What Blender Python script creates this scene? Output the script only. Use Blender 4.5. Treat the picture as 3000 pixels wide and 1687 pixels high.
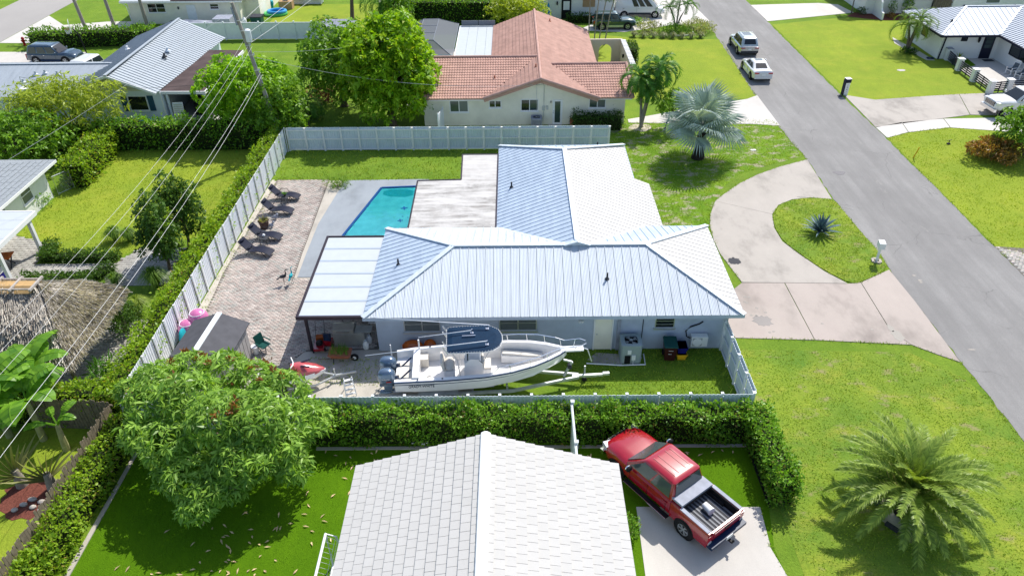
import bpy, math, random
import numpy as np
from mathutils import Vector, Matrix
random.seed(7); RNG=np.random.default_rng(11)
S=bpy.context.scene; COL=S.collection
for o in list(bpy.data.objects): bpy.data.objects.remove(o)
R=math.radians
# ---------------------------------------------------------------- camera
cd=bpy.data.cameras.new('camera'); cam=bpy.data.objects.new('camera',cd); COL.objects.link(cam)
cd.sensor_width=36; cd.lens=26.09; cd.clip_start=.5; cd.clip_end=2000
cam.matrix_world=Matrix(((0.99995536,0.00862808,0.00385069,0),(-0.00182714,0.57644228,-0.81713583,0),(-0.00927002,0.81709232,0.57643232,24),(0,0,0,1)))
S.camera=cam
# ---------------------------------------------------------------- sky and sun
SUN_EL,SUN_AZ=R(50),R(31)
W=bpy.data.worlds.new('World'); S.world=W; W.use_nodes=True
nt=W.node_tree; bgn=nt.nodes['Background']
sk=nt.nodes.new('ShaderNodeTexSky'); sk.sky_type='NISHITA'; sk.sun_disc=False
sk.sun_elevation=SUN_EL; sk.sun_rotation=SUN_AZ; sk.air_density=1.0; sk.dust_density=1.2; sk.altitude=0
nt.links.new(sk.outputs[0],bgn.inputs[0]); bgn.inputs[1].default_value=.15
sl=bpy.data.lights.new('sun','SUN'); sun=bpy.data.objects.new('sun',sl); COL.objects.link(sun)
sl.energy=4.4; sl.angle=R(.53); sl.color=(1,.955,.88)
sd=Vector((math.sin(SUN_AZ)*math.cos(SUN_EL),math.cos(SUN_AZ)*math.cos(SUN_EL),math.sin(SUN_EL)))
sun.rotation_euler=sd.to_track_quat('Z','Y').to_euler(); sun.location=(30,60,60)
vs=S.view_settings; vs.view_transform='Standard'; vs.look='None'; vs.gamma=1; vs.use_curve_mapping=False; vs.exposure=.36
# ---------------------------------------------------------------- helpers
ORG={}
def org(p): return ORG.get(p.name,(0,0,0)) if p is not None else (0,0,0)
def thing(name,label,cat,loc=(0,0,0),rz=0,group=None,world=False):
    o=bpy.data.objects.new(name,None); COL.objects.link(o); o.empty_display_size=.3
    o.location=loc if len(loc)==3 else (loc[0],loc[1],0); o.rotation_euler=(0,0,rz)
    tag(o,label,cat,group)
    if world: ORG[o.name]=tuple(o.location)
    return o
def tag(o,label=None,cat=None,group=None,kind=None):
    if label: o['label']=label
    if cat: o['category']=cat
    if group: o['group']=group
    if kind: o['kind']=kind
    return o
def rawmesh(name,V,F,mat,smooth=False):
    me=bpy.data.meshes.new(name)
    if isinstance(V,np.ndarray):
        n=len(V); k=F.shape[1]; nf=len(F)
        me.vertices.add(n); me.vertices.foreach_set('co',V.astype(np.float32).ravel())
        me.loops.add(nf*k); me.loops.foreach_set('vertex_index',F.astype(np.int32).ravel())
        me.polygons.add(nf); me.polygons.foreach_set('loop_start',np.arange(0,nf*k,k,dtype=np.int32))
        try: me.polygons.foreach_set('loop_total',np.full(nf,k,dtype=np.int32))
        except Exception: pass
        me.update(calc_edges=True)
    else:
        me.from_pydata([tuple(v) for v in V],[],F); me.update()
    if mat is not None: me.materials.append(mat)
    if smooth:
        me.polygons.foreach_set('use_smooth',[True]*len(me.polygons))
        try: me.set_sharp_from_angle(angle=R(smooth if smooth is not True else 40))
        except Exception: pass
    return me
def link(name,me,parent=None,loc=(0,0,0),rot=(0,0,0),label=None,kind=None):
    o=bpy.data.objects.new(name,me); COL.objects.link(o)
    if parent is not None: o.parent=parent; ORG[o.name]=org(parent)
    o.location=loc; o.rotation_euler=rot
    if label: o['label']=label
    if kind: o['kind']=kind
    return o
class B:
    def __init__(s): s.v=[]; s.f=[]
    def add(s,V,F):
        k=len(s.v); s.v+= [tuple(v) for v in V]; s.f+=[tuple(i+k for i in f) for f in F]; return s
    def box(s,x0,x1,y0,y1,z0,z1):
        return s.add([(x0,y0,z0),(x1,y0,z0),(x1,y1,z0),(x0,y1,z0),(x0,y0,z1),(x1,y0,z1),(x1,y1,z1),(x0,y1,z1)],
            [(0,3,2,1),(4,5,6,7),(0,1,5,4),(1,2,6,5),(2,3,7,6),(3,0,4,7)])
    def cb(s,c,d,rz=0,tilt=None):
        M=Matrix.Rotation(rz,3,'Z')
        if tilt: M=M@Matrix.Rotation(tilt[1],3,tilt[0])
        V=[Vector(c)+M@Vector((a*d[0]/2,b*d[1]/2,e*d[2]/2)) for e in (-1,1) for a,b in ((-1,-1),(1,-1),(1,1),(-1,1))]
        return s.add(V,[(0,3,2,1),(4,5,6,7),(0,1,5,4),(1,2,6,5),(2,3,7,6),(3,0,4,7)])
    def bar(s,p,q,w,h=None,up=(0,0,1)):
        p,q=Vector(p),Vector(q); h=h or w; d=(q-p).normalized(); u=Vector(up)
        if abs(d.dot(u))>.98: u=Vector((0,1,0))
        a=d.cross(u).normalized()*(w/2); b=a.cross(d).normalized()*(h/2)
        V=[r+i*a+j*b for r in (p,q) for i,j in ((-1,-1),(1,-1),(1,1),(-1,1))]
        return s.add(V,[(0,1,2,3),(7,6,5,4),(0,4,5,1),(1,5,6,2),(2,6,7,3),(3,7,4,0)])
    def tube(s,pts,r,n=6,closed=False):
        pts=[Vector(p) for p in pts]; m=len(pts); V=[];F=[]
        rr=r if isinstance(r,(list,tuple)) else [r]*m
        for i,p in enumerate(pts):
            a=pts[i-1] if (i or closed) else p; b=pts[(i+1)%m] if (i<m-1 or closed) else p
            d=(b-a).normalized() if (b-a).length>1e-9 else Vector((0,0,1))
            u=Vector((0,0,1)) if abs(d.z)<.9 else Vector((1,0,0))
            x=d.cross(u).normalized(); y=d.cross(x)
            V+=[p+rr[i]*(math.cos(t)*x+math.sin(t)*y) for t in [2*math.pi*k/n for k in range(n)]]
        for i in range(m if closed else m-1):
            for k in range(n):
                j=((i+1)%m)*n
                F.append((i*n+k,i*n+(k+1)%n,j+(k+1)%n,j+k))
        if not closed: F+= [tuple(range(n-1,-1,-1)),tuple(range((m-1)*n,m*n))]
        return s.add(V,F)
    def cyl(s,p,q,r0,r1=None,n=12): return s.tube([p,q],[r0,r0 if r1 is None else r1],n)
    def lathe(s,prof,c=(0,0,0),n=16,axis='z',cap=True):
        V=[];F=[];m=len(prof)
        for r,z in prof:
            for k in range(n):
                t=2*math.pi*k/n; a,b=r*math.cos(t),r*math.sin(t)
                V.append((c[0]+a,c[1]+b,c[2]+z) if axis=='z' else ((c[0]+a,c[1]+z,c[2]+b) if axis=='y' else (c[0]+z,c[1]+a,c[2]+b)))
        for i in range(m-1):
            for k in range(n): F.append((i*n+k,i*n+(k+1)%n,(i+1)*n+(k+1)%n,(i+1)*n+k))
        if cap and prof[0][0]>1e-4: F.append(tuple(range(n-1,-1,-1)))
        if cap and prof[-1][0]>1e-4: F.append(tuple(range((m-1)*n,m*n)))
        return s.add(V,F)
    def prism(s,poly,z0,z1):
        n=len(poly); A=sum(poly[i][0]*poly[(i+1)%n][1]-poly[(i+1)%n][0]*poly[i][1] for i in range(n))
        if A<0: poly=poly[::-1]
        V=[(p[0],p[1],z0) for p in poly]+[(p[0],p[1],z1) for p in poly]
        return s.add(V,[tuple(range(n-1,-1,-1)),tuple(range(n,2*n))]+[(i,(i+1)%n,n+(i+1)%n,n+i) for i in range(n)])
    def slab(s,P,n,t):   # planar 3d polygon extruded by t along n
        P=[Vector(p) for p in P]; n=Vector(n); m=len(P)
        return s.add(P+[p+n*t for p in P],[tuple(range(m-1,-1,-1)),tuple(range(m,2*m))]+[(i,(i+1)%m,m+(i+1)%m,m+i) for i in range(m)])
    def loft(s,secs,closed=True,caps=True):
        m=len(secs[0]); V=[p for c in secs for p in c]; F=[]
        for i in range(len(secs)-1):
            for k in range(m if closed else m-1):
                F.append((i*m+k,i*m+(k+1)%m,(i+1)*m+(k+1)%m,(i+1)*m+k))
        if caps: F+=[tuple(range(m-1,-1,-1)),tuple(range((len(secs)-1)*m,len(secs)*m))]
        return s.add(V,F)
    def ell(s,c,r,nu=12,nv=8):
        prof=[(math.sin(math.pi*i/nv),-math.cos(math.pi*i/nv)) for i in range(nv+1)]
        V=[];F=[]
        for a,z in prof:
            for k in range(nu):
                t=2*math.pi*k/nu; V.append((c[0]+r[0]*a*math.cos(t),c[1]+r[1]*a*math.sin(t),c[2]+r[2]*z))
        for i in range(nv):
            for k in range(nu): F.append((i*nu+k,i*nu+(k+1)%nu,(i+1)*nu+(k+1)%nu,(i+1)*nu+k))
        return s.add(V,F)
    def obj(s,name,mat,parent=None,smooth=False,label=None,kind=None,loc=(0,0,0),rot=(0,0,0)):
        o=org(parent); V=[(v[0]-o[0],v[1]-o[1],v[2]-o[2]) for v in s.v] if any(o) else s.v
        return link(name,rawmesh(name,V,s.f,mat,smooth),parent,loc,rot,label,kind)
def copy_tree(o,parent=None):
    c=o.copy(); COL.objects.link(c)
    if parent is not None: c.parent=parent
    for ch in o.children: copy_tree(ch,c)
    return c
def clip(P,n,d):       # keep points with n.p<=d (2d)
    out=[]
    for i in range(len(P)):
        a,b=P[i],P[(i+1)%len(P)]; da=a[0]*n[0]+a[1]*n[1]-d; db=b[0]*n[0]+b[1]*n[1]-d
        if da<=0: out.append(a)
        if (da<0<db) or (db<0<da):
            t=da/(da-db); out.append((a[0]+(b[0]-a[0])*t,a[1]+(b[1]-a[1])*t))
    return out
def inpoly(x,y,P):
    c=False;j=len(P)-1
    for i in range(len(P)):
        a,b=P[i],P[j]
        if (a[1]>y)!=(b[1]>y) and x<(b[0]-a[0])*(y-a[1])/(b[1]-a[1])+a[0]: c=not c
        j=i
    return c
def smoothpoly(P,k=2):
    for _ in range(k):
        Q=[]
        for i in range(len(P)):
            a,b=P[i],P[(i+1)%len(P)]
            Q+=[(a[0]*.75+b[0]*.25,a[1]*.75+b[1]*.25),(a[0]*.25+b[0]*.75,a[1]*.25+b[1]*.75)]
        P=Q
    return P
# ---------------------------------------------------------------- materials
def newmat(name):
    m=bpy.data.materials.new(name); m.use_nodes=True; return m,m.node_tree,m.node_tree.nodes['Principled BSDF']
def node(nt,t,**kw):
    n=nt.nodes.new(t)
    for k,v in kw.items():
        if k in n.inputs: n.inputs[k].default_value=v
        else: setattr(n,k,v)
    return n
def coords(nt,scale=(1,1,1),world=True,rot=0):
    if world: o=node(nt,'ShaderNodeNewGeometry').outputs['Position']
    else: o=node(nt,'ShaderNodeTexCoord').outputs['Object']
    mp=node(nt,'ShaderNodeMapping'); mp.inputs['Scale'].default_value=scale; mp.inputs['Rotation'].default_value=(0,0,rot)
    nt.links.new(o,mp.inputs[0]); return mp.outputs[0]
def ramp(nt,src,stops):
    r=node(nt,'ShaderNodeValToRGB'); e=r.color_ramp.elements
    while len(e)<len(stops): e.new(.5)
    for i,(p,c) in enumerate(stops):
        e[i].position=p; e[i].color=(c[0],c[1],c[2],1) if isinstance(c,(tuple,list)) else (c,c,c,1)
    nt.links.new(src,r.inputs[0]); return r.outputs[0]
def noise(nt,vec,scale,detail=4,rough=.55):
    n=node(nt,'ShaderNodeTexNoise',Scale=scale,Detail=detail,Roughness=rough); nt.links.new(vec,n.inputs['Vector']); return n.outputs['Fac']
def mixc(nt,f,a,b,mode='MIX'):
    m=node(nt,'ShaderNodeMix',data_type='RGBA',blend_type=mode)
    for k,v in ((0,f),(6,a),(7,b)):
        if isinstance(v,(int,float)): m.inputs[k].default_value=v
        elif isinstance(v,(tuple,list)): m.inputs[k].default_value=(v[0],v[1],v[2],1)
        else: nt.links.new(v,m.inputs[k])
    return m.outputs[2]
def bump(nt,b,h,strength=.3,dist=.05):
    n=node(nt,'ShaderNodeBump'); n.inputs['Strength'].default_value=strength; n.inputs['Distance'].default_value=dist
    nt.links.new(h,n.inputs['Height']); nt.links.new(n.outputs[0],b.inputs['Normal'])
def mat(name,col,rough=.5,metal=0,var=.12,scale=3.0,bmp=0,bscale=40,spec=None,world=True,coat=0,alpha=None):
    m,nt,b=newmat(name); b.inputs['Roughness'].default_value=rough; b.inputs['Metallic'].default_value=metal
    b.inputs['Specular IOR Level'].default_value=spec if spec is not None else (.5 if (coat or metal>.5 or rough<.3) else .12)
    if coat: b.inputs['Coat Weight'].default_value=coat; b.inputs['Coat Roughness'].default_value=.05
    v=coords(nt,world=world)
    f=noise(nt,v,scale,5,.6)
    lo=tuple(c*(1-var) for c in col); hi=tuple(min(1,c*(1+var)) for c in col)
    c=ramp(nt,f,[(.3,lo),(.7,hi)]); nt.links.new(c,b.inputs['Base Color'])
    if bmp: bump(nt,b,noise(nt,v,bscale,3),bmp,.02)
    return m
def leafmat(name,dark,light,trans=.35,rough=.45,extra=None):
    m,nt,b=newmat(name); g=node(nt,'ShaderNodeNewGeometry')
    stops=[(0,dark),(.75,light)]
    if extra: stops+=[(.93,light),(.96,extra)]
    c=ramp(nt,g.outputs['Random Per Island'],stops)
    nz=noise(nt,coords(nt),.9,2); c=mixc(nt,ramp(nt,nz,[(.35,.0),(.7,.45)]),c,tuple(min(1,x*1.5) for x in light))
    nt.links.new(c,b.inputs['Base Color']); b.inputs['Roughness'].default_value=rough; b.inputs['Specular IOR Level'].default_value=.35
    b.inputs['Specular IOR Level'].default_value=.22; t=node(nt,'ShaderNodeBsdfTranslucent'); tc=mixc(nt,1.0,c,(1.5,1.5,.5),'MULTIPLY'); nt.links.new(tc,t.inputs[0])
    ms=node(nt,'ShaderNodeMixShader'); ms.inputs[0].default_value=trans
    nt.links.new(b.outputs[0],ms.inputs[1]); nt.links.new(t.outputs[0],ms.inputs[2])
    nt.links.new(ms.outputs[0],nt.nodes['Material Output'].inputs[0]); return m
def lawnmat(name,a,bcol,patch=None,pamt=.0,scale=.35,fine=9,stripes=0,worn=.35):
    m,nt,b=newmat(name); v=coords(nt)
    big=noise(nt,v,scale,4,.6); mid=noise(nt,coords(nt,(1,.45,1),rot=.3),scale*5,5,.7); fn=noise(nt,v,fine,5,.75)
    c=mixc(nt,ramp(nt,big,[(.35,0.),(.65,1.)]),a,bcol)
    c=mixc(nt,ramp(nt,mid,[(.3,.0),(.7,.6)]),c,tuple(x*q for x,q in zip(bcol,(.62,.7,.8))))
    yl=noise(nt,coords(nt,(.8,1.3,1),rot=.7),scale*1.7,6,.75); c=mixc(nt,ramp(nt,yl,[(.5,0.),(.68,worn)]),c,(bcol[0]*1.35,bcol[1]*1.02,bcol[2]*1.6))
    br=noise(nt,coords(nt,(1.4,.9,1),rot=1.2),scale*3.1,7,.8); c=mixc(nt,ramp(nt,br,[(.63,0.),(.72,worn*1.2)]),c,(a[0]*1.3,a[1]*.75,a[2]*2.5))
    c=mixc(nt,ramp(nt,fn,[(.36,.38),(.6,0.)]),c,tuple(x*.45 for x in a))
    if patch:
        pn=noise(nt,coords(nt,(1,1.6,1)),scale*2.3,6,.7)
        c=mixc(nt,ramp(nt,pn,[(.6-pamt,0.),(.7-pamt,.85)]),c,patch)
    nt.links.new(c,b.inputs['Base Color']); b.inputs['Roughness'].default_value=.9; b.inputs['Specular IOR Level'].default_value=.1
    bump(nt,b,fn,.9,.06); return m
def roadmat(name,col):
    m,nt,b=newmat(name); v=coords(nt); st=noise(nt,coords(nt,(1.3,.06,1)),1.0,5,.65); pa=noise(nt,coords(nt,(1,.5,1)),.33,6,.7); fn=noise(nt,v,22,5,.75)
    c=mixc(nt,ramp(nt,pa,[(.32,0.),(.68,1.)]),tuple(x*.8 for x in col),tuple(x*1.13 for x in col))
    c=mixc(nt,ramp(nt,st,[(.38,.5),(.6,0.)]),c,tuple(x*.72 for x in col))
    bl=noise(nt,coords(nt,(.9,.35,1)),.9,7,.8); c=mixc(nt,ramp(nt,bl,[(.6,0.),(.7,.45)]),c,(col[0]*1.4,col[1]*1.37,col[2]*1.3))
    c=mixc(nt,ramp(nt,fn,[(.35,.35),(.55,0.)]),c,tuple(x*.5 for x in col))
    vo=node(nt,'ShaderNodeTexVoronoi',feature='DISTANCE_TO_EDGE'); vo.inputs['Scale'].default_value=.23
    wv=node(nt,'ShaderNodeVectorMath',operation='ADD'); nz=node(nt,'ShaderNodeTexNoise',Scale=.9,Detail=5); nt.links.new(v,nz.inputs['Vector']); nt.links.new(v,wv.inputs[0]); nt.links.new(nz.outputs['Color'],wv.inputs[1]); nt.links.new(wv.outputs[0],vo.inputs['Vector'])
    cr=mixc(nt,1.0,ramp(nt,vo.outputs['Distance'],[(.0,1.),(.006,0.)]),ramp(nt,noise(nt,v,.25,2),[(.5,0.),(.6,.6)]),'MULTIPLY')
    c=mixc(nt,cr,c,tuple(x*.35 for x in col))
    nt.links.new(c,b.inputs['Base Color']); b.inputs['Roughness'].default_value=.9; b.inputs['Specular IOR Level'].default_value=.2; bump(nt,b,fn,.45,.02); return m
def concmat(name,col,stain=.5,scale=.5,tint=(1,1,1),bmp=.25):
    m,nt,b=newmat(name); v=coords(nt,(1,.55,1)); v2=coords(nt)
    c=ramp(nt,noise(nt,v,scale,6,.65),[(.28,tuple(x*(1-stain*.55) for x in col)),(.5,col),(.75,tuple(min(1,x*1.12) for x in col))])
    c=mixc(nt,ramp(nt,noise(nt,v2,scale*.6,5,.7),[(.5,0.),(.75,.35)]),c,tuple(x*.8*t for x,t in zip(col,tint)))
    fn=noise(nt,v2,30,4,.7); c=mixc(nt,ramp(nt,fn,[(.35,.3),(.6,0.)]),c,tuple(x*.6 for x in col))
    nt.links.new(c,b.inputs['Base Color']); b.inputs['Roughness'].default_value=.85; b.inputs['Specular IOR Level'].default_value=.25
    bump(nt,b,fn,bmp,.02); return m
def glassmat(name,col,rough=.06):
    m,nt,b=newmat(name); b.inputs['Base Color'].default_value=(*col,1); b.inputs['Roughness'].default_value=rough
    b.inputs['Specular IOR Level'].default_value=.7; return m
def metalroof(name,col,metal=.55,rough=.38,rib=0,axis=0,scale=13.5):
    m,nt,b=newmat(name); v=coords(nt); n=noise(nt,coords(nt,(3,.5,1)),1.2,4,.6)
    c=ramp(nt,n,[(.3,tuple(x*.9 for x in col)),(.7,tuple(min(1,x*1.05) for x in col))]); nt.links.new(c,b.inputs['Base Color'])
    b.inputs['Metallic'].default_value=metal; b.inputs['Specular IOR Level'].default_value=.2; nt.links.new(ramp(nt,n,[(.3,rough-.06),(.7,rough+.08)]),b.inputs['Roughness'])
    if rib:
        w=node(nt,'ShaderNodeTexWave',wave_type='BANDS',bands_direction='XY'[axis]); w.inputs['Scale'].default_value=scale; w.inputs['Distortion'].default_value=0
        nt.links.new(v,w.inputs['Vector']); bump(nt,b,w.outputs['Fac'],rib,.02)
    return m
M={}
def mm(k,*a,**kw): M[k]=mat(k,*a,**kw)
mm('white_paint',(.78,.78,.77),.55,var=.05,scale=2,bmp=.08)
mm('vinyl_white',(.74,.77,.79),.4,var=.05,scale=3)
mm('fence_sheet',(.6,.67,.71),.45,var=.07,scale=1.5)
mm('blue_grey_wall',(.43,.49,.59),.8,var=.1,scale=1.2,bmp=.15)
mm('cream_wall',(.8,.765,.65),.8,var=.09,scale=.8,bmp=.2)
mm('pale_blue_wall',(.66,.73,.8),.7,var=.05,scale=1,bmp=.1)
mm('white_wall',(.76,.76,.74),.7,var=.04,scale=1,bmp=.15)
mm('beige_wall',(.66,.56,.46),.8,var=.05,scale=1,bmp=.2)
mm('trim_white',(.8,.8,.8),.5,var=.03)
mm('dark_trim',(.02,.022,.04),.4,var=.1)
mm('bronze',(.05,.04,.05),.4,metal=.3,var=.1)
mm('black',(.015,.015,.017),.5,var=.2)
mm('rubber',(.018,.018,.02),.8,var=.2)
mm('grey_plastic',(.2,.21,.23),.5)
mm('charcoal',(.05,.052,.06),.7,var=.15,scale=8)
mm('chrome',(.75,.76,.78),.18,metal=1,var=.03)
mm('aluminium',(.62,.64,.66),.35,metal=.8,var=.06)
mm('galv',(.5,.53,.55),.5,metal=.6,var=.12)
mm('steel_box',(.5,.5,.48),.35,metal=.7,var=.1)
mm('wood_weathered',(.2,.165,.12),.85,var=.3,scale=5,bmp=.4)
mm('bark',(.14,.11,.085),.9,var=.35,scale=9,bmp=.6,bscale=25)
mm('palm_trunk',(.28,.25,.21),.9,var=.2,scale=8,bmp=.4)
mm('dark_trunk',(.035,.028,.022),.95,var=.4,scale=10,bmp=.7)
mm('pole_wood',(.34,.31,.27),.9,var=.2,scale=4,bmp=.3)
mm('terracotta',(.36,.13,.075),.8,var=.2,scale=6)
mm('brown_pot',(.07,.045,.04),.7)
mm('mulch',(.16,.055,.04),.95,var=.5,scale=20,bmp=.9,bscale=60)
mm('sand',(.5,.44,.36),.95,var=.2,scale=3,bmp=.4)
mm('stone',(.42,.38,.34),.9,var=.25,scale=6,bmp=.5)
mm('boat_white',(.8,.79,.78),.28,var=.03,coat=.5)
mm('boat_cream',(.68,.64,.57),.45,var=.04)
mm('navy_canvas',(.003,.022,.055),.7,var=.15,scale=6,bmp=.2)
mm('navy',(.012,.03,.075),.35,var=.1)
mm('engine_blue',(.13,.19,.27),.22,metal=.5,var=.08,coat=.6)
mm('red_paint',(.33,.006,.018),.22,var=.06,coat=1)
mm('red',(.4,.02,.02),.4)
mm('jet_red',(.45,.07,.08),.22,var=.15,coat=.8,scale=2)
mm('silver_paint',(.5,.52,.5),.25,metal=.6,var=.04,coat=1)
mm('white_car',(.72,.72,.71),.2,var=.02,coat=1)
mm('blue_paint',(.05,.085,.125),.22,metal=.3,var=.06,coat=1)
mm('green_paint',(.012,.055,.05),.25,metal=.2,var=.08,coat=1)
mm('lamp_red',(.4,.01,.015),.2,coat=.5)
mm('lamp_clear',(.75,.76,.78),.12,metal=.3)
mm('bin_brown',(.05,.014,.012),.5)
mm('bin_green',(.012,.07,.06),.5)
mm('tote_blue',(.012,.012,.16),.45)
mm('tote_yellow',(.75,.42,.02),.45)
mm('orange',(.42,.1,.02),.55,var=.2)
mm('pink',(.6,.16,.36),.25,var=.1,coat=.5)
mm('teal',(.02,.34,.4),.3)
mm('bright_blue',(.05,.3,.62),.4)
mm('float_green',(.08,.42,.12),.4)
mm('ac_green',(.3,.36,.36),.5,var=.05)
mm('lounger',(.02,.023,.042),.6,var=.2,scale=12)
mm('tarp_grey',(.3,.32,.38),.5,var=.15,scale=3,bmp=.3,bscale=6)
mm('shed_roof',(.085,.085,.095),.7,var=.15,scale=2)
mm('shed_wall',(.36,.34,.33),.7)
mm('ply',(.4,.26,.14),.8)
mm('net',(.7,.7,.7),.8)
def tilemat():
    m,nt,b=newmat('tile_white'); v=coords(nt); g=node(nt,'ShaderNodeNewGeometry'); oi=node(nt,'ShaderNodeObjectInfo'); ad=node(nt,'ShaderNodeMath',operation='ADD'); nt.links.new(g.outputs['Random Per Island'],ad.inputs[0]); nt.links.new(oi.outputs['Random'],ad.inputs[1]); fr=node(nt,'ShaderNodeMath',operation='FRACT'); nt.links.new(ad.outputs[0],fr.inputs[0])
    c=ramp(nt,fr.outputs[0],[(0,(.475,.465,.445)),(1,(.497,.487,.467))]); st=noise(nt,coords(nt,(.5,1.6,.5)),.9,6,.7); c=mixc(nt,ramp(nt,st,[(.5,0.),(.8,.3)]),c,(.4,.39,.365)); fn=noise(nt,v,28,4,.7); c=mixc(nt,ramp(nt,fn,[(.3,.25),(.5,0.)]),c,(.38,.36,.33))
    nt.links.new(c,b.inputs['Base Color']); b.inputs['Roughness'].default_value=.75; b.inputs['Specular IOR Level'].default_value=.12; bump(nt,b,fn,.15,.02); return m
M['tile_white']=tilemat()
mm('terra_roof',(.47,.285,.23),.75,var=.16,scale=1.4,bmp=.1)
mm('terra_ridge',(.48,.3,.25),.75,var=.12,scale=2)
mm('roof_brown',(.085,.062,.06),.9,var=.35,scale=.7)
mm('shingle_grey',(.27,.295,.315),.9,var=.16,scale=14,bmp=.3)
mm('gable_cream',(.6,.6,.5),.7,var=.04)
mm('shutter_blue',(.03,.085,.14),.5)
mm('thatch',(.3,.25,.2),.95,var=.35,scale=5)
mm('tan_cap',(.5,.32,.14),.7,var=.15)
mm('paver_grey',(.36,.35,.32),.9,var=.18,scale=4,bmp=.2)
mm('wire_light',(.62,.62,.62),.5,metal=.2)
mm('wire_dark',(.05,.05,.05),.6)
mm('leaf_dry',(.62,.47,.27),.7,var=.35,scale=5)
mm('screen_grey',(.19,.21,.24),.7,var=.06)
mm('cushion',(.1,.12,.14),.9)
M['glass']=glassmat('glass',(.012,.016,.018)); M['glass_grey']=glassmat('glass_grey',(.11,.13,.14),.25); M['car_glass']=glassmat('car_glass',(.07,.09,.09),.08); M['glass_green']=glassmat('glass_green',(.035,.06,.06),.12)
M['roof_front']=metalroof('roof_front',(.585,.635,.685),.15,.55,rib=.9,axis=0,scale=4.36); M['roof_side_sky']=metalroof('roof_side_sky',(.46,.545,.65),.2,.5)  # one house roof metal; the second copy has blue sky reflection in its colour
M['roof_sunlit']=metalroof('roof_sunlit',(.55,.54,.525),.1,.6); M['roof_grey']=metalroof('roof_grey',(.36,.4,.44),.15,.65); M['roof_right']=metalroof('roof_right',(.4,.44,.5),.2,.55)  # first one: same house metal for sun-facing slopes, sunlight put into its colour
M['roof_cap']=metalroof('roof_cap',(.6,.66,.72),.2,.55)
M['seam_grey']=mat('seam_grey',(.37,.43,.52),.6,var=.05); M['canopy_panel']=mat('canopy_panel',(.475,.51,.53),.5,var=.03,scale=2)

# ================================================================ setting
def sheet(name,poly,z,m,label=None):
    me=rawmesh(name,[(p[0],p[1],z) for p in (poly if sum(poly[i][0]*poly[(i+1)%len(poly)][1]-poly[(i+1)%len(poly)][0]*poly[i][1] for i in range(len(poly)))>0 else poly[::-1])],[tuple(range(len(poly)))],m)
    o=link(name,me); o['kind']='structure'
    if label: o['label']=label
    return o
def slabs(name,polys,m,z0=0,z1=.03,inset=.012):
    """a paved area cast in slabs with recessed joints"""
    base=bpy.data.objects.new(name,None)
    b=B()
    for P in polys: b.prism(P,-.02,z0+.006)
    base=b.obj(name,M['conc_joint']); base['kind']='structure'
    for P in polys:
        cx=sum(p[0] for p in P)/len(P); cy=sum(p[1] for p in P)/len(P)
        Q=[]
        for p in P:
            d=math.hypot(p[0]-cx,p[1]-cy) or 1; Q.append((p[0]-(p[0]-cx)/d*inset,p[1]-(p[1]-cy)/d*inset))
        B().prism(Q,z0+.006,z1).obj('slab',m,base)
    return base
def bricks(base,poly,L,Wd,gap,ang,z,h,mats,nind=300,name='paver',herring=False,jit=.004):
    ca,sa=math.cos(ang),math.sin(ang)
    U=[(p[0]*ca+p[1]*sa,-p[0]*sa+p[1]*ca) for p in poly]
    x0,x1=min(p[0] for p in U),max(p[0] for p in U); y0,y1=min(p[1] for p in U),max(p[1] for p in U)
    pts=[]; r=random.Random(3); row=0; y=y0+Wd/2
    while y<y1:
        x=x0+(L/2 if row%2 else 0)
        while x<x1:
            if inpoly(x,y,U): pts.append((x*ca-y*sa,x*sa+y*ca))
            x+=L
        y+=Wd; row+=1
    pts.sort(key=lambda p:p[0]**2+p[1]**2)
    mes=[]
    bv=min(.012,Wd*.12)
    for m in mats:
        b=B(); a,c=(L-gap)/2,(Wd-gap)/2
        V=[(-a,-c,0),(a,-c,0),(a,c,0),(-a,c,0),(-a+bv,-c+bv,h),(a-bv,-c+bv,h),(a-bv,c-bv,h),(-a+bv,c-bv,h)]
        b.add(V,[(4,5,6,7),(0,1,5,4),(1,2,6,5),(2,3,7,6),(3,0,4,7)])
        mes.append((rawmesh(name,b.v,b.f,m),np.array(V)))
    for p in pts[:nind]:
        k=r.randrange(len(mats)); link(name,mes[k][0],base,(p[0],p[1],z+r.uniform(-jit,jit)),(r.uniform(-.008,.008),r.uniform(-.008,.008),ang+r.uniform(-.012,.012)))
    rest=np.array(pts[nind:])
    if len(rest):
        ks=np.random.default_rng(5).integers(0,len(mats),len(rest))
        for k,m in enumerate(mats):
            q=rest[ks==k]; n=len(q)
            if n==0: continue
            V=mes[k][1]; X=V[:,0]*ca-V[:,1]*sa; Y=V[:,0]*sa+V[:,1]*ca
            A=np.empty((n,8,3)); A[:,:,0]=q[:,0:1]+X; A[:,:,1]=q[:,1:2]+Y; A[:,:,2]=z+V[:,2]+np.random.default_rng(k).uniform(-jit,jit,(n,1))
            F=np.array([(4,5,6,7),(0,1,5,4),(1,2,6,5),(2,3,7,6),(3,0,4,7)])
            F=(F[None]+8*np.arange(n)[:,None,None]).reshape(-1,4)
            link(name,rawmesh(name,A.reshape(-1,3),F,m),base,kind='stuff')
def inpoly_np(x,y,P):
    c=np.zeros(len(x),bool); j=len(P)-1
    for i in range(len(P)):
        a,b=P[i],P[j]
        if a[1]!=b[1]: c^=((a[1]>y)!=(b[1]>y))&(x<(b[0]-a[0])*(y-a[1])/(b[1]-a[1])+a[0])
        j=i
    return c
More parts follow.
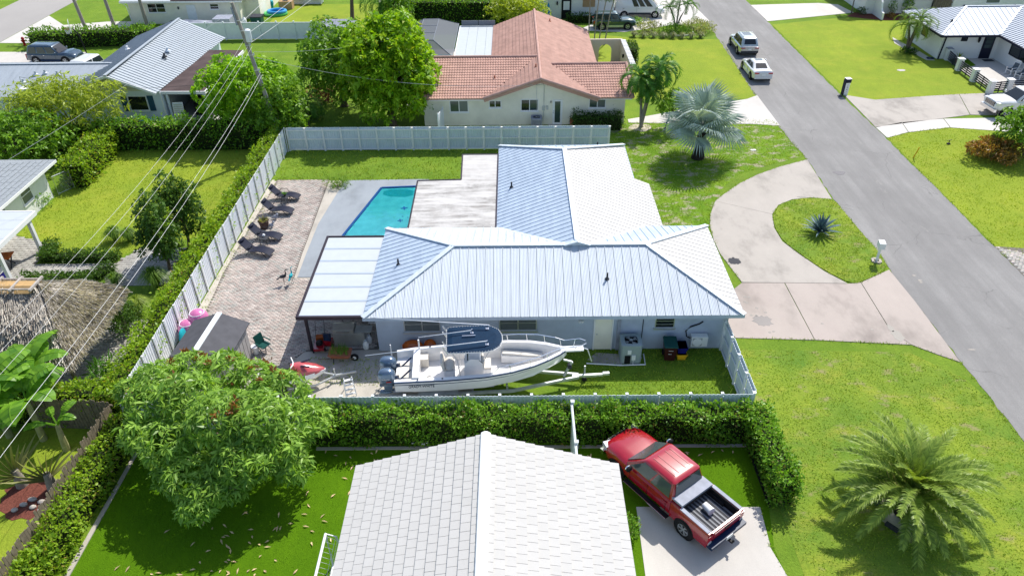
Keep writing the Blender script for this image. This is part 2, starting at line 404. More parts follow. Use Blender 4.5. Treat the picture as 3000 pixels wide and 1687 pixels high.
def grass(poly,dens,h,m,name='grass',w=.022,z=.006,holes=(),cl=.5):
    x0,x1=min(p[0] for p in poly),max(p[0] for p in poly); y0,y1=min(p[1] for p in poly),max(p[1] for p in poly)
    n=int((x1-x0)*(y1-y0)*dens); x=RNG.uniform(x0,x1,n); y=RNG.uniform(y0,y1,n); k=inpoly_np(x,y,poly)
    for hh in holes: k&=~inpoly_np(x,y,hh)
    # clumping
    f=np.sin(x*2.1+np.sin(y*1.3)*2)+np.sin(y*2.7+np.sin(x*1.7)*2)+.8*np.sin(x*6.1+y*3.3)+.8*np.sin(y*7.3-x*4.1)
    k&=(RNG.uniform(-2.6,2.6,n)*cl<f*.9+1.2)
    x,y=x[k],y[k]; n=len(x)
    t=RNG.uniform(0,6.283,n); hh=h*RNG.uniform(.5,1.2,n); le=hh*RNG.uniform(.3,1.3,n); t2=RNG.uniform(0,6.283,n)
    V=np.empty((n,3,3)); V[:,0]=np.c_[x-w*np.cos(t),y-w*np.sin(t),np.full(n,z)]; V[:,1]=np.c_[x+w*np.cos(t),y+w*np.sin(t),np.full(n,z)]
    V[:,2]=np.c_[x+le*np.cos(t2),y+le*np.sin(t2),z+hh]
    o=link(name,rawmesh(name,V.reshape(-1,3),np.arange(3*n).reshape(-1,3),m)); o['kind']='stuff'; return o
M['lawn']=lawnmat('lawn',(.125,.225,.02),(.2,.31,.028))
M['lawn_bright']=lawnmat('lawn_bright',(.225,.315,.026),(.315,.385,.034),scale=.22)
M['lawn_front']=lawnmat('lawn_front',(.125,.24,.03),(.285,.365,.036),(.3,.26,.13),.03,scale=.3,worn=.55)
M['lawn_yard']=lawnmat('lawn_yard',(.1,.22,.012),(.2,.33,.02),(.38,.33,.25),.09,scale=.4,worn=.5)
M['turf']=lawnmat('turf',(.095,.215,.003),(.115,.245,.004),scale=.6,fine=26,worn=0)
M['blade']=leafmat('blade',(.11,.22,.022),(.31,.41,.045),.3,.6,(.34,.3,.1))
M['blade_bright']=leafmat('blade_bright',(.22,.33,.025),(.35,.43,.04),.3,.6)
M['blade_turf']=leafmat('blade_turf',(.08,.18,.004),(.12,.24,.006),.2,.6)
M['road']=roadmat('road',(.275,.267,.258))
M['street']=concmat('street',(.36,.34,.32),.2,.12)
M['conc']=concmat('conc',(.43,.392,.35),.85,.4)
M['conc_pink']=concmat('conc_pink',(.43,.372,.332),.8,.35,(1.05,.95,1.0))
M['conc_light']=concmat('conc_light',(.54,.51,.47),.25,.35)
M['conc_white']=concmat('conc_white',(.58,.55,.51),.2,.35)
M['conc_joint']=concmat('conc_joint',(.17,.15,.13),.3,1)
M['deck_grey']=concmat('deck_grey',(.3,.33,.36),.4,.7)
M['pv1']=mat('pv1',(.46,.395,.355),.9,var=.22,scale=1.1,bmp=.2); M['pv2']=mat('pv2',(.37,.315,.285),.9,var=.28,scale=1.1,bmp=.2); M['pv3']=mat('pv3',(.52,.465,.42),.9,var=.2,scale=1.1,bmp=.2)
M['pg1']=mat('pg1',(.4,.385,.35),.9,var=.15,scale=1.5,bmp=.2); M['pg2']=mat('pg2',(.34,.325,.3),.9,var=.15,scale=1.5,bmp=.2)
M['gravel']=concmat('gravel',(.5,.46,.4),.5,.9,bmp=.8)
def stain(name,col,soft=.25,rough=.5):
    m,nt,b=newmat(name); b.inputs['Base Color'].default_value=(*col,1); b.inputs['Roughness'].default_value=rough; return m
M['oil']=stain('oil',(.12,.105,.1),rough=.25); M['dark_spot']=stain('dark_spot',(.13,.115,.1)); M['rust_spot']=stain('rust_spot',(.2,.17,.14))

sheet('ground',[(-300,-60),(300,-60),(300,400),(-300,400)],0,M['lawn'])
RX0,RX1=21.55,28.92
road=[(21.75,-20),(21.82,22.2),(21.6,35),(21.4,44),(21.6,50),(21.35,56),(21.3,63),(22.1,90),(22.1,200),(28.7,200),(28.75,86),(28.75,63),(28.9,54),(28.9,-20)]
rj=random.Random(21); rd=[]
for i in range(len(road)):
    a_,b_=road[i],road[(i+1)%len(road)]; L_r=math.hypot(b_[0]-a_[0],b_[1]-a_[1]); k_=max(1,min(160,int(L_r/.5)))
    for j in range(k_): rd.append((a_[0]+(b_[0]-a_[0])*j/k_+rj.uniform(-.07,.07),a_[1]+(b_[1]-a_[1])*j/k_))
sheet('road',rd,.012,M['road'])
for (u,v,rx,ry) in ((2112,436,.75,.5),(2420,726,.14,.1),(2413,733,.1,.1),(2445,880,.16,.1)):
    pass
for k,((cx,cy),rx,ry,mt) in enumerate((((23.18,47.84),.42,.32,'oil'),((22.72,34.88),.1,.09,'dark_spot'),((22.84,34.4),.12,.1,'dark_spot'),((22.82,34.2),.09,.08,'dark_spot'),((22.7,28.35),.2,.07,'dark_spot'))):
    o=sheet('stain',[(cx+rx*math.cos(t)*(1+.2*math.sin(3*t+k)),cy+ry*math.sin(t)) for t in [i*.35 for i in range(18)]],.018,M[mt])
sheet('street',[(-62.8,40),(-55.3,40),(-55.3,220),(-62.8,220)],.012,M['street'])
# lawns with their own look
LW_R=[(28.95,62.5),(30.5,60.9),(41,62.3),(41.7,63),(41.9,69),(42.3,72.2),(45,76),(48,80),(50,86),(46,87.5),(36.5,86.6),(28.95,84.5)]
sheet('lawn',LW_R,.006,M['lawn_bright'])
LW_R2=[(28.95,36.5),(29.5,36.2),(33.5,35),(50,33),(50,57),(44,53.7),(34.83,55.62),(31.13,54.77),(29.02,53.75)]
sheet('lawn',LW_R2,.006,M['lawn_bright'])
LW_F=[(10.35,8),(21.7,8),(21.8,24.5),(21.3,26.2),(19.5,28.2),(14.5,28.4),(10.35,28.6)]
sheet('lawn',LW_F,.006,M['lawn_front'])
LW_B=[(8.2,47),(7.3,52),(7.3,57),(10,57.3),(21.2,57.6),(21.4,50.6),(18.5,49.2),(16,47.8),(14.2,45.5),(13.4,42.5),(12.9,37.5),(8.6,36)]
sheet('lawn',LW_B,.006,M['lawn_yard'])
LW_K=[(-17,47.4),(-17,52.4),(7.2,52.4),(7.2,47.4),(-1,47.5)]
sheet('lawn',LW_K,.006,M['lawn'])
LW_L=[(-31,53),(-18.3,53),(-18.3,40.5),(-23,38.5),(-24,37.3),(-28.4,37.6),(-28.5,39),(-31.4,40.3),(-31.4,46)]
sheet('lawn',LW_L,.006,M['lawn_bright'])
LW_FR=[(9,64),(9.3,57.4),(21.2,57.6),(21.3,66),(22,79),(18,79.5),(12.5,80.6),(12.4,66)]
LW_FR=[(7.6,66),(9.7,62.5),(21.25,62.2),(21.5,70),(22,79.2),(12.6,80.2),(7.6,82)]
sheet('lawn',LW_FR,.006,M['lawn_bright'])
sheet('lawn',[(-22,12),(-17.9,12),(-18.2,19),(-18.5,24),(-22,23.3),(-35,23),(-35,12)],.006,M['lawn_bright'])
sheet('lawn',[(-55.2,88.5),(-43.8,88),(-43.8,104),(-55.2,110)],.006,M['lawn'])
TURF=[(-16.25,23.0),(9.9,23.0),(9.95,19.0),(9.6,17),(9.8,15),(9.8,5),(-16.6,5)]
sheet('artificial_turf',TURF,.008,M['turf'])
YARD=[(2.6,28.6),(3.2,26.2),(3.6,23.4),(10.3,23.4),(10.4,28.6)]
GRAVEL=[(-17.2,23.3),(-1.5,23.3),(-2.6,28.7),(-11,28.9),(-11.5,27.6),(-17.2,29)]
sheet('gravel_yard',smoothpoly(GRAVEL,1),.008,M['gravel'])
# gravel strip along the fence and round the patio
sheet('gravel_strip',[(-17.2,27),(-9,27),(-9,36),(-12.2,47.4),(-17.2,47.6)],.005,M['gravel'])
# ---- drives
def arc(P): return P
DR_OUT=[(21.6,50.08),(19.27,48.94),(17.3,47.7),(15.63,46.33),(14.21,44.78),(13.44,43.84)]
DR_IN=[(21.28,43.97),(19.95,44.22),(18.6,43.97),(17.47,43.22),(16.71,42.02)]
d1=DR_OUT+DR_IN[::-1]
d2=[(13.44,43.84),(12.71,42.09),(12.37,40.57),(12.22,38.9),(12.27,37.31),(12.8,34.35),(18.68,34.15),(17.82,35.36),(16.94,37.24),(16.38,38.69),(16.35,40.26),(16.71,42.02)]
slabs('driveway',[d1,d2],M['conc'])
d3=[(12.79,34.31),(15.16,34.25),(15.17,29.19),(11.22,29.41),(10.5,32)]
d4=[(15.19,34.25),(18.69,34.13),(19.44,34.21),(19.3,29.98),(19.86,28.75),(15.19,29.19)]
d5=[(19.47,34.25),(21.56,35.5),(21.68,32.48),(21.66,27.4),(20.85,27.97),(19.88,28.75),(19.32,29.98)]
slabs('driveway_apron',[d3,d4,d5],M['conc_pink'])
ISL=smoothpoly([(21.34,43.92),(19.94,44.17),(18.58,43.91),(17.46,43.17),(16.72,41.96),(16.39,40.31),(16.42,38.73),(16.98,37.28),(17.86,35.4),(18.86,34.1),(19.47,34.25),(21.57,35.55),(21.76,37.24),(21.56,39.54),(21.46,41.93)],1)
o=B().prism(ISL,0,.045).obj('lawn_island',M['lawn_front']); o['kind']='structure'
def blot(c,rx,ry,z,mt,seed=0,n=22,name='stain'):
    r=random.Random(seed); return sheet(name,[(c[0]+rx*math.cos(t)*r.uniform(.75,1.15),c[1]+ry*math.sin(t)*r.uniform(.75,1.15)) for t in [6.283*i/n for i in range(n)]],z,M[mt])
blot((12.98,30.8),.52,.5,.034,'oil',1)
for k,q in enumerate(((12.61,32.94),(12.82,32.9),(12.48,32.5),(12.58,32.39),(12.99,31.92),(13.35,31.52),(12.52,31.29),(12.78,31.29),(13.08,29.83),(13.3,29.9),(16.01,30.52),(18.38,29.99))): blot(q,.09,.08,.034,'dark_spot',k,9)
for k,(q,rx,ry) in enumerate((((19.34,44.29),.3,.12),((19.5,29.49),.28,.5),((19.4,30.11),.15,.3))): blot(q,rx,ry,.034,'dark_spot',20+k)
mh=blot((12.93,36.52),.38,.38,.036,'charcoal',4,30,'manhole_lid'); mh.data.materials[0]=M['charcoal']
del mh['kind']; tag(mh,'round dark lid set in the grey circular driveway near the house','manhole lid')
slabs('truck_pad',[[(4.71,18.96),(9.59,18.91),(9.48,17.01),(9.8,15.6),(9.8,12),(4.5,12)]],M['conc_light'])
slabs('driveway_behind_fence',[[(9.4,57.9),(20.37,62.18),(21.45,63.01),(21.46,56.34),(19.1,56.71),(9.4,57.2)]],M['conc_white'])
slabs('driveway_across_road',[[(29.02,62.9),(31.22,61.71),(36.01,62.43),(39.04,62.83),(37.66,58.17),(28.94,55.84),(28.98,58.99)],[(39.07,62.83),(44.97,63.25),(60,62),(60,57),(37.7,58.17)]],M['conc'])
slabs('sidewalk',[[(28.94,55.76),(31.42,56.75),(31.1,54.77),(29.02,53.75)],[(31.45,56.74),(35.1,57.4),(34.79,55.62),(31.13,54.77)],[(35.13,57.4),(44,57.6),(44,53.6),(34.83,55.62)]],M['conc_white'])
slabs('driveway_far_right',[[(28.68,92.61),(37.01,93.2),(39.12,92.39),(39.7,88.88),(28.77,85.68)]],M['conc_white'])
slabs('driveway_far_left',[[(-55.2,80.4),(-50.5,80.2),(-43.6,80.3),(-43.6,88.2),(-47,88.2),(-51.5,87),(-55.2,91)]],M['conc_white'])
slabs('driveway_left_house',[[(-60,68),(-42,68),(-42,74.6),(-44.3,77.0),(-55.2,77.4),(-60,77.4)]],M['conc_light'])
slabs('driveway_van',[[(7.1,83.05),(8.97,85.27),(12.59,89.37),(21.8,93.6),(22.33,85.91),(20.06,84.89),(17.79,84.66),(15.39,83.52),(12.15,82.14),(9.37,82.53)],[(12.63,89.71),(13.05,101.81),(21.3,101.47),(21.96,93.96)]],M['conc_white'])
slabs('side_path',[[(-9.34,60.83),(-9.39,62.77),(-7.85,62.73),(-7.67,60.79)]],M['conc_light'])
slabs('front_path',[[(2.81,57.43),(2.84,56.46),(3.93,56.43),(3.92,57.41)]],M['conc_light'])
slabs('patio_right_house',[[(42.4,72.2),(44.4,72.4),(47.2,72.4),(47.6,66),(47.4,60.8),(43.2,63.6),(42.2,66)]],M['conc_white'])
sheet('rear_patio',[(-26.97,56.6),(-24.8,56.39),(-22.09,55.93),(-22.96,58.81),(-26.08,60.18),(-28,64),(-28.2,58)],.02,M['conc_white'])
sheet('side_court',[(-35.54,57.28),(-25.18,55.61),(-25.64,58.87),(-28.32,58.94),(-28.84,58.53),(-40.26,60.1)],.016,M['conc_light'])
BP=sheet('brick_drive',[(28.92,37.93),(40,36.2),(40,28),(28.95,28),(28.89,34.66)],.012,M['conc_joint'])
bricks(BP,[(28.92,37.88),(31.5,36.3),(31.5,34),(28.95,34.6)],.24,.16,.015,0,.014,.02,[M['pv3'],M['pg1']],120,'paver')
# pool deck and pavers
DECK=[(-11.97,47.37),(-6.79,47.45),(-6,47.4),(-6,36),(-10,35.2),(-12.5,35.22),(-12.56,37.72),(-12.59,41.26)]
slabs('pool_deck',[DECK],M['deck_grey'],z1=.035)
o=sheet('patio_bed',[(-16.85,47.59),(-13.08,47.57),(-13,44.74),(-12.89,41.22),(-12.8,37.72),(-12.67,35.18),(-11.66,34.96),(-8,35.1),(-7,35.1),(-6.9,28.75),(-10.6,28.6),(-11.4,27.2),(-13.0,26.9),(-15.8,28.0),(-16.7,32.2),(-16.94,35.65),(-16.91,39.63),(-16.83,43.7)],.012,M['conc_joint'])
PAT=[(-16.73,47.46),(-13.17,47.45),(-13.11,44.74),(-12.99,41.22),(-12.89,37.72),(-12.76,35.06),(-8,35.0),(-7.1,35.0),(-7,28.85),(-10.6,28.7),(-11.4,27.3),(-13.0,27.0),(-15.8,28.1),(-16.64,32.2),(-16.87,35.65),(-16.83,39.62),(-16.75,43.7)]
bricks(o,PAT,.235,.118,.012,R(2),.016,.03,[M['pv1'],M['pv2'],M['pv3'],M['pv1'],M['pg1']],300,'paver',jit=.005)
for k,q in enumerate(((-14.21,32.52),(-14.62,35.21),(-14.97,32.9),(-13.19,33.62),(-14.35,30.1),(-13.98,38.64),(-12.75,31.09))): pass
# left garden paving
GP=[(-30,36.9),(-28.2,39.0),(-27.6,38.9),(-27.6,36.2),(-24.2,36.1),(-23.9,38.4),(-20.2,38.4),(-19.6,35.2),(-22.0,34.4),(-25.0,34.4),(-25.0,35.0),(-28.2,35.0),(-29.2,34),(-34,34),(-34,38.6)]
GP=[(-36,33.5),(-36,40.2),(-31.4,40.2),(-28.45,38.9),(-28.45,36.9),(-23.7,36.9),(-22.9,38.6),(-20.2,38.6),(-19.9,34.6),(-23.2,34.5),(-24.0,36.1),(-28.2,35.7),(-28.2,33.5)]
o=sheet('garden_path',GP,.012,M['conc_joint']); bricks(o,GP,.42,.21,.014,0,.014,.022,[M['pg1'],M['pg2'],M['paver_grey']],200,'paver')
TP=[(-30,23.8),(-20.6,23.8),(-18.7,25.2),(-18.6,30.8),(-19.8,31.5),(-21.5,31),(-30,31)]
o=sheet('hut_floor',TP,.012,M['conc_joint']); bricks(o,TP,.42,.21,.014,0,.014,.022,[M['pg1'],M['pg2'],M['paver_grey']],200,'paver')
# swimming pool
pw,ntp,bp=newmat('pool_water'); v=coords(ntp)
PB=newmat('pool_shell')
pc=ramp(PB[1],noise(PB[1],coords(PB[1]),1.6,3),[(.3,(.15,.48,.52)),(.7,(.28,.62,.64))]); PB[1].links.new(pc,PB[2].inputs['Base Color']); PB[2].inputs['Roughness'].default_value=.6
bp.inputs['Base Color'].default_value=(.45,.92,.95,1); bp.inputs['Transmission Weight'].default_value=1; bp.inputs['IOR'].default_value=1.33; bp.inputs['Roughness'].default_value=.02
bump(ntp,bp,noise(ntp,v,2.2,3),.12,.05)
POOL=[(-9.19,46.11),(-6.5,46.3),(-6.5,37.0),(-11.35,37.0),(-10.71,39.66)]
pool=thing('swimming_pool','turquoise swimming pool with a slanted side between grey deck and stained flat roof','pool',(-8.5,42,0),world=True)
b=B(); n=len(POOL); V=[(p[0],p[1],.05) for p in POOL]+[(p[0],p[1],.035+.0) for p in POOL]
# basin sits on the deck level as a shallow lit shell
b=B(); b.prism(POOL,.036,.04); b.obj('pool_floor',PB[0],pool)
c=B()
for i in range(n):
    a,d=POOL[i],POOL[(i+1)%n]; c.bar((a[0],a[1],.06),(d[0],d[1],.06),.16,.08)
c.obj('tile_edge',mat('tile_edge',(.01,.07,.22),.3,var=.3,scale=15),pool)
b=B(); b.prism(smoothpoly([(p[0],p[1]) for p in ((-9,45.87),(-6.9,45.95),(-6.9,44.7),(-8.94,44.88))],1),.041,.043); b.obj('step_ledge',mat('pool_step',(.02,.34,.38),.5,var=.1),pool)
b=B(); b.prism(POOL,.044,.055); b.obj('water',pw,pool)
for k,(q,s) in enumerate((((-7.28,43.2),.26),((-7.35,41.57),.2),((-7.25,42.09),.07),((-6.9,41.98),.06))):
    b=B(); pts=[]
    for i in range(16):
        t=6.283*i/16; rr=s*(1 if i%4<2 else .45)*.9; pts.append((q[0]+rr*math.cos(t),q[1]+rr*math.sin(t)))
    b.prism(pts,.0555,.07); o=b.obj('turtle_mosaic' if s>.15 else 'fish_mosaic',mat('mosaic',(.01,.1,.3),.3),pool)
# ragged grass fringes along pavement edges
def fringe(pts,wd=.13,dens=160,m='blade',z=.03):
    for a_,b_ in zip(pts[:-1],pts[1:]):
        dx,dy=b_[0]-a_[0],b_[1]-a_[1]; L=math.hypot(dx,dy) or 1; nx,ny=-dy/L*wd/2,dx/L*wd/2
        FR_.append((([(a_[0]-nx,a_[1]-ny),(b_[0]-nx,b_[1]-ny),(b_[0]+nx,b_[1]+ny),(a_[0]+nx,a_[1]+ny)]),m))
FR_=[]
fringe([(21.82,8),(21.82,22.2),(21.66,27.4)]); fringe([(21.66,27.4),(20.85,27.97),(19.88,28.75),(15.19,29.19),(11.22,29.41)]); fringe([(21.6,50.08),(19.27,48.94),(17.3,47.7),(15.63,46.33),(14.21,44.78),(13.44,43.84),(12.71,42.09),(12.37,40.57),(12.22,38.9),(12.27,37.31),(12.8,34.35)]); fringe([(21.6,50),(21.35,56),(21.3,57.4)]); fringe([(21.3,62.3),(21.6,72),(22,79)])
fringe([(28.93,36.6),(28.93,44),(28.92,51.7)]); fringe([(28.8,63),(28.8,74),(28.75,84)],m='blade_bright'); fringe(ISL+[ISL[0]],.16,z=.05); fringe([(31.29,61.71),(36.01,62.43),(40.78,62.97)]); fringe([(29.02,53.75),(31.13,54.77),(34.83,55.62)])
fringe([(9.59,18.91),(9.48,17.01),(9.8,15.6)]); fringe([(-16.85,47.59),(-13.08,47.57),(-11.97,47.37),(-6.86,47.57)],.3); fringe([(3.4,23.6),(3.2,26.2),(2.8,28.5)],1.2)
for q,m_ in FR_: grass(q,150,.1,M[m_],w=.022,z=.02,cl=.9)
# grass blades where they show
grass(LW_F,120,.06,M['blade'],w=.022)
grass(ISL,170,.075,M['blade'],z=.05)
grass(LW_B,85,.1,M['blade'],w=.026,cl=1.3,holes=[d1,d2])
grass(LW_L,60,.07,M['blade_bright'],w=.03)
grass(LW_K,60,.11,M['blade'],w=.03)
grass(LW_R2,55,.07,M['blade_bright'],w=.03)
grass(YARD,160,.1,M['blade'],w=.022)
grass([(-10.5,26.2),(-5.5,26),(-5.2,27.9),(-10.2,28.2)],120,.1,M['blade'],w=.022,cl=2.2)
grass([(-17.1,27),(-16.2,30),(-16.6,36),(-16.3,47),(-17.1,47)],60,.12,M['blade'],w=.02,cl=2.6)
grass([(-13.14,28.04),(-10.47,27.56),(-6.77,26.37),(-8.46,27.25),(-12.73,27.3)],80,.08,M['blade'],w=.02,cl=2)
grass(TURF,140,.03,M['blade_turf'],w=.014,holes=[[(-6.2,3),(-6.2,18.6),(4.2,18.6),(4.2,3)],[(4.4,19.1),(9.8,19.1),(9.8,3),(4.4,3)]],cl=.1)

# ================================================================ building helpers
def plane_info(P,up):
    P=[Vector(p) for p in P]; n=Vector((0,0,0))
    for i in range(len(P)): n+=P[i].cross(P[(i+1)%len(P)])
    n.normalize()
    if n.z<0: n=-n
    up=Vector((up[0],up[1],0)).normalized(); es=Vector((up.y,-up.x,0))
    p0=P[0]
    def lift(s,h):
        x=es.x*s+up.x*h; y=es.y*s+up.y*h
        return Vector((x,y,p0.z-(n.x*(x-p0.x)+n.y*(y-p0.y))/n.z))
    return [(p.x*es.x+p.y*es.y,p.x*up.x+p.y*up.y) for p in P],lift,n
def roof_panels(parent,P,up,w,m,rib=.036,rw=.024,off=0,t=.02,name='roof_panel',gap=.004):
    Q,lift,n=plane_info(P,up); s0=min(q[0] for q in Q); s1=max(q[0] for q in Q); s=s0+off-(w if off>0 else 0); out=[]
    while s<s1-.01:
        c=clip(clip(Q,(-1,0),-(s+gap)),(1,0),s+w-gap)
        if len(c)>=3:
            b=B(); b.slab([lift(*q) for q in c],n,t)
            r=clip(clip(Q,(-1,0),-(s+gap)),(1,0),s+gap+rw)
            if rib and len(r)>=3: b.slab([lift(*q)+n*(t-.002) for q in r],n,rib)
            out.append(b.obj(name,m,parent))
        s+=w
    return out
def barrel(parent,P,up,m,tw=.21,ex=.34,name='barrel_tiles',amp=.055):
    Q,lift,n=plane_info(P,up); h0=min(q[1] for q in Q); h1=max(q[1] for q in Q); e=ex*n.z
    V=[];F=[]; h=h0; row=0
    while h<h1-.05:
        hm=h+e*.5
        xs=[]
        for i in range(len(Q)):
            a,b=Q[i],Q[(i+1)%len(Q)]
            if (a[1]>hm)!=(b[1]>hm): xs.append(a[0]+(b[0]-a[0])*(hm-a[1])/(b[1]-a[1]))
        if len(xs)>=2:
            s0,s1=min(xs),max(xs); k=max(2,int((s1-s0)/(tw/6))); base=len(V); he=min(h+e*1.06,h1)
            for i in range(k+1):
                s=s0+(s1-s0)*i/k; ph=(s/tw)%1; z=amp*max(0,math.sin(math.pi*ph))**.7
                V+= [lift(s,h)+n*(.0),lift(s,h)+n*(.045+z),lift(s,he)+n*(.012+z*.9)]
            for i in range(k):
                q=base+3*i; F+=[(q,q+3,q+4,q+1),(q+1,q+4,q+5,q+2)]
        h+=e; row+=1
    o=org(parent); V=[v-Vector(o) for v in V]
    return link(name,rawmesh(name,V,F,m,smooth=35),parent,kind='stuff')
def win(parent,p,r,n,w,h,fm,gm,nx=1,nz=1,fw=.05,label=None,name='window',proud=.04,sill=True,hsplit=None):
    """p lower-left corner, r right vector, n outward normal"""
    p=Vector(p); r=Vector(r).normalized(); n=Vector(n).normalized(); z=Vector((0,0,1)); b=B()
    def rb(a0,a1,c0,c1,d0,d1,bb):
        V=[p+r*a+z*c+n*d for d in (d0,d1) for a,c in ((a0,c0),(a1,c0),(a1,c1),(a0,c1))]
        bb.add(V,[(0,1,2,3)[::-1],(4,5,6,7),(0,1,5,4),(1,2,6,5),(2,3,7,6),(3,0,4,7)])
    rb(0,w,0,fw,-.02,proud,b); rb(0,w,h-fw,h,-.02,proud,b); rb(0,fw,fw,h-fw,-.02,proud,b); rb(w-fw,w,fw,h-fw,-.02,proud,b)
    for i in range(1,nx): rb(w*i/nx-fw/2,w*i/nx+fw/2,fw,h-fw,-.02,proud*.9,b)
    for j in range(1,nz): rb(fw,w-fw,h*j/nz-fw/3,h*j/nz+fw/3,-.02,proud*.8,b)
    o=b.obj(name,fm,parent,label=label)
    for i in range(nx):
        for j in range(nz):
            g=B(); rb(w*i/nx+fw/2+.003,w*(i+1)/nx-fw/2-.003,h*j/nz+fw/3+.003,h*(j+1)/nz-fw/3-.003,.003,.012,g); g.obj('pane',gm[(i+j)%len(gm)] if isinstance(gm,list) else gm,o)
    if sill:
        s=B(); rb(-.05,w+.05,-.09,-.002,-.02,.09,s); s.obj('sill',fm,o)
    return o
def vent(parent,p,h=.35,r=.05,m='charcoal'):
    b=B(); b.lathe([(r*2.6,-.05),(r*2.2,.06),(r*1.1,.1),(r,.12),(r,h),(r*.7,h)],p,10); return b.obj('vent_pipe',M[m],parent,smooth=40)
def caps(parent,segs,m,w=.24,h=.06,name='ridge_cap'):
    for p,q in segs: B().bar((p[0],p[1],p[2]+.05),(q[0],q[1],q[2]+.05),w,h).obj(name,m,parent)
X=Vector((1,0,0)); Yv=Vector((0,1,0)); Z=Vector((0,0,1))
# ================================================================ the main house
H=thing('house','white metal hip roofed house with pale blue walls behind the motor boat','house',(1.8,32,0),world=True)
E,RZ,RZ2=2.5,3.92,4.13; x0,x1,y0,y1=-7.27,10.92,28.07,36.42; yr=32.25; xl,xr=-3.1,6.72
b=B(); b.box(-6.82,10.4,28.65,35.85,0,2.47); b.box(-.4,7.2,35.85,46.8,0,2.46); b.box(7.2,8.1,35.9,42,0,2.1)
b.obj('wall',M['blue_grey_wall'],H)
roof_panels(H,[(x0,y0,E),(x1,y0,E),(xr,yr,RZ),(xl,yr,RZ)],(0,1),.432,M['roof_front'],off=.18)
roof_panels(H,[(x0,y1,E),(x0,y0,E),(xl,yr,RZ)],(1,0),.41,M['roof_side_sky'],rib=.028,rw=.024)
roof_panels(H,[(x1,y0,E),(x1,y1,E),(xr,yr,RZ)],(-1,0),.41,M['roof_sunlit'],rib=.022,rw=.018)
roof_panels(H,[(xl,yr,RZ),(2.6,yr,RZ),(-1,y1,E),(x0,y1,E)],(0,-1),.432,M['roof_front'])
roof_panels(H,[(3.8,yr,RZ),(xr,yr,RZ),(x1,y1,E),(7.4,y1,E)],(0,-1),.432,M['roof_side_sky'])
roof_panels(H,[(-1,y1,E),(2.6,yr,RZ),(3.2,yr,RZ2),(3.2,43.3,RZ2),(-1,47.45,E)],(1,0),.41,M['roof_side_sky'],rib=.028,rw=.024)
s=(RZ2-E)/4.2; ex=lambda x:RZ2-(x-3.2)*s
roof_panels(H,[(3.2,yr,RZ2),(3.8,yr,ex(3.8)),(7.4,y1,E),(8.6,y1+.02,ex(8.6)),(8.6,42.5,ex(8.6)),(7.62,42.5,ex(7.62)),(7.62,47.45,ex(7.62)),(3.2,43.3,RZ2)],(-1,0),.41,M['roof_sunlit'],rib=.022,rw=.018)
roof_panels(H,[(7.6,47.45,E),(-1,47.45,E),(3.2,43.3,RZ2)],(0,-1),.43,M['roof_side_sky'])
B().slab([(2.55,yr-.05,RZ-.02),(3.85,yr-.05,RZ-.02),(3.2,yr-.05,RZ2+.02)],(0,-1,0),.03).obj('gable_end',M['roof_cap'],H)
caps(H,[((x0,y0,E),(xl,yr,RZ)),((x1,y0,E),(xr,yr,RZ)),((x0,y1,E),(xl,yr,RZ)),((x1,y1,E),(xr,yr,RZ)),((xl,yr,RZ),(2.6,yr,RZ)),((3.8,yr,RZ),(xr,yr,RZ)),((2.55,yr-.06,RZ),(3.2,yr-.06,RZ2)),((3.2,yr-.06,RZ2),(3.85,yr-.06,RZ)),((3.2,yr,RZ2),(3.2,43.3,RZ2)),((3.2,43.3,RZ2),(-1,47.45,E)),((3.2,43.3,RZ2),(7.6,47.45,E))],M['roof_cap'],.26)
for p,q in (((2.6,yr,RZ),(-1,y1,E)),((3.8,yr,RZ),(7.4,y1,E))): B().bar((p[0],p[1],p[2]+.03),(q[0],q[1],q[2]+.03),.16,.03).obj('valley_flashing',M['roof_cap'],H)
b=B(); b.bar((x0,y0+.02,E-.09),(x1,y0+.02,E-.09),.05,.17); b.bar((x0,y0,E-.09),(x0,y1,E-.09),.05,.17); b.bar((x1,y0,E-.09),(x1,y1,E-.09),.05,.17); b.bar((-1,y1,E-.09),(-1,47.4,E-.09),.05,.17); b.bar((8.6,y1,1.98),(8.6,42.5,1.98),.04,.12); b.bar((7.63,42.5,2.38),(7.63,47.4,2.38),.04,.12)
b.obj('fascia',M['blue_grey_wall'],H)
B().slab([(x0+.05,y0+.05,E-.14),(x1-.05,y0+.05,E-.14),(x1-.05,28.63,E-.14),(x0+.05,28.63,E-.14)],(0,0,1),.02).obj('soffit',M['blue_grey_wall'],H)
for p in ((4.55,30.15,3.2),(-6.0,32.0,2.92),(-.15,40.6,2.85),(5.6,46.0,3.0)): vent(H,p,.38)
vent(H,(4.51,36.87,3.3),.2)
ww=M['aluminium']
win(H,(-5.45,28.65,1.22),(1,0,0),(0,-1,0),1.78,.92,ww,M['glass_grey'],2,2,.05)
win(H,(-.78,28.65,1.25),(1,0,0),(0,-1,0),1.84,.92,ww,M['glass_grey'],2,2,.05)
win(H,(6.84,28.65,1.35),(1,0,0),(0,-1,0),.95,.82,ww,M['glass'],1,4,.04)
d=B(); d.box(3.92,4.74,28.6,28.66,.03,2.04); d=d.obj('door',M['cream_wall'],H); B().ell((4.02,28.57,1.0),(.035,.035,.035),8,6).obj('knob',M['galv'],d)
b=B(); b.box(3.85,3.915,28.57,28.68,0,2.1); b.box(4.745,4.81,28.57,28.68,0,2.1); b.box(3.85,4.81,28.57,28.68,2.045,2.1); b.obj('door_frame',M['white_paint'],H)
B().box(5.0,5.17,28.56,28.68,0,2.4).obj('downspout',M['tarp_grey'],H)
B().box(6.24,6.27,28.61,28.66,.2,2.4).obj('conduit',M['charcoal'],H)
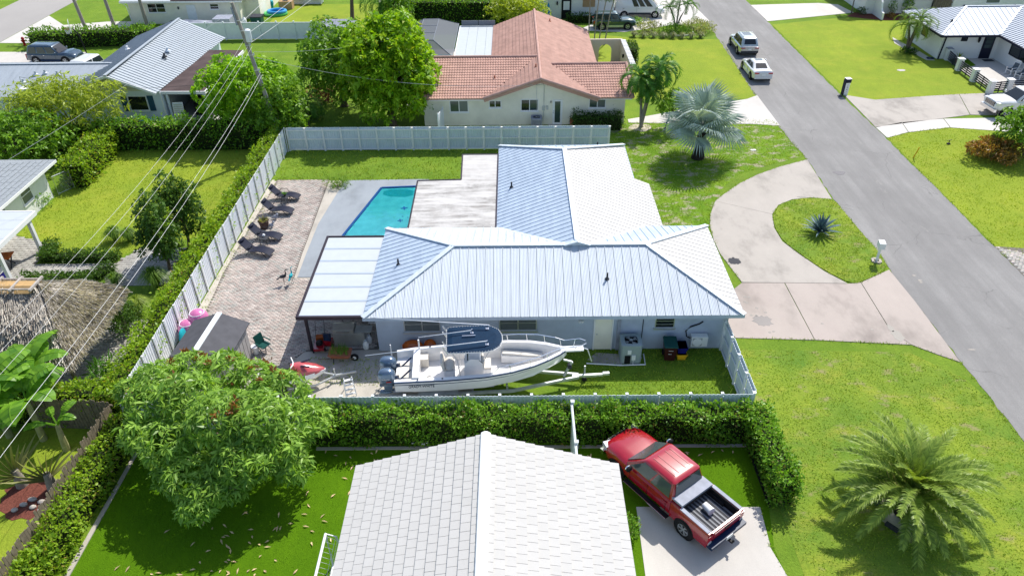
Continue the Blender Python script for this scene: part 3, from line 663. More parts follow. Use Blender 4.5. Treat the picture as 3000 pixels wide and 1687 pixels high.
b=B(); b.cyl((3.2,28.65,1.85),(3.2,28.5,1.85),.06,.05,8); b.ell((3.14,28.45,1.9),(.07,.09,.07),8,6); b.ell((3.26,28.45,1.9),(.07,.09,.07),8,6); b.obj('wall_lamp',M['white_paint'],H)
# flat membrane roof by the pool, stained
fm,fnt,fb=newmat('membrane'); fv=coords(fnt,(.28,2.0,1)); a=noise(fnt,fv,1.3,6,.7); a2=noise(fnt,coords(fnt,(.9,.9,1)),1.5,5,.7); yy_=node(fnt,'ShaderNodeSeparateXYZ'); fnt.links.new(coords(fnt),yy_.inputs[0]); mr=node(fnt,'ShaderNodeMapRange'); mr.inputs[1].default_value=41.9; mr.inputs[2].default_value=43.6; mr.inputs[3].default_value=1; mr.inputs[4].default_value=.35; fnt.links.new(yy_.outputs[1],mr.inputs[0])
fw_=node(fnt,'ShaderNodeTexWave',wave_type='BANDS',bands_direction='Y'); fw_.inputs['Scale'].default_value=.27; fw_.inputs['Distortion'].default_value=3.2; fw_.inputs['Detail'].default_value=3; fnt.links.new(coords(fnt,(.15,1,1)),fw_.inputs['Vector'])
sc=mixc(fnt,1.0,ramp(fnt,a,[(.4,0.),(.62,1.)]),ramp(fnt,a2,[(.3,.1),(.6,1.)]),'MULTIPLY')
sc=mixc(fnt,1.0,sc,mr.outputs[0],'MULTIPLY'); c=mixc(fnt,sc,(.56,.545,.525),(.2,.19,.178)); c=mixc(fnt,ramp(fnt,a2,[(.5,0.),(.7,.35)]),c,(.45,.42,.39)); fnt.links.new(c,fb.inputs['Base Color']); fb.inputs['Roughness'].default_value=.9; fb.inputs['Specular IOR Level'].default_value=.08
FR=[(-6.05,36.45),(-1.05,36.45),(-1.05,46.15),(-3.45,46.15),(-3.35,42.45),(-6.1,42.35)]
ys=[36.45+.81*i for i in range(13)]
for i in range(12):
    c=clip(clip(FR,(0,-1),-(ys[i]+.004)),(0,1),ys[i+1]-.004)
    if len(c)>=3: B().prism(c,2.42,2.485).obj('flat_roof_panel',fm,H)
b=B()
for i in range(6):
    p,q=FR[i],FR[(i+1)%6]
    if i!=0: b.bar((p[0],p[1],2.42),(q[0],q[1],2.42),.09,.2)
b.obj('roof_edge',M['bronze'],H)
b=B(); b.box(-5.95,-5.85,36.7,36.8,0,2.4); b.box(-5.95,-5.85,42.1,42.2,0,2.4); b.box(-3.35,-3.25,45.9,46.0,0,2.4); b.obj('porch_post',M['bronze'],H)
# ---------------------------------------------------------------- patio cover
PCV=thing('patio_cover','flat white panel patio cover with dark bronze edges beside the hip roof','patio cover',(-9,32,0),world=True)
for i in range(6):
    a=28.42+1.215*i; B().box(-10.42,-7.2,a+.065,a+1.215-.065,2.33,2.4).obj('roof_panel',M['canopy_panel'],PCV); B().box(-10.42,-7.2,a-.065,a+.065,2.33,2.415).obj('seam',M['seam_grey'],PCV)
b=B(); b.box(-10.55,-10.43,28.3,35.8,2.26,2.44); b.box(-10.43,-7.3,28.28,28.4,2.26,2.44); b.box(-10.43,-7.3,35.72,35.8,2.26,2.44); b.obj('fascia',M['bronze'],PCV)
for y in (28.75,35.4): B().box(-10.3,-10.17,y-.07,y+.07,0,2.26).obj('post',M['bronze'],PCV)
# ================================================================ nearest house, white tile roof
N=thing('house','nearest house with white flat tile gable roof along the bottom of the photo','house',(-1,12,0),world=True)
EN,RN,xm=3.4,5.0,-1.05; hw=4.7; y1n=18.15
b=B(); b.box(xm-4.2,xm+4.2,-2,17.6,0,3.35); b.slab([(xm-4.2,17.6,3.35),(xm+4.2,17.6,3.35),(xm,17.6,4.8)],(0,-1,0),.2); b.obj('wall',M['white_wall'],N)
sl=math.hypot(hw,RN-EN); an=math.atan2(RN-EN,hw)
for sg in (-1,1):
    P0=[(xm+sg*hw,-2,EN-.03),(xm+sg*hw,y1n-.04,EN-.03),(xm,y1n-.04,RN-.03),(xm,-2,RN-.03)]
    B().slab(P0,(0,0,-1),.08).obj('roof_deck',M['white_paint'],N)
nr=14; exn=sl/nr; tl=.325
tiles=[]; half=[]
for sg in (-1,1):
    e=Vector((-sg*math.cos(an),0,math.sin(an))); nn=Vector((sg*math.sin(an),0,math.cos(an))); yy=Vector((0,1,0))
    V=[]; a,c=tl/2-.006,exn*1.0
    # thin slab, raised at its lower edge (local: x along slope, y along ridge)
    for (u,w,zz) in ((0,-a,.012),(0,a,.012),(c,a,-.006),(c,-a,-.006),(0,-a,.072),(0,a,.072),(c+.01,a,.022),(c+.01,-a,.022)): V.append(e*u+yy*w+nn*zz)
    F=[(4,5,6,7),(0,4,7,3),(1,2,6,5),(0,1,5,4)] if sg>0 else [(7,6,5,4),(3,7,4,0),(5,6,2,1),(4,5,1,0)]
    Vn=np.array([tuple(v) for v in V])
    for r_ in range(nr):
        for k in range(62):
            y=y1n-tl/2-k*tl-(tl/2 if r_%2 else 0)
            if y<-1.8: continue
            if r_%2 and k==0: half.append((sg,Vector((xm+sg*hw,y1n-tl/4,EN))+e*(exn*r_)))
            tiles.append((sg,Vector((xm+sg*hw,y,EN))+e*(exn*r_),y))
    me=rawmesh('roof_tile',[tuple(v) for v in V],F,M['tile_white'])
    if sg<0: meL=me; VL=Vn; FL=F
    else: meR=me; VR=Vn; FR_=F
vis=sorted([t for t in tiles if t[2]>9.5],key=lambda t:t[2]); hid=[t for t in tiles if t[2]<=9.5]
ind=vis[:300]; rest=vis[300:]+hid
rr=random.Random(9)
for sg,p,y in ind: link('roof_tile',meL if sg<0 else meR,N,(p.x+1,p.y-12,p.z+rr.uniform(-.004,.004)),(rr.uniform(-.006,.006),rr.uniform(-.008,.008),rr.uniform(-.006,.006)))
for sg,p in half: link('roof_tile',meL if sg<0 else meR,N,(p.x+1,p.y-12,p.z)).scale=(1,.49,1)
b=B()
for sg,p,y in rest: b.add([(v[0]+p.x,v[1]+p.y,v[2]+p.z+rr.uniform(0,.004)) for v in (VL if sg<0 else VR)],FL if sg<0 else FR_)
b.obj('roof_tile',M['tile_white'],N,kind='stuff')
for k in range(int((y1n+2)/.4)):
    y=y1n-.02-k*.4; b=B(); b.loft([[(xm-.2,yy_,RN-.04),(xm-.16,yy_,RN+.09+.02*t),(xm-.05,yy_,RN+.15+.02*t),(xm+.05,yy_,RN+.15+.02*t),(xm+.16,yy_,RN+.07+.02*t),(xm+.2,yy_,RN-.04)] for yy_,t in ((y,1),(y-.42,0))]); b.obj('ridge_tile',M['trim_white'],N)

# ================================================================ fences
def text(parent,s,size,p,rot,m,name='lettering',ext=.004,align='CENTER',label=None):
    cu=bpy.data.curves.new(name,'FONT'); cu.body=s; cu.size=size; cu.extrude=ext; cu.align_x=align
    t=bpy.data.objects.new('tmp',cu); COL.objects.link(t); bpy.context.view_layer.update()
    me=bpy.data.meshes.new_from_object(t.evaluated_get(bpy.context.evaluated_depsgraph_get())); me.name=name
    bpy.data.objects.remove(t); bpy.data.curves.remove(cu); me.materials.clear(); me.materials.append(m)
    o=org(parent); return link(name,me,parent,(p[0]-o[0],p[1]-o[1],p[2]-o[2]),rot,label)
def fence(name,label,p,q,n,side,h=1.8,rails=(.12,.95,1.66),corr=True,m='vinyl_white',sm='fence_sheet',pw=.09,vary=0,group=None,post_h=.02,thick=.02,rw=.07):
    p=Vector((p[0],p[1],0)); q=Vector((q[0],q[1],0)); d=(q-p); L=d.length; d.normalize(); nv=Vector((d.y,-d.x,0))*side
    t=thing(name,label,'fence',tuple(p),world=True,group=group); rr=random.Random(int(L*10)); st=L/n
    hs=[h+rr.uniform(-vary,vary) for _ in range(n+1)]
    for i in range(n+1):
        a=p+d*(st*i); B().bar(a+nv*.03,a+nv*.03+Z*(hs[i]+post_h),pw,pw,d).obj('post',M[m],t)
        b=B(); b.bar(a+nv*.03+Z*(hs[i]+post_h),a+nv*.03+Z*(hs[i]+post_h+.03),pw+.03,pw+.03,d); b.obj('post_cap',M[m],t)
    for i in range(n):
        a=p+d*(st*i+pw/2+.004)-nv*.03; w=st-pw-.008; k=max(2,int(w/.045)) if corr else 1; V=[];F=[]
        hh=(hs[i]+hs[i+1])/2
        for j in range(k+1):
            z=(.022 if (j//2)%2 else 0) if corr else 0
            for s_ in (0,1):
                c=a+d*(w*j/k)-nv*(z+thick*s_); V+=[c+Z*.03,c+Z*(hh+.06 if corr else hh)]
        for j in range(k):
            o=4*j; F+=[(o,o+4,o+5,o+1),(o+2,o+3,o+7,o+6),(o+1,o+5,o+7,o+3)]
        F+=[(0,1,3,2),(4*k,4*k+2,4*k+3,4*k+1)]
        b=B(); b.add(V,F); b.obj('panel',M[sm],t)
        for z in rails: B().bar(a+nv*.045+Z*z,a+d*w+nv*.045+Z*z,.05,rw).obj('rail',M[m],t)
    return t
fence('metal_fence','long sheet fence with square white rails across the far end of the back lawn',(-17.05,52.45),(7.2,52.3),18,1,m='white_paint',pw=.12,rw=.1)
fence('metal_fence','white sheet fence along the clipped hedge left of the brick patio',(-17.22,23.5),(-17.22,52.3),22,1,rails=(),vary=.03,post_h=.12,pw=.06,sm='vinyl_white',m='white_paint')
fence('metal_fence','short pale sheet fence from the house corner to the front hedge beside the striped lawn',(10.25,28.5),(10.32,23.5),4,1)
fence('metal_fence','white fence whose top shows over the front hedge beside the boat',(-17.1,23.42),(10.25,23.4),20,-1,post_h=.05)
fence('vinyl_fence','plain white vinyl fence behind the grey roofed house and the pole',(-34.6,80.85),(-19.5,80.75),8,1,rails=(.1,1.75),corr=False,sm='vinyl_white',pw=.13,post_h=.1)
fence('vinyl_fence','narrow white side yard fence seen edge on between hedge and tiled house',(2.38,23.0),(2.38,18.4),2,-1,rails=(.1,1.75),corr=False,sm='vinyl_white',pw=.13,post_h=.06)
# ---------------------------------------------------------------- wooden fences
def pickets(name,label,p,q,w,h,m,side=1,vary=.08,rails=True,gap=.008,cat='fence'):
    p=Vector((p[0],p[1],0)); q=Vector((q[0],q[1],0)); d=q-p; L=d.length; d.normalize(); nv=Vector((d.y,-d.x,0))*side
    t=thing(name,label,cat,tuple(p),world=True); n=int(L/w); rr=random.Random(n)
    for i in range(n):
        a=p+d*(w*(i+.5)); hh=h+rr.uniform(-vary,vary); le=rr.uniform(-.02,.02)
        b=B(); b.bar(a,a+d*le+Z*hh,w-gap,.022,nv.cross(Z)) if 0 else b.slab([a-d*(w/2-gap),a+d*(w/2-gap),a+d*(w/2-gap+le)+Z*(hh-.03),a+d*(w/2-.03+le)+Z*hh,a-d*(w/2-.03-le)+Z*hh,a-d*(w/2-gap-le)+Z*(hh-.03)],nv,.022)
        b.obj('picket',m,t)
    if rails:
        for z in (.3,h-.3): B().bar(p-nv*.05+Z*z,q-nv*.05+Z*z,.05,.09).obj('rail',m,t)
    return t
pickets('wooden_fence','weathered board fence closing the hut garden behind the banana plants',(-21.5,23.6),(-17.5,23.35),.14,1.75,M['wood_weathered'])
pickets('wooden_fence','weathered board fence running beside the long left hedge at the bottom left',(-17.5,23.2),(-17.95,9.5),.14,1.75,M['wood_weathered'],side=-1,vary=.12)
# ================================================================ lawn chairs and small things on the patio
def lounger_proto():
    t=thing('sun_lounger','','sun lounger')
    sec=[(-.95,.92),(-.72,.66),(-.45,.38),(-.3,.3),(0,.34),(.3,.4),(.6,.38),(.85,.3),(1.0,.2)]
    b=B(); V=[];F=[]
    for k,(x,z) in enumerate(sec): V+=[(x,-.3,z),(x,.3,z),(x,.3,z-.03),(x,-.3,z-.03)]
    for k in range(len(sec)-1):
        o=4*k; F+=[(o,o+4,o+5,o+1),(o+2,o+6,o+7,o+3),(o+1,o+5,o+6,o+2),(o,o+3,o+7,o+4)]
    F+=[(0,1,2,3),(35,34,33,32)]
    b.add(V,F); b.obj('sling',M['lounger'],t,smooth=50)
    for s in (-1,1):
        B().tube([(x,s*.32,z-.02) for x,z in sec],.02,6).obj('side_rail',M['charcoal'],t,smooth=True)
        B().tube([(-.6,s*.33,.28),(-.35,s*.35,.58),(.05,s*.35,.6),(.2,s*.33,.38)],.018,6).obj('armrest',M['charcoal'],t,smooth=True)
        B().bar((-.35,s*.3,.32),(-.62,s*.3,0),.03).obj('leg',M['charcoal'],t); B().bar((.45,s*.3,.36),(.72,s*.3,0),.03).obj('leg',M['charcoal'],t)
    p=B(); p.ell((-.84,0,.86),(.09,.25,.09),8,6); p.obj('headrest',M['lounger'],t,smooth=True)
    c=B(); c.ell((-.42,0,.42),(.08,.26,.08),8,6); c.obj('cushion',M['lounger'],t,smooth=True)
    return t
LP=lounger_proto(); labs=['farthest dark sun lounger on the brick patio near the back lawn','second dark sun lounger from the lawn beside the table with the green plant','third dark sun lounger just in front of the brown flower pot','nearest dark sun lounger with its shadow on open bricks']
for i,(px,lab) in enumerate(zip(((-15.5,44.78),(-15.46,42.81),(-15.39,39.6),(-15.47,37.85)),labs)):
    o=LP if i==0 else copy_tree(LP); o.location=(px[0],px[1]-.1,.05); o.rotation_euler=(0,0,R((-8,-9,-12,-14)[i])); o['label']=lab; o['group']='sun loungers on the brick patio'
def side_table(loc,lab):
    t=thing('side_table',lab,'side table',loc,R(-10),'low tables between the loungers')
    B().box(-.24,.24,-.22,.22,.4,.43).obj('table_top',M['charcoal'],t)
    for a in (-1,1):
        for c in (-1,1): B().bar((a*.2,c*.18,.4),(a*.23,c*.2,0),.03).obj('leg',M['charcoal'],t)
    return t
side_table((*(-15.33,44.11),.05),'small dark side table carrying a green potted plant'); side_table((*(-15.32,38.9),.05),'small dark side table carrying a round white jar')
def potplant(loc,r,h,lab,leaf,pm,n=40,bl=.3,cat='potted plant'):
    t=thing('potted_plant',lab,cat,loc); B().lathe([(r*.7,0),(r,h),(r*1.08,h),(r*1.08,h*1.06),(r*.9,h*1.06),(r*.85,h*.85),(0,h*.85)],n=16).obj('pot',pm,t,smooth=40)
    b=B(); rr=random.Random(4)
    for k in range(n):
        a=rr.uniform(0,6.28); e=rr.uniform(.3,1); L=bl*rr.uniform(.6,1.2); w=L*.09
        p=Vector((math.cos(a)*r*.4,math.sin(a)*r*.4,h*.9)); m_=p+Vector((math.cos(a)*L*.35,math.sin(a)*L*.35,L*.6)); q=p+Vector((math.cos(a)*L*.8,math.sin(a)*L*.8,L*e*.75)); sdv=Vector((-math.sin(a),math.cos(a),0))*w
        b.add([p-sdv,p+sdv,m_+sdv,m_-sdv,q],[(0,1,2,3),(3,2,4)])
    b.obj('foliage',leaf,t); return t
M['lf_pot']=leafmat('lf_pot',(.05,.14,.02),(.15,.32,.04)); M['lf_dryish']=leafmat('lf_dryish',(.12,.14,.03),(.26,.24,.07))
potplant((*(-15.38,44.28)[:2],.48),.08,.1,'bright green plant in a tiny pot on the far side table',M['lf_pot'],M['black'],30,.26)
j=B(); j.lathe([(.05,0),(.09,.05),(.09,.12),(.05,.17),(0,.17)],(0,0,0),12); j=j.obj('jar',M['white_paint'],None,smooth=40); j.location=(*(-15.36,39.04),.48); tag(j,'round white jar with green sprig on the near side table','jar')
potplant((*(-15.87,40.82),.05),.33,.5,'big brown flower pot with sparse green shoots beside the loungers',M['lf_dryish'],M['brown_pot'],40,.35)
for k,(q,lab) in enumerate((((-15.47,41.92),'small blue grey garden figure near the brown flower pot'),((-15.45,40.86),'small blue grey garden figure behind the third lounger'))):
    t=thing('garden_figure',lab,'garden figure',(*q,.05),.4*k); B().ell((0,0,.16),(.16,.1,.14),10,7).obj('body',M['tarp_grey'],t,smooth=True); B().ell((.15,0,.34),(.08,.07,.09),8,6).obj('head',M['tarp_grey'],t,smooth=True); B().ell((-.16,0,.09),(.13,.04,.05),8,5).obj('tail',M['tarp_grey'],t,smooth=True)
for k,(q,mt,lab) in enumerate((((-13.06,34.55),'charcoal','dark metal heron statue, the left one beside the patio edge'),((-12.63,34.62),'teal','bluish metal heron statue next to the pool deck corner'))):
    t=thing('bird_statue',lab,'statue',(*q,.04),.5+k); b=B(); b.ell((0,0,.52),(.2,.1,.11),10,7); b.obj('body',M[mt],t,smooth=True)
    B().tube([(.14,0,.58),(.2,0,.72),(.15,0,.84),(.22,0,.9),(.38,0,.86)],[.05,.03,.025,.035,.008],6).obj('neck',M[mt],t,smooth=True)
    for s in (-1,1): B().tube([(0,s*.04,.46),(.03*s,s*.05,.25),(0,s*.06,0)],.012,5).obj('leg',M['charcoal'],t)
    B().bar((-.15,0,.52),(-.38,0,.42),.09,.03).obj('tail',M[mt],t)
# ---------------------------------------------------------------- shed, floats, chair, bucket
SH=thing('garden_shed','small shed with dark gable roof and pale ridge behind the mango tree','shed',(-14.4,27.3,0),R(-4))
b=B(); b.box(-1.15,1.2,-1.3,1.2,0,1.95); b.slab([(-1.15,-1.3,1.95),(1.2,-1.3,1.95),(.02,-1.3,2.35)],(0,1,0),2.5); b.obj('wall',M['shed_wall'],SH)
for k in range(7): B().box(1.2,1.225,-1.25+.35*k,-1.25+.35*k+.3,.05,1.93).obj('panel',M['shed_wall'],SH)
for s in (-1,1):
    B().slab([(s*1.4,-1.45,1.9),(s*1.4,1.35,1.9),(.02+s*.05,1.35,2.42),(.02+s*.05,-1.45,2.42)],(0,0,1),.05).obj('roof_panel',M['shed_roof'],SH)
B().bar((.02,-1.46,2.48),(.02,1.36,2.48),.26,.05).obj('ridge_cap',M['vinyl_white'],SH)
B().box(-.9,.4,1.2,1.9,0,1.6).obj('lean_to',M['tarp_grey'],SH)
for c,r,mt,lab in (((-16.75,29.9,.55),.5,'pink','left pink beach ball wedged between fence and shed'),((-16.3,30.35,.85),.52,'pink','upper pink beach ball resting on the lean to by the shed')):
    t=thing('beach_ball',lab,'beach ball',(c[0],c[1],c[2]-r)); b=B(); b.ell((0,0,r),(r,r,r),18,12); b.obj('ball',M[mt],t,smooth=True); B().tube([(r*1.005*math.cos(a)*.7,r*1.005*math.sin(a)*.7,r+r*.72) for a in [i*.5 for i in range(13)]],.02,5,True).obj('seam',M['vinyl_white'],t)
t=thing('float','teal pool float standing against the white fence beside the pink balls','pool float',(-16.75,29.2,0)); B().ell((0,0,.5),(.14,.42,.55),10,8).obj('body',M['teal'],t,smooth=True)
BK=B(); BK.lathe([(.15,0),(.18,.4),(.19,.4),(.19,.43),(0,.43)],n=16); o=BK.obj('bucket',M['trim_white'],None,smooth=40); o.location=(*(-12.98,28.53),.04); tag(o,'white lidded bucket beside the green chair','bucket')
t=thing('patio_chair','dark green folding chair standing by the shed at the patio edge','chair',(*(-12.55,28.62),.04),R(60))
B().box(-.25,.25,-.24,.24,.42,.46).obj('seat',M['bin_green'],t); B().cb((0,.27,.72),(.5,.05,.5),0,('X',-.25)).obj('backrest',M['bin_green'],t)
for a in (-1,1):
    B().bar((a*.25,-.24,0),(a*.25,.2,.46),.035).obj('leg',M['grey_plastic'],t); B().bar((a*.25,.26,0),(a*.25,-.2,.46),.035).obj('leg',M['grey_plastic'],t); B().bar((a*.3,-.22,.64),(a*.3,.28,.64),.06,.03).obj('armrest',M['bin_green'],t)
# ---------------------------------------------------------------- things under the patio cover
t=thing('lawn_mower','red push lawn mower parked beside the bronze post','lawn mower',(*(-9.83,28.83),.04),R(95))
B().cb((0,0,.2),(.75,.52,.16)).obj('deck',M['red_paint'],t); B().lathe([(.17,.28),(.18,.4),(.12,.48),(0,.48)],n=14).obj('engine',M['black'],t,smooth=40)
for a in (-.3,.3):
    for c in (-.28,.28): B().lathe([(.04,-.03),(.11,-.03),(.11,.03),(.04,.03)],(a,c,.11),14,'y').obj('wheel',M['rubber'],t)
B().tube([(.35,-.22,.25),(.95,-.22,1.05),(.95,.22,1.05),(.35,.22,.25)],.014,6).obj('handle',M['charcoal'],t)
B().cb((.42,0,.32),(.3,.4,.28)).obj('grass_bag',M['orange'],t)
t=thing('pressure_washer','small red and blue wheeled washer between mower and steel grill','pressure washer',(*(-9.41,29.01),.04),R(80))
B().cb((0,0,.3),(.35,.4,.3)).obj('body',M['red_paint'],t); B().cb((-.05,0,.62),(.12,.36,.4),0,('Y',.2)).obj('bag',M['navy'],t); B().tube([(-.1,-.16,.4),(-.2,-.16,1.0),(-.2,.16,1.0),(-.1,.16,.4)],.014,6).obj('handle',M['charcoal'],t)
for c in (-.22,.22): B().lathe([(.03,-.03),(.12,-.03),(.12,.03),(.03,.03)],(-.1,c,.12),12,'y').obj('wheel',M['rubber'],t)
t=thing('barbecue_grill','stainless steel barbecue grill with folded side shelf under the patio cover','grill',(-8.3,29.25,.04))
b=B(); b.box(-.8,.75,-.3,.3,.08,.85); b.obj('cabinet',M['steel_box'],t)
for k in range(3): B().box(-.76+.5*k,-.28+.5*k,-.32,-.3,.12,.8).obj('door',M['steel_box'],t)
b=B(); b.loft([[(-.8,-.3,.86),(-.8,.3,.86),(-.8,.3,1.1),(-.8,.05,1.22),(-.8,-.3,1.05)],[(.25,-.3,.86),(.25,.3,.86),(.25,.3,1.1),(.25,.05,1.22),(.25,-.3,1.05)]]); b.obj('lid',M['steel_box'],t); B().bar((-.6,-.36,.98),(.05,-.36,.98),.03).obj('handle',M['chrome'],t)
B().box(.28,1.1,-.28,.3,.87,.9).obj('shelf',M['galv'],t)
for k,q in enumerate(((-7.5,28.8),(-7.42,29.25))):
    t=thing('propane_tank',('front white propane tank on the paving beside the grill','rear white propane tank half hidden behind the other one')[k],'gas tank',(*q,.04)); B().lathe([(.12,0),(.15,.06),(.155,.3),(.1,.4),(.04,.42),(0,.42)],n=16).obj('body',M['white_paint'],t,smooth=40); B().lathe([(.09,.4),(.09,.5),(.085,.5),(.085,.4)],n=12).obj('collar',M['white_paint'],t)
t=thing('patio_chair','black metal chair in the shade behind the grill','chair',(-8.9,31.2,.04),R(200))
B().box(-.25,.25,-.25,.25,.42,.46).obj('seat',M['black'],t); B().cb((0,.25,.75),(.5,.04,.6),0,('X',-.2)).obj('backrest',M['black'],t)
for a in (-1,1): B().tube([(a*.26,-.3,0),(a*.26,-.25,.6),(a*.26,.3,.6),(a*.26,.35,0)],.018,6).obj('leg',M['black'],t)
t=thing('utility_table','white table with a black box at the house corner under the cover','table',(-7.15,30.4,.04)); B().box(-.35,.35,-.5,.5,.72,.76).obj('table_top',M['white_paint'],t)
for a in (-1,1):
    for c in (-1,1): B().bar((a*.3,c*.42,.72),(a*.32,c*.45,0),.035).obj('leg',M['charcoal'],t)
o=B().box(-.18,.18,-.2,.2,0,.34).obj('speaker_box',M['black'],None); o.location=(-7.1,30.3,.8); tag(o,'black box standing on the white table under the cover','box')
t=thing('wheelbarrow','brown wheelbarrow planter full of green grass on the gravel','wheelbarrow',(-8.55,27.95,0),R(0))
V=[];b=B(); b.loft([[(-.45,-.22,.3),(.3,-.2,.26),(.3,.2,.26),(-.45,.22,.3)],[(-.6,-.36,.58),(.5,-.36,.5),(.5,.36,.5),(-.6,.36,.58)]]); b.obj('tray',M['terracotta'],t)
B().lathe([(.05,-.05),(.19,-.05),(.19,.05),(.05,.05)],(.62,0,.19),16,'y').obj('wheel',M['rubber'],t); B().lathe([(0,-.055),(.09,-.055),(.09,.055),(0,.055)],(.62,0,.19),12,'y').obj('hub',M['white_paint'],t)
for s in (-1,1): B().bar((.62,s*.1,.2),(-1.1,s*.3,.33),.04).obj('handle',M['wood_weathered'],t); B().bar((-.35,s*.24,.3),(-.4,s*.28,0),.035).obj('leg',M['charcoal'],t)
b=B(); rr=random.Random(2)
for k in range(160):
    x,y=rr.uniform(-.5,.35),rr.uniform(-.28,.28); a=rr.uniform(0,6.28); L=rr.uniform(.25,.5); b.add([(x-.012,y,.5),(x+.012,y,.5),(x+.16*math.cos(a)*L*2,y+.16*math.sin(a)*L*2,.5+L)],[(0,1,2)])
b.obj('plant',M['lf_pot'],t)
for k,(q,sx,lab) in enumerate(((( -5.05,28.35),.52,'large rust orange tub leaning against the blue wall'),((-4.2,28.4),.3,'smaller rusty orange tub beside the larger one at the blue wall'))):
    t=thing('fishing_tub',lab,'tub',(*q,0)); b=B(); b.ell((0,0,.5),(sx,.2,.42),14,9); b.obj('shell',M['orange'],t,smooth=True); B().ell((.02,-.16,.62),(sx*.5,.07,.2),12,7).obj('opening',M['terracotta'],t,smooth=True); B().tube([(-sx*.98,-.05,.1),(-sx*.95,-.1,.7),(-sx*.6,-.12,.93)],.03,6).obj('strap',M['orange'],t)
# ---------------------------------------------------------------- utility things along the front wall
AC=thing('air_conditioner','big pale green condenser unit with top fan beside the white door','air conditioner',(5.62,27.95,0))
def rr_poly(w,d,r,n=5):
    out=[]
    for cx,cy,a0 in ((w-r,d-r,0),(-w+r,d-r,90),(-w+r,-d+r,180),(w-r,-d+r,270)):
        for i in range(n+1): t=R(a0+90*i/n); out.append((cx+r*math.cos(t),cy+r*math.sin(t)))
    return out
def condenser(t,w,d,h,body,dark,louv=True):
    b=B(); P0=rr_poly(w,d,.12); b.prism(P0,.05,h-.06); b.obj('casing',body,t,smooth=50)
    b=B(); P1=rr_poly(w*1.03,d*1.03,.14); n=len(P1); rf=w*.76
    V=[(p[0],p[1],h-.06) for p in P1]+[(p[0],p[1],h) for p in P1]; A=[math.atan2(p[1],p[0]) for p in P1]
    V+=[(rf*math.cos(a),rf*math.sin(a),h+.015) for a in A]+[(rf*.97*math.cos(a),rf*.97*math.sin(a),h-.05) for a in A]
    F=[]
    for l in range(3):
        for i in range(n): F.append((l*n+i,l*n+(i+1)%n,(l+1)*n+(i+1)%n,(l+1)*n+i))
    b.add(V,F); b.obj('top_cover',body,t,smooth=40)
    B().lathe([(rf*.96,0),(0,0)],(0,0,h-.055),24).obj('fan_well',M['black'],t)
    f=B()
    for k in range(4):
        a=k*1.571+.4; f.add([(.06*math.cos(a),.06*math.sin(a),h-.045),(rf*.85*math.cos(a-.25),rf*.85*math.sin(a-.25),h-.05),(rf*.88*math.cos(a+.5),rf*.88*math.sin(a+.5),h-.015)],[(0,1,2)])
    f.obj('fan_blades',M['galv'],t); B().lathe([(.09,-.03),(.09,.02),(0,.03)],(0,0,h-.01),12).obj('fan_hub',M['galv'],t)
    g=B()
    for k in range(3): g.tube([(rf*q/3.6*math.cos(a),rf*q/3.6*math.sin(a),h+.012) for q in (k+1,) for a in [i*6.283/20 for i in range(20)]],.006,4,True)
    for k in range(8): a=k*.785; g.bar((.08*math.cos(a),.08*math.sin(a),h+.012),(rf*math.cos(a),rf*math.sin(a),h+.012),.008)
    g.obj('fan_guard',M['charcoal'],t)
    if louv:
        for s in (-1,1):
            for k in range(9):
                B().box(-w*.8+k*w*.19,-w*.8+k*w*.19+.02,s*d*1.0-.008,s*d*1.0+.008,.1,h-.12).obj('louver',dark,t)
condenser(AC,.5,.47,1.15,M['ac_green'],M['ac_green'],False)
B().box(-.2,-.02,-.5,-.475,.65,.88).obj('rating_label',M['trim_white'],AC); B().box(.02,.2,-.53,-.475,.3,.58).obj('switch_box',M['white_paint'],AC); B().box(-.32,-.04,-.49,-.475,.06,.55).obj('access_opening',M['black'],AC); B().tube([(.1,-.5,.3),(.1,-.52,.05),(.25,-.55,.02)],.02,6).obj('hose',M['white_paint'],AC)
for nm,poly,zt in (('concrete_pad',[(3.55,27.83),(4.03,28.34),(5.2,28.2),(5.2,27.43),(4.14,27.44)],.03),('concrete_pad',[(4.88,27.52),(6.06,27.59),(6.25,27.95),(5.18,28.02)],.05)):
    o=B().prism(poly,0,zt).obj(nm,M['conc'],None); o['kind']='structure'
PV=B(); PV.tube([(*(3.46,27.48),.08),(*(5.1,27.34),.06),(*(6.32,27.38),.06),(*(6.34,28.16),.07)],.035,8); tag(PV.obj('drain_pipe',M['white_paint'],None,smooth=40),'white plastic pipe lying on the grass in front of the condenser','pipe')
t=thing('wheelie_bin','dark brown wheeled bin with dark green lid against the pale wall','wheelie bin',(7.55,27.95,0),R(-3))
b=B(); b.loft([[(-.24,-.28,.04),(.24,-.28,.04),(.22,.26,.04),(-.22,.26,.04)],[(-.31,-.38,.95),(.31,-.38,.95),(.31,.34,.95),(-.31,.34,.95)]]); b.obj('body',M['bin_brown'],t); b=B(); b.loft([[(-.34,-.43,.95),(.34,-.43,.95),(.33,.4,.98),(-.33,.4,.98)],[(-.31,-.4,1.0),(.31,-.4,1.0),(.3,.38,1.06),(-.3,.38,1.06)]]); b.obj('lid',M['bin_green'],t)
B().bar((-.1,-.36,.72),(.12,-.36,.72),.015).obj('sticker',M['trim_white'],t); B().bar((-.1,-.335,.5),(.06,-.335,.5),.015).obj('sticker',M['trim_white'],t); B().bar((-.28,.4,.92),(.28,.4,.92),.04).obj('handle',M['black'],t)
for s in (-1,1): B().lathe([(.02,-.03),(.13,-.03),(.13,.03),(.02,.03)],(0,0,0),12,'x').obj('wheel',M['rubber'],t,loc=(s*.26,.26,.13))
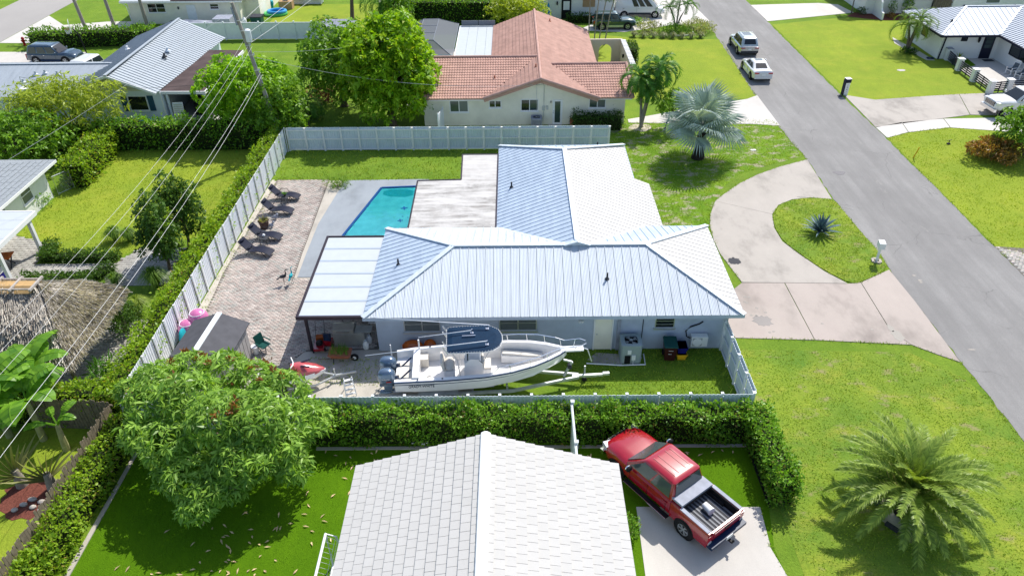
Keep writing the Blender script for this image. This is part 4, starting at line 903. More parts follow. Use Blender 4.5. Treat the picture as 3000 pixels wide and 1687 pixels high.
def tote(loc,lab,m,h=.36,sc=1):
    t=thing('recycling_tub',lab,'recycling tub',loc); b=B(); b.loft([[(-.18*sc,-.24,0),(.18*sc,-.24,0),(.18*sc,.24,0),(-.18*sc,.24,0)],[(-.24*sc,-.3,h),(.24*sc,-.3,h),(.24*sc,.3,h),(-.24*sc,.3,h)]]); b.obj('body',m,t); b=B(); b.loft([[(-.26*sc,-.32,h-.05),(.26*sc,-.32,h-.05),(.26*sc,.32,h-.05),(-.26*sc,.32,h-.05)],[(-.26*sc,-.32,h),(.26*sc,-.32,h),(.26*sc,.32,h),(-.26*sc,.32,h)]]); b.obj('rim',m,t)
tote((8.15,28.0,0),'yellow recycling tub on the grass under a blue one',M['tote_yellow']); tote((8.15,28.05,.37),'deep blue recycling tub stacked on the yellow one',M['tote_blue'],.36)
t=thing('mini_split','white wall mounted outdoor unit with black hose near the corner fence','air conditioner',(9.05,28.42,.42)); B().box(-.4,.4,-.16,.16,0,.6).obj('casing',M['white_paint'],t); b=B()
for k in range(9): b.box(-.34,.12,-.175,-.16,.07+.055*k,.095+.055*k)
b.obj('grille',M['grey_plastic'],t); B().lathe([(.21,0),(.23,.0),(.23,.02),(.21,.02)],(-.11,-.185,.3),20,'y').obj('fan_ring',M['white_paint'],t); B().box(-.38,.38,.16,.24,-.05,.02).obj('bracket',M['galv'],t)
B().tube([(-.42,-.02,.42),(-.62,.02,.52),(-.68,.1,.8),(-.45,.17,1.0),(-.05,.19,1.15),(.12,.19,1.3)],.035,7).obj('hose',M['black'],t,smooth=True)
# ================================================================ boat on its trailer
BR=R(3.6); BO=(-5.62,25.62,0)
BT=thing('motor_boat','white centre console motor boat with navy canopy and twin outboards','boat',BO,BR)
ST=[(0.15,1.14,1.6,1.0,.98,.68,1.3),(1.0,1.2,1.66,1.06,.96,.62,1.3),(1.05,1.2,1.66,1.06,.96,.62,1.02),(2.5,1.25,1.7,1.1,.97,.6,1.0),(4.2,1.25,1.78,1.06,1.0,.6,1.0),(5.4,1.14,1.88,.88,1.1,.64,1.08),(6.4,.92,1.98,.6,1.25,.78,1.2),(7.1,.64,2.05,.36,1.45,1.0,1.38),(7.65,.34,2.1,.16,1.7,1.35,1.75),(7.98,.1,2.14,.04,1.95,1.8,2.05)]
secs=[]
for x,hb,gz,ch,cz,kz,fz in ST:
    g=min(.2,hb*.6); i2=max(hb-g-.06,.02)
    secs.append([(x,-hb,gz),(x,-(hb*.55+ch*.45),(gz+cz)/2),(x,-ch,cz),(x,0,kz),(x,ch,cz),(x,(hb*.55+ch*.45),(gz+cz)/2),(x,hb,gz),(x,hb-.03,gz+.04),(x,hb-g,gz+.04),(x,i2,fz),(x,-i2,fz),(x,-(hb-g),gz+.04),(x,-(hb-.03),gz+.04)])
B().loft(secs).obj('hull',M['boat_white'],BT,smooth=30)
for s in (-1,1):
    B().tube([(x,s*(hb+.012),gz) for x,hb,gz,*_ in ST],.028,6).obj('rub_rail',M['navy'],BT)
    B().tube([(x,s*((hb*.72+ch*.28)+.012),gz*.72+cz*.28+.02) for x,hb,gz,ch,cz,*_ in ST[:-3]],[.02,.02,.02,.016,.014,.01,.006],5).obj('hull_stripe',M['navy'],BT)
text(BT,'GRADY-WHITE',.17,(1.35,-1.235,1.36),(R(82),0,R(-.5)),M['navy'],ext=.01)
b=B(); b.box(.95,1.25,-1.02,1.02,1.0,1.78); b.obj('transom',M['boat_white'],BT)
b=B(); b.box(1.25,1.75,-1.0,-.55,1.0,1.55); b.box(1.25,1.6,.5,1.0,1.0,1.5); b.obj('livewell',M['boat_cream'],BT)
B().box(.2,.95,-.55,.55,1.28,1.32).obj('swim_platform',M['boat_cream'],BT)
b=B(); b.loft([[(3.25,-.42,1.0),(4.15,-.42,1.0),(4.15,.42,1.0),(3.25,.42,1.0)],[(3.3,-.4,1.85),(4.1,-.38,1.85),(4.1,.38,1.85),(3.3,.4,1.85)],[(3.55,-.36,2.1),(4.0,-.34,2.05),(4.0,.34,2.05),(3.55,.36,2.1)]]); b.obj('console',M['boat_white'],BT,smooth=20)
B().slab([(3.95,-.36,2.02),(3.95,.36,2.02),(4.12,.4,1.84),(4.12,-.4,1.84)],(.6,0,.8),.02).obj('windscreen',M['glass_grey'],BT)
B().box(3.42,3.52,-.3,.3,1.9,2.02).obj('dashboard',M['black'],BT); B().tube([(3.3+.05*math.cos(a)*0,.16*math.cos(a)-.1,1.78+.16*math.sin(a)) for a in [i*.524 for i in range(12)]],.015,5,True).obj('steering_wheel',M['chrome'],BT)
B().box(3.16,3.3,-.36,-.05,1.45,1.72).obj('duffel_bag',M['navy'],BT) if 0 else None
b=B(); b.box(4.15,4.5,-.36,.36,1.02,1.45); b.obj('console_seat',M['boat_white'],BT); B().box(4.14,4.5,-.35,.35,1.455,1.54).obj('seat_cushion',M['boat_cream'],BT); B().cb((4.13,0,1.72),(.1,.66,.36)).obj('seat_back',M['boat_cream'],BT)
b=B(); b.box(2.35,2.85,-.42,.42,1.0,1.5); b.obj('leaning_post',M['boat_white'],BT); B().ell((2.6,0,1.62),(.26,.46,.16),12,8).obj('seat_cushion',M['boat_cream'],BT,smooth=True); b=B(); b.loft([[(2.3,-.44,1.55),(2.42,-.44,1.55),(2.42,.44,1.55),(2.3,.44,1.55)],[(2.2,-.42,2.0),(2.3,-.42,2.02),(2.3,.42,2.02),(2.2,.42,2.0)]]); b.obj('seat_back',M['boat_cream'],BT)
for s in (-1,1):
    b=B(); b.loft([[(5.0,s*.92,1.08),(5.0,s*.5,1.08),(6.9,s*.12,1.2),(6.9,s*.42,1.3)],[(5.0,s*.92,1.5),(5.0,s*.5,1.5),(6.9,s*.12,1.6),(6.9,s*.42,1.62)]]); b.obj('bow_seat',M['boat_white'],BT)
    b=B(); b.loft([[(5.05,s*.88,1.505),(5.05,s*.54,1.505),(6.85,s*.14,1.61),(6.85,s*.38,1.63)],[(5.05,s*.88,1.57),(5.05,s*.54,1.57),(6.85,s*.14,1.67),(6.85,s*.38,1.69)]]); b.obj('seat_cushion',M['boat_cream'],BT)
    # rails
    pts=[(4.5,s*1.12,1.86),(4.9,s*1.12,2.24),(5.8,s*1.0,2.34),(6.7,s*.78,2.44),(7.5,s*.42,2.5),(7.9,s*.26,2.44),(8.6,s*.26,2.5),(8.85,s*.1,2.5)]
    B().tube(pts,.018,6).obj('bow_rail',M['chrome'],BT)
    for p,q in (((5.3,s*1.06,2.29),(5.35,s*1.08,1.9)),((6.2,s*.9,2.39),(6.25,s*.88,1.99)),((7.0,s*.66,2.46),(7.05,s*.6,2.07)),((7.7,s*.34,2.47),(7.75,s*.22,2.13)),((8.4,s*.26,2.48),(8.3,s*.14,2.14))): B().tube([p,q],.015,5).obj('stanchion',M['chrome'],BT)
    B().tube([(2.6,s*.95,1.85),(2.75,s*.85,3.15)],.025,6).obj('top_leg',M['aluminium'],BT) if 0 else None
    B().tube([(3.1,s*.5,1.05),(3.0,s*.55,2.2),(2.75,s*.75,2.95)],.024,6).obj('canopy_leg',M['aluminium'],BT); B().tube([(4.1,s*.5,1.05),(4.2,s*.55,2.2),(4.5,s*.7,2.95)],.024,6).obj('canopy_leg',M['aluminium'],BT)
    B().tube([(2.75,s*.75,2.95),(4.5,s*.7,2.95)],.02,6).obj('canopy_rail',M['aluminium'],BT)
B().box(7.7,8.75,-.17,.17,2.1,2.17).obj('bow_pulpit',M['boat_white'],BT); B().tube([(8.75,0,2.15),(8.95,.0,2.05),(9.15,-.1,1.4)],.03,6).obj('anchor_shank',M['aluminium'],BT)
# canvas top
TP_=[(2.55,-.78),(2.66,-.92),(3.2,-.95),(4.2,-.95),(4.6,-.85),(4.9,-.6),(5.03,-.25),(5.05,0)]; TP_=TP_+[(x,-y) for x,y in TP_[-2::-1]]
b=B(); V=[(x,y,3.0) for x,y in TP_]+[(x*.8+.76,y*.6,3.06) for x,y in TP_]; n=len(TP_); b.add(V,[(i,(i+1)%n,n+(i+1)%n,n+i) for i in range(n)]+[tuple(range(n,2*n))]); b.add([(x,y,2.97) for x,y in TP_],[tuple(range(n-1,-1,-1))]); b.obj('canopy',M['navy_canvas'],BT)
B().tube([(x,y,2.98) for x,y in TP_],.019,6,True).obj('canopy_frame',M['white_paint'],BT)
b=B()
for i in range(n):
    p,q=Vector((*TP_[i],2.98)),Vector((*TP_[(i+1)%n],2.98)); L=(q-p).length
    for k in range(max(1,int(L/.12))): c=p.lerp(q,(k+.5)/max(1,int(L/.12))); b.cb((c.x*.985+.055,c.y*.96,c.z+.02),(.02,.02,.02))
b.obj('lacing',M['white_paint'],BT)
for p,q in (((4.35,-.52,3.25),(-.95,-1.05,3.2)),((4.5,.6,3.25),(-.9,1.2,3.55)),((3.7,.35,3.2),(1.3,.1,3.15))): B().tube([p,q],[.028,.012],6).obj('outrigger_pole',M['aluminium'],BT)
for p in ((4.35,-.52),(4.4,.6),(3.7,.35)): b=B(); b.cyl((p[0],p[1],3.05),(p[0],p[1],3.28),.03,.03,8); b.cb((p[0],p[1],3.07),(.14,.14,.02)); b.obj('outrigger_mount',M['chrome'],BT)
B().bar((3.25,.08,3.12),(3.85,.08,3.12),.04).obj('grab_bar',M['chrome'],BT)
for y in (-.75,-.35,.35,.75): B().tube([(2.6,y,2.78),(2.38,y,3.2)],.028,6).obj('rod_holder',M['aluminium'],BT)
for sx,s in ((1.7,1),(1.2,-1),(2.3,-1),(3.0,-1),(3.9,-1)): B().lathe([(.03,0),(.045,.01),(0,.01)],(sx,s*1.14,1.74),8).obj('rod_hole',M['black'],BT)
B().tube([(1.2,.98,1.8),(1.2,.98,2.3)],.04,6).obj('rod_rack',M['white_paint'],BT)
def outboard(y,lab):
    b=B(); secs=[]
    for z,x0_,x1_,w in ((1.02,-.42,.12,.16),(1.1,-.6,.16,.24),(1.4,-.68,.17,.27),(1.62,-.66,.14,.26),(1.75,-.55,.02,.2),(1.8,-.42,-.1,.1)):
        cx,rx=(x0_+x1_)/2,(x1_-x0_)/2; secs.append([(cx+rx*math.copysign(abs(math.cos(a))**.7,math.cos(a)),y+w*math.copysign(abs(math.sin(a))**.7,math.sin(a)),z) for a in [i*6.283/16 for i in range(16)]])
    o=b.loft(secs).obj('outboard_motor',M['engine_blue'],BT,smooth=45)
    b=B(); b.loft([[(-.42,y-.11,.95),(.0,y-.12,.95),(.0,y+.12,.95),(-.42,y+.11,.95)],[(-.42,y-.06,.55),(-.1,y-.07,.55),(-.1,y+.07,.55),(-.42,y+.06,.55)]]); b.box(-.6,-.05,y-.16,y+.16,.93,1.02); b.obj('midsection',M['engine_blue'],o)
    B().ell((-.38,y,.42),(.32,.07,.08),10,6).obj('gearcase',M['engine_blue'],o,smooth=True); B().slab([(-.62,y-.01,.5),(-.02,y-.01,.5),(-.02,y+.1,.5),(-.62,y+.1,.5)],(0,0,1),.02).obj('cavitation_plate',M['engine_blue'],o)
    f=B()
    for k in range(3): a=k*2.094; f.add([(-.72,y,.42),(-.7,y+.17*math.cos(a),.42+.17*math.sin(a)),(-.76,y+.17*math.cos(a+.7),.42+.17*math.sin(a+.7))],[(0,1,2)])
    f.obj('propeller',M['galv'],o); B().box(-.05,.3,y-.1,y+.1,.9,1.35).obj('bracket',M['charcoal'],o)
    text(o,'YAMAHA',.085,(-.27,y-.278,1.42),(R(90),0,0),M['trim_white'],ext=.006); B().cb((-.15,y-.275,1.28),(.22,.012,.05)).obj('red_stripe',M['red'],o)
    B().tube([(.1,y-.05,1.45),(.35,y-.12,1.3),(.55,y-.02,1.42),(.85,y+.1,1.65)],.04,7).obj('hose',M['navy'],o,smooth=True)
outboard(-.42,''); outboard(.42,'')
tt=thing('boat_trailer','silver boat trailer frame carrying the white motor boat','boat trailer',BO,BR)
for s in (-1,1):
    B().bar((-.2,s*.75,.42),(5.4,s*.75,.42),.1,.14).obj('frame_rail',M['galv'],tt); B().bar((5.4,s*.75,.42),(8.6,s*.08,.46),.1,.14).obj('frame_rail',M['galv'],tt)
    B().bar((0,s*.55,.62),(4.6,s*.5,.62),.16,.08).obj('bunk',M['tarp_grey'],tt)
    for x in (1.6,2.5):
        w=B(); w.lathe([(.17,-.1),(.33,-.1),(.35,-.05),(.35,.05),(.33,.1),(.17,.1)],(0,0,0),20,'y'); w=w.obj('wheel',M['rubber'],tt,loc=(x,s*1.0,.35)); B().lathe([(0,-.08),(.17,-.09),(.17,.09),(0,.08)],(0,0,0),14,'y').obj('rim',M['galv'],w)
    B().box(1.15,2.95,s*1.0-.14,s*1.0+.14,.72,.76).obj('mudguard',M['galv'],tt)
for x in (.3,2.0,3.6,5.2): B().bar((x,-.75,.42),(x,.75,.42),.09,.1).obj('cross_member',M['galv'],tt)
B().bar((8.3,0,.46),(9.75,0,.46),.12,.12).obj('tongue',M['galv'],tt); B().cb((9.9,0,.52),(.3,.14,.12)).obj('coupler',M['galv'],tt); b=B(); b.bar((7.9,0,.5),(8.25,0,1.35),.1,.1); b.bar((8.25,0,1.35),(7.85,0,1.5),.08,.08); b.obj('winch_post',M['galv'],tt); B().lathe([(.1,-.12),(.1,.12)],(8.15,0,1.1),12,'y').obj('winch',M['charcoal'],tt)
b=B(); b.cyl((8.9,.12,.1),(8.9,.12,.95),.04,.04,8); b.obj('jack',M['galv'],tt); B().lathe([(.02,-.05),(.12,-.05),(.12,.05),(.02,.05)],(8.9,.12,.12),12,'y').obj('jack_wheel',M['rubber'],tt)
for s in (-1,1): B().tube([(-.1,s*.95,.45),(-.15,s*1.2,.5),(-.15,s*1.2,1.9)],.03,6).obj('guide_post',M['white_paint'],tt) if s>0 else None
# ---------------------------------------------------------------- jet ski with its trailer, step ladder
JO=(-10.55,26.1,0); JR=R(11)
t=thing('jet_ski','red and white jet ski with black seat half under the mango tree','jet ski',(JO[0],JO[1],.35),JR)
secs=[]
for x,w,z0,z1 in ((-1.5,.45,.1,.42),(-1.2,.55,.05,.48),(-.3,.58,.02,.52),(.5,.55,.04,.56),(1.1,.4,.12,.56),(1.5,.16,.28,.52),(1.62,.04,.38,.48)): secs.append([(x,-w*.5,z0),(x,w*.5,z0),(x,w,z0+(z1-z0)*.55),(x,w*.9,z1),(x,-w*.9,z1),(x,-w,z0+(z1-z0)*.55)])
B().loft(secs).obj('hull',M['boat_white'],t,smooth=40)
secs=[]
for x,w,h in ((-.1,.3,.5),(.1,.36,.95),(.45,.42,.98),(.8,.44,.86),(1.2,.34,.7),(1.5,.14,.58),(1.6,.03,.52)): secs.append([(x,-w,.5),(x,-w*.85,.5+(h-.5)*.6),(x,-w*.35,h),(x,0,h+.02),(x,w*.35,h),(x,w*.85,.5+(h-.5)*.6),(x,w,.5)])
B().loft(secs).obj('hood',M['jet_red'],t,smooth=35); b=B(); b.loft([[(-1.35,-.26,.48),(-1.35,.26,.48),(-1.35,.16,.72),(-1.35,-.16,.72)],[(-.6,-.28,.5),(-.6,.28,.5),(-.6,.18,.86),(-.6,-.18,.86)],[(.05,-.26,.5),(.05,.26,.5),(.05,.15,.92),(.05,-.15,.92)]]); b.obj('seat',M['charcoal'],t,smooth=30)
B().tube([(.12,-.4,1.08),(.22,-.1,1.02),(.22,.1,1.02),(.12,.4,1.08)],.03,6).obj('handlebar',M['white_paint'],t)
for s in (-1,1): B().box(-1.4,.1,s*.44-.1,s*.44+.1,.46,.5).obj('footwell',M['charcoal'],t); B().cb((.75,s*.2,.93),(.45,.08,.03),s*.35).obj('decal',M['dark_trim'],t)
t=thing('jet_ski_trailer','small grey trailer tongue sticking out from under the red jet ski','trailer',JO,JR)
for s in (-1,1): B().bar((-1.4,s*.5,.3),(1.1,s*.5,.3),.06,.08).obj('frame_rail',M['galv'],t); B().bar((1.1,s*.5,.3),(2.0,s*.04,.32),.06,.08).obj('frame_rail',M['galv'],t); w=B(); w.lathe([(.1,-.07),(.24,-.07),(.24,.07),(.1,.07)],(0,0,0),16,'y'); w.obj('wheel',M['rubber'],t,loc=(-.4,s*.68,.24))
B().bar((1.9,0,.32),(3.0,0,.4),.08,.08).obj('tongue',M['galv'],t); B().bar((2.0,0,.3),(2.0,0,.75),.05,.05).obj('winch_post',M['galv'],t)
t=thing('step_ladder','small white folding step ladder standing on the gravel beside the outboards','ladder',(-7.75,25.6,0),R(20))
for s in (-1,1): B().bar((s*.24,-.3,0),(s*.18,0,.95),.05,.03).obj('side_rail',M['white_paint'],t); B().bar((s*.24,.32,0),(s*.18,.03,.95),.04,.03).obj('back_leg',M['white_paint'],t)
for k in range(4): B().box(-.22,.22,-.3+.075*k,-.18+.075*k,.16+.22*k,.19+.22*k).obj('step',M['white_paint'],t)
# ---------------------------------------------------------------- soccer goal by the tiled roof
t=thing('soccer_goal','white soccer goal frame with net beside the tiled roof eave','goal',(-6.75,15.1,0))
f=B(); f.tube([(-.0,-3,.05),(0,1.3,.05),(0,1.3,1.9),(0,-3,1.9)],.05,8); f.obj('goal_frame',M['white_paint'],t); B().tube([(0,1.3,1.9),(.35,1.3,1.75),(.6,1.3,.05),(0,1.3,.05)],.03,6).obj('side_frame',M['white_paint'],t)
b=B()
for k in range(22):
    y=-3+.2*k; b.tube([(0,y,1.9),(.35,y,1.7),(.6,y,.05)],.006,4)
for k in range(10): z=.1+.18*k; b.tube([(.58-.25*(z/1.7)**2,-3,z),(.58-.25*(z/1.7)**2,1.3,z)],.006,4)
b.obj('net',M['net'],t)

# ================================================================ vehicles (local: x forward, y left, z up)
def wheel(t,x,y,r,w,spokes=5,rim='aluminium',out=1):
    b=B(); b.lathe([(r*.62,-w/2),(r*.93,-w/2),(r,-w*.3),(r,w*.3),(r*.93,w/2),(r*.62,w/2)],(0,0,0),24,'y',False); o=b.obj('wheel',M['rubber'],t,smooth=40,loc=(x,y,r))
    d=B(); d.lathe([(0,out*w*.2),(r*.62,out*w*.2)],(0,0,0),20,'y'); d.obj('hub_recess',M['black'],o)
    s=B()
    for k in range(spokes):
        for e in (-.09,.09):
            a=6.283*k/spokes+e; s.bar((.05*math.cos(a),out*w*.42,.05*math.sin(a)),(r*.62*math.cos(a+e*.6),out*w*.44,r*.62*math.sin(a+e*.6)),r*.085,.02,(0,1,0))
    s.lathe([(r*.56,out*w*.46),(r*.66,out*w*.48),(r*.66,out*w*.4)],(0,0,0),24,'y',False); s.lathe([(0,out*w*.46),(r*.14,out*w*.44)],(0,0,0),10,'y')
    s.obj('rim',M[rim],o)
def quadw(t,name,C,m,s0=0,s1=1,v0=0,v1=1,off=.012,th=.006,label=None):
    """window slab on a bilinear face C=(bottom0,bottom1,top1,top0)"""
    C=[Vector(c) for c in C]; n=(C[1]-C[0]).cross(C[3]-C[0]).normalized()
    f=lambda s,v:(C[0].lerp(C[1],s)).lerp(C[3].lerp(C[2],s),v)
    P=[f(s0,v0),f(s1,v0),f(s1,v1),f(s0,v1)]
    b=B(); b.slab([p+n*off for p in P],n,th); return b.obj(name,m,t,label=label)
def ring(x0,x1,w,z,r=.12,n=3):
    out=[]
    for cx,cy,a0 in ((x1-r,w-r,0),(x0+r,w-r,90),(x0+r,-w+r,180),(x1-r,-w+r,270)):
        for i in range(n+1): a=R(a0+90*i/n); out.append((cx+r*math.cos(a),cy+r*math.sin(a),z))
    return out
def car(name,label,cat,loc,rz,L,Wd,paint,st,cab,wheels,wr,side=((.04,.48),(.52,.96)),glass='glass',group=None,lower=None,spokes=5,rim='aluminium',detail=True,rails=False,sunroof=None,plate=None,tail='v',grille=True,rear_win=(.12,.88,.25,.9)):
    """st: (x, halfwidth, zbottom, zshoulder, ztop); cab: xr0,xf0,wb,zb,xr1,xf1,wr,zr"""
    t=thing(name,label,cat,(loc[0],loc[1],loc[2] if len(loc)>2 else .02),rz,group)
    secs=[]
    for x,w,zb,zs,zt in st:
        zm=zb+(zs-zb)*.5
        half=[(w*.84,zb),(w*.97,zb+.1),(w,zm),(w*.985,zs-.06),(w*.93,zs),(w*.78,zt),(w*.4,zt+.02)]
        secs.append([(x,-a,z) for a,z in half]+[(x,0,zt+.03)]+[(x,a,z) for a,z in half[::-1]])
    B().loft(secs).obj('body',paint,t,smooth=35)
    xr0,xf0,wb,zb,xr1,xf1,wt,zr=cab
    b=B(); b.loft([ring(xr0,xf0,wb,zb-.08),ring(xr0*.97+xr1*.03,xf0*.97+xf1*.03,wb,zb),ring(xr1-.04,xf1+.06,wt+.01,zr-.07),ring(xr1+.05,xf1-.05,wt-.05,zr-.015),ring(xr1+.25,xf1-.25,wt-.3,zr)]); b.obj('cabin',paint,t,smooth=38)
    g=M[glass]; zt=zr-.07
    F=lambda x,y,z:(x,y,z)
    quadw(t,'windshield',[(xf0,-wb*.93,zb),(xf0,wb*.93,zb),(xf1+.06,wt*.93,zt),(xf1+.06,-wt*.93,zt)],g,.03,.97,.04,.93)
    quadw(t,'rear_window',[(xr0,wb*.93,zb),(xr0,-wb*.93,zb),(xr1-.04,-wt*.93,zt),(xr1-.04,wt*.93,zt)],g,rear_win[0],rear_win[1],rear_win[2],rear_win[3])
    for s in (-1,1):
        C=[(xf0,wb,zb),(xr0,wb,zb),(xr1-.04,wt+.01,zt),(xf1+.06,wt+.01,zt)] if s>0 else [(xr0,-wb,zb),(xf0,-wb,zb),(xf1+.06,-wt-.01,zt),(xr1-.04,-wt-.01,zt)]
        for a,c in side:
            quadw(t,'side_window',C,g,a if s>0 else 1-c,c if s>0 else 1-a,.06,.9)
    for x in wheels:
        for s in (-1,1):
            w=Wd/2; B().lathe([(wr+.07,s*(w-.14)),(wr+.07,s*(w+.004)),(wr*.9,s*(w+.006))],(x,0,wr),24,'y').obj('wheel_arch',M['black'],t)
            wheel(t,x,s*(w-.07),wr,.22,spokes,rim,s)
    xf,xr=st[-1][0],st[0][0]; hwf,hwr=st[-2][1],st[1][1]
    if detail:
        zf=st[-2][3]; zrr=st[1][3]
        for s in (-1,1):
            B().cb((xf-.14,s*hwf*.72,zf-.14),(.26,hwf*.42,.14),s*-.25).obj('headlight',M['lamp_clear'],t)
            if tail=='v': B().cb((xr+.1,s*hwr*.88,zrr-.2),(.16,.2,.36)).obj('tail_light',M['lamp_red'],t)
            else: B().cb((xr+.06,s*hwr*.66,zrr-.12),(.18,hwr*.55,.1),s*.2).obj('tail_light',M['lamp_red'],t)
            B().ell((xf0-.25,s*(wb+.16),zb+.1),(.1,.13,.09),8,6).obj('mirror',paint,t,smooth=True)
            for x in (xr0*.45+xf0*.55,xr0*.8+xf0*.2): B().cb((x,s*Wd*.497,zb-.16),(.16,.025,.03)).obj('door_handle',M['chrome'],t)
            for x in (xf0-.35,xr0*.5+xf0*.5,xr0*.82+xf0*.18): B().cb((x,s*Wd*.4975,zb-.35),(.012,.012,.55)).obj('door_gap',M['black'],t)
        b=B(); b.cb((xf-.06,0,st[-2][2]+.18),(.16,hwf*1.8,.2)); b.obj('front_bumper',lower or M['charcoal'],t)
        b=B(); b.cb((xr+.06,0,st[1][2]+.16),(.18,hwr*1.84,.2)); b.obj('rear_bumper',lower or M['charcoal'],t)
        if grille: B().cb((xf-.0,0,zf-.2),(.05,hwf*1.0,.22)).obj('grille',M['black'],t)
        B().cb((xr-.012,0,st[1][2]+.42),(.02,.32,.15)).obj('number_plate',M['trim_white'],t)
    if lower:
        for s in (-1,1): B().cb((0,s*(Wd/2-.0),st[2][2]+.14),((wheels[1]-wheels[0])-2*wr-.2,.05,.22)).obj('sill_trim',lower,t)
    if rails:
        for s in (-1,1): B().tube([(xr1+.2,s*(wt-.1),zr-.02),(xr1+.3,s*(wt-.1),zr+.06),(xf1-.4,s*(wt-.1),zr+.06),(xf1-.25,s*(wt-.1),zr-.02)],.02,6).obj('roof_rail',M[rails],t)
    if sunroof: B().cb(((sunroof[0]+sunroof[1])/2,0,zr+.005),(sunroof[1]-sunroof[0],wt*1.1,.012)).obj('sunroof',M['glass_grey'],t)
    return t
def suv_st(L,W,zt=1.05,zs=1.0,hood=1.06,cl=.28):
    l=L/2; w=W/2
    return [(-l,w*.86,cl+.16,.92,.94),(-l+.12,w*.95,cl+.05,zs,zs+.02),(-l+.6,w,cl,zs,zs+.04),(0,w,cl,zs-.02,zs+.02),(l-1.55,w,cl,zs-.02,zs+.05),(l-.9,w*.98,cl,zs-.04,hood),(l-.35,w*.93,cl+.04,zs-.1,hood-.1),(l-.08,w*.82,cl+.1,zs-.25,hood-.24),(l,w*.7,cl+.18,zs-.35,hood-.4)]
def face(a,b): return math.atan2(b[1]-a[1],b[0]-a[0])
# cars on the road face away from the camera
car('suv','pale silver SUV parked on the road ahead of the white sedan','car',(23.4,75.8),R(90),4.9,1.95,M['silver_paint'],suv_st(4.9,1.95),(-2.35,1.0,.86,1.02,-1.95,.25,.7,1.75),(-1.45,1.45),.38,side=((.05,.33),(.37,.64),(.68,.93)),lower=M['charcoal'],rails='aluminium',sunroof=(-1.0,.0),tail='h')
sed=[(-2.4,.78,.4,.86,.88),(-2.3,.86,.3,.98,1.02),(-1.9,.9,.22,.98,1.04),(-1.2,.92,.2,.96,1.0),(.6,.92,.2,.92,.98),(1.3,.9,.2,.88,.94),(1.9,.86,.22,.8,.86),(2.25,.76,.3,.68,.7),(2.4,.62,.36,.6,.56)]
car('sedan','glossy white sedan parked on the road behind the silver SUV','car',(22.75,68.5),R(90),4.85,1.86,M['white_car'],sed,(-1.75,1.05,.8,.96,-.85,.25,.6,1.43),(-1.4,1.45),.34,side=((.1,.46),(.5,.86)),sunroof=(-.55,.05),tail='h',lower=M['white_car'])
car('suv','dark blue grey SUV parked on the driveway beyond the grey metal roof','car',(-45.7,74.1),R(-4),5.0,2.0,M['blue_paint'],suv_st(5.0,2.0,hood=1.12),(-2.4,.95,.88,1.05,-2.1,.3,.74,1.78),(-1.5,1.5),.39,side=((.05,.33),(.37,.64),(.68,.94)),rails='charcoal',lower=M['navy'])
car('van','white vehicle mostly hidden behind the grey metal roof edge','car',(-40.7,69.2),R(-100),4.8,1.9,M['white_car'],suv_st(4.8,1.9),(-2.35,1.0,.86,1.02,-2.0,.3,.72,1.72),(-1.45,1.45),.36)
car('suv','dark green SUV with silver lower trim parked behind the thin palm trunks','car',(11.2,83.8),R(0),4.7,1.85,M['green_paint'],suv_st(4.7,1.85,hood=1.1),(-2.25,.8,.8,1.06,-2.05,.2,.68,1.72),(-1.4,1.4),.38,side=((.06,.34),(.38,.64),(.68,.92)),lower=M['silver_paint'],rails='aluminium')
vst=[(-2.85,.95,.45,1.15,1.17),(-2.8,1.0,.38,1.2,1.22),(-2.2,1.01,.35,1.2,1.25),(0,1.01,.35,1.2,1.24),(1.4,1.01,.35,1.16,1.24),(2.1,.99,.36,1.08,1.18),(2.6,.93,.4,.95,1.05),(2.8,.85,.48,.8,.8)]
VAN=car('van','white panel van with dark side windows parked by the white house','van',(14.6,88.5),R(-3),5.7,2.02,M['white_car'],vst,(-2.82,2.1,.98,1.2,-2.75,1.15,.86,2.15),(-1.75,1.75),.37,side=((.12,.25),(.29,.41),(.44,.56)),lower=M['charcoal'])
text(VAN,'air conditioning',.17,(-1.3,-1.0,1.45),(R(82),0,0),M['tarp_grey'],ext=.004) if 0 else None
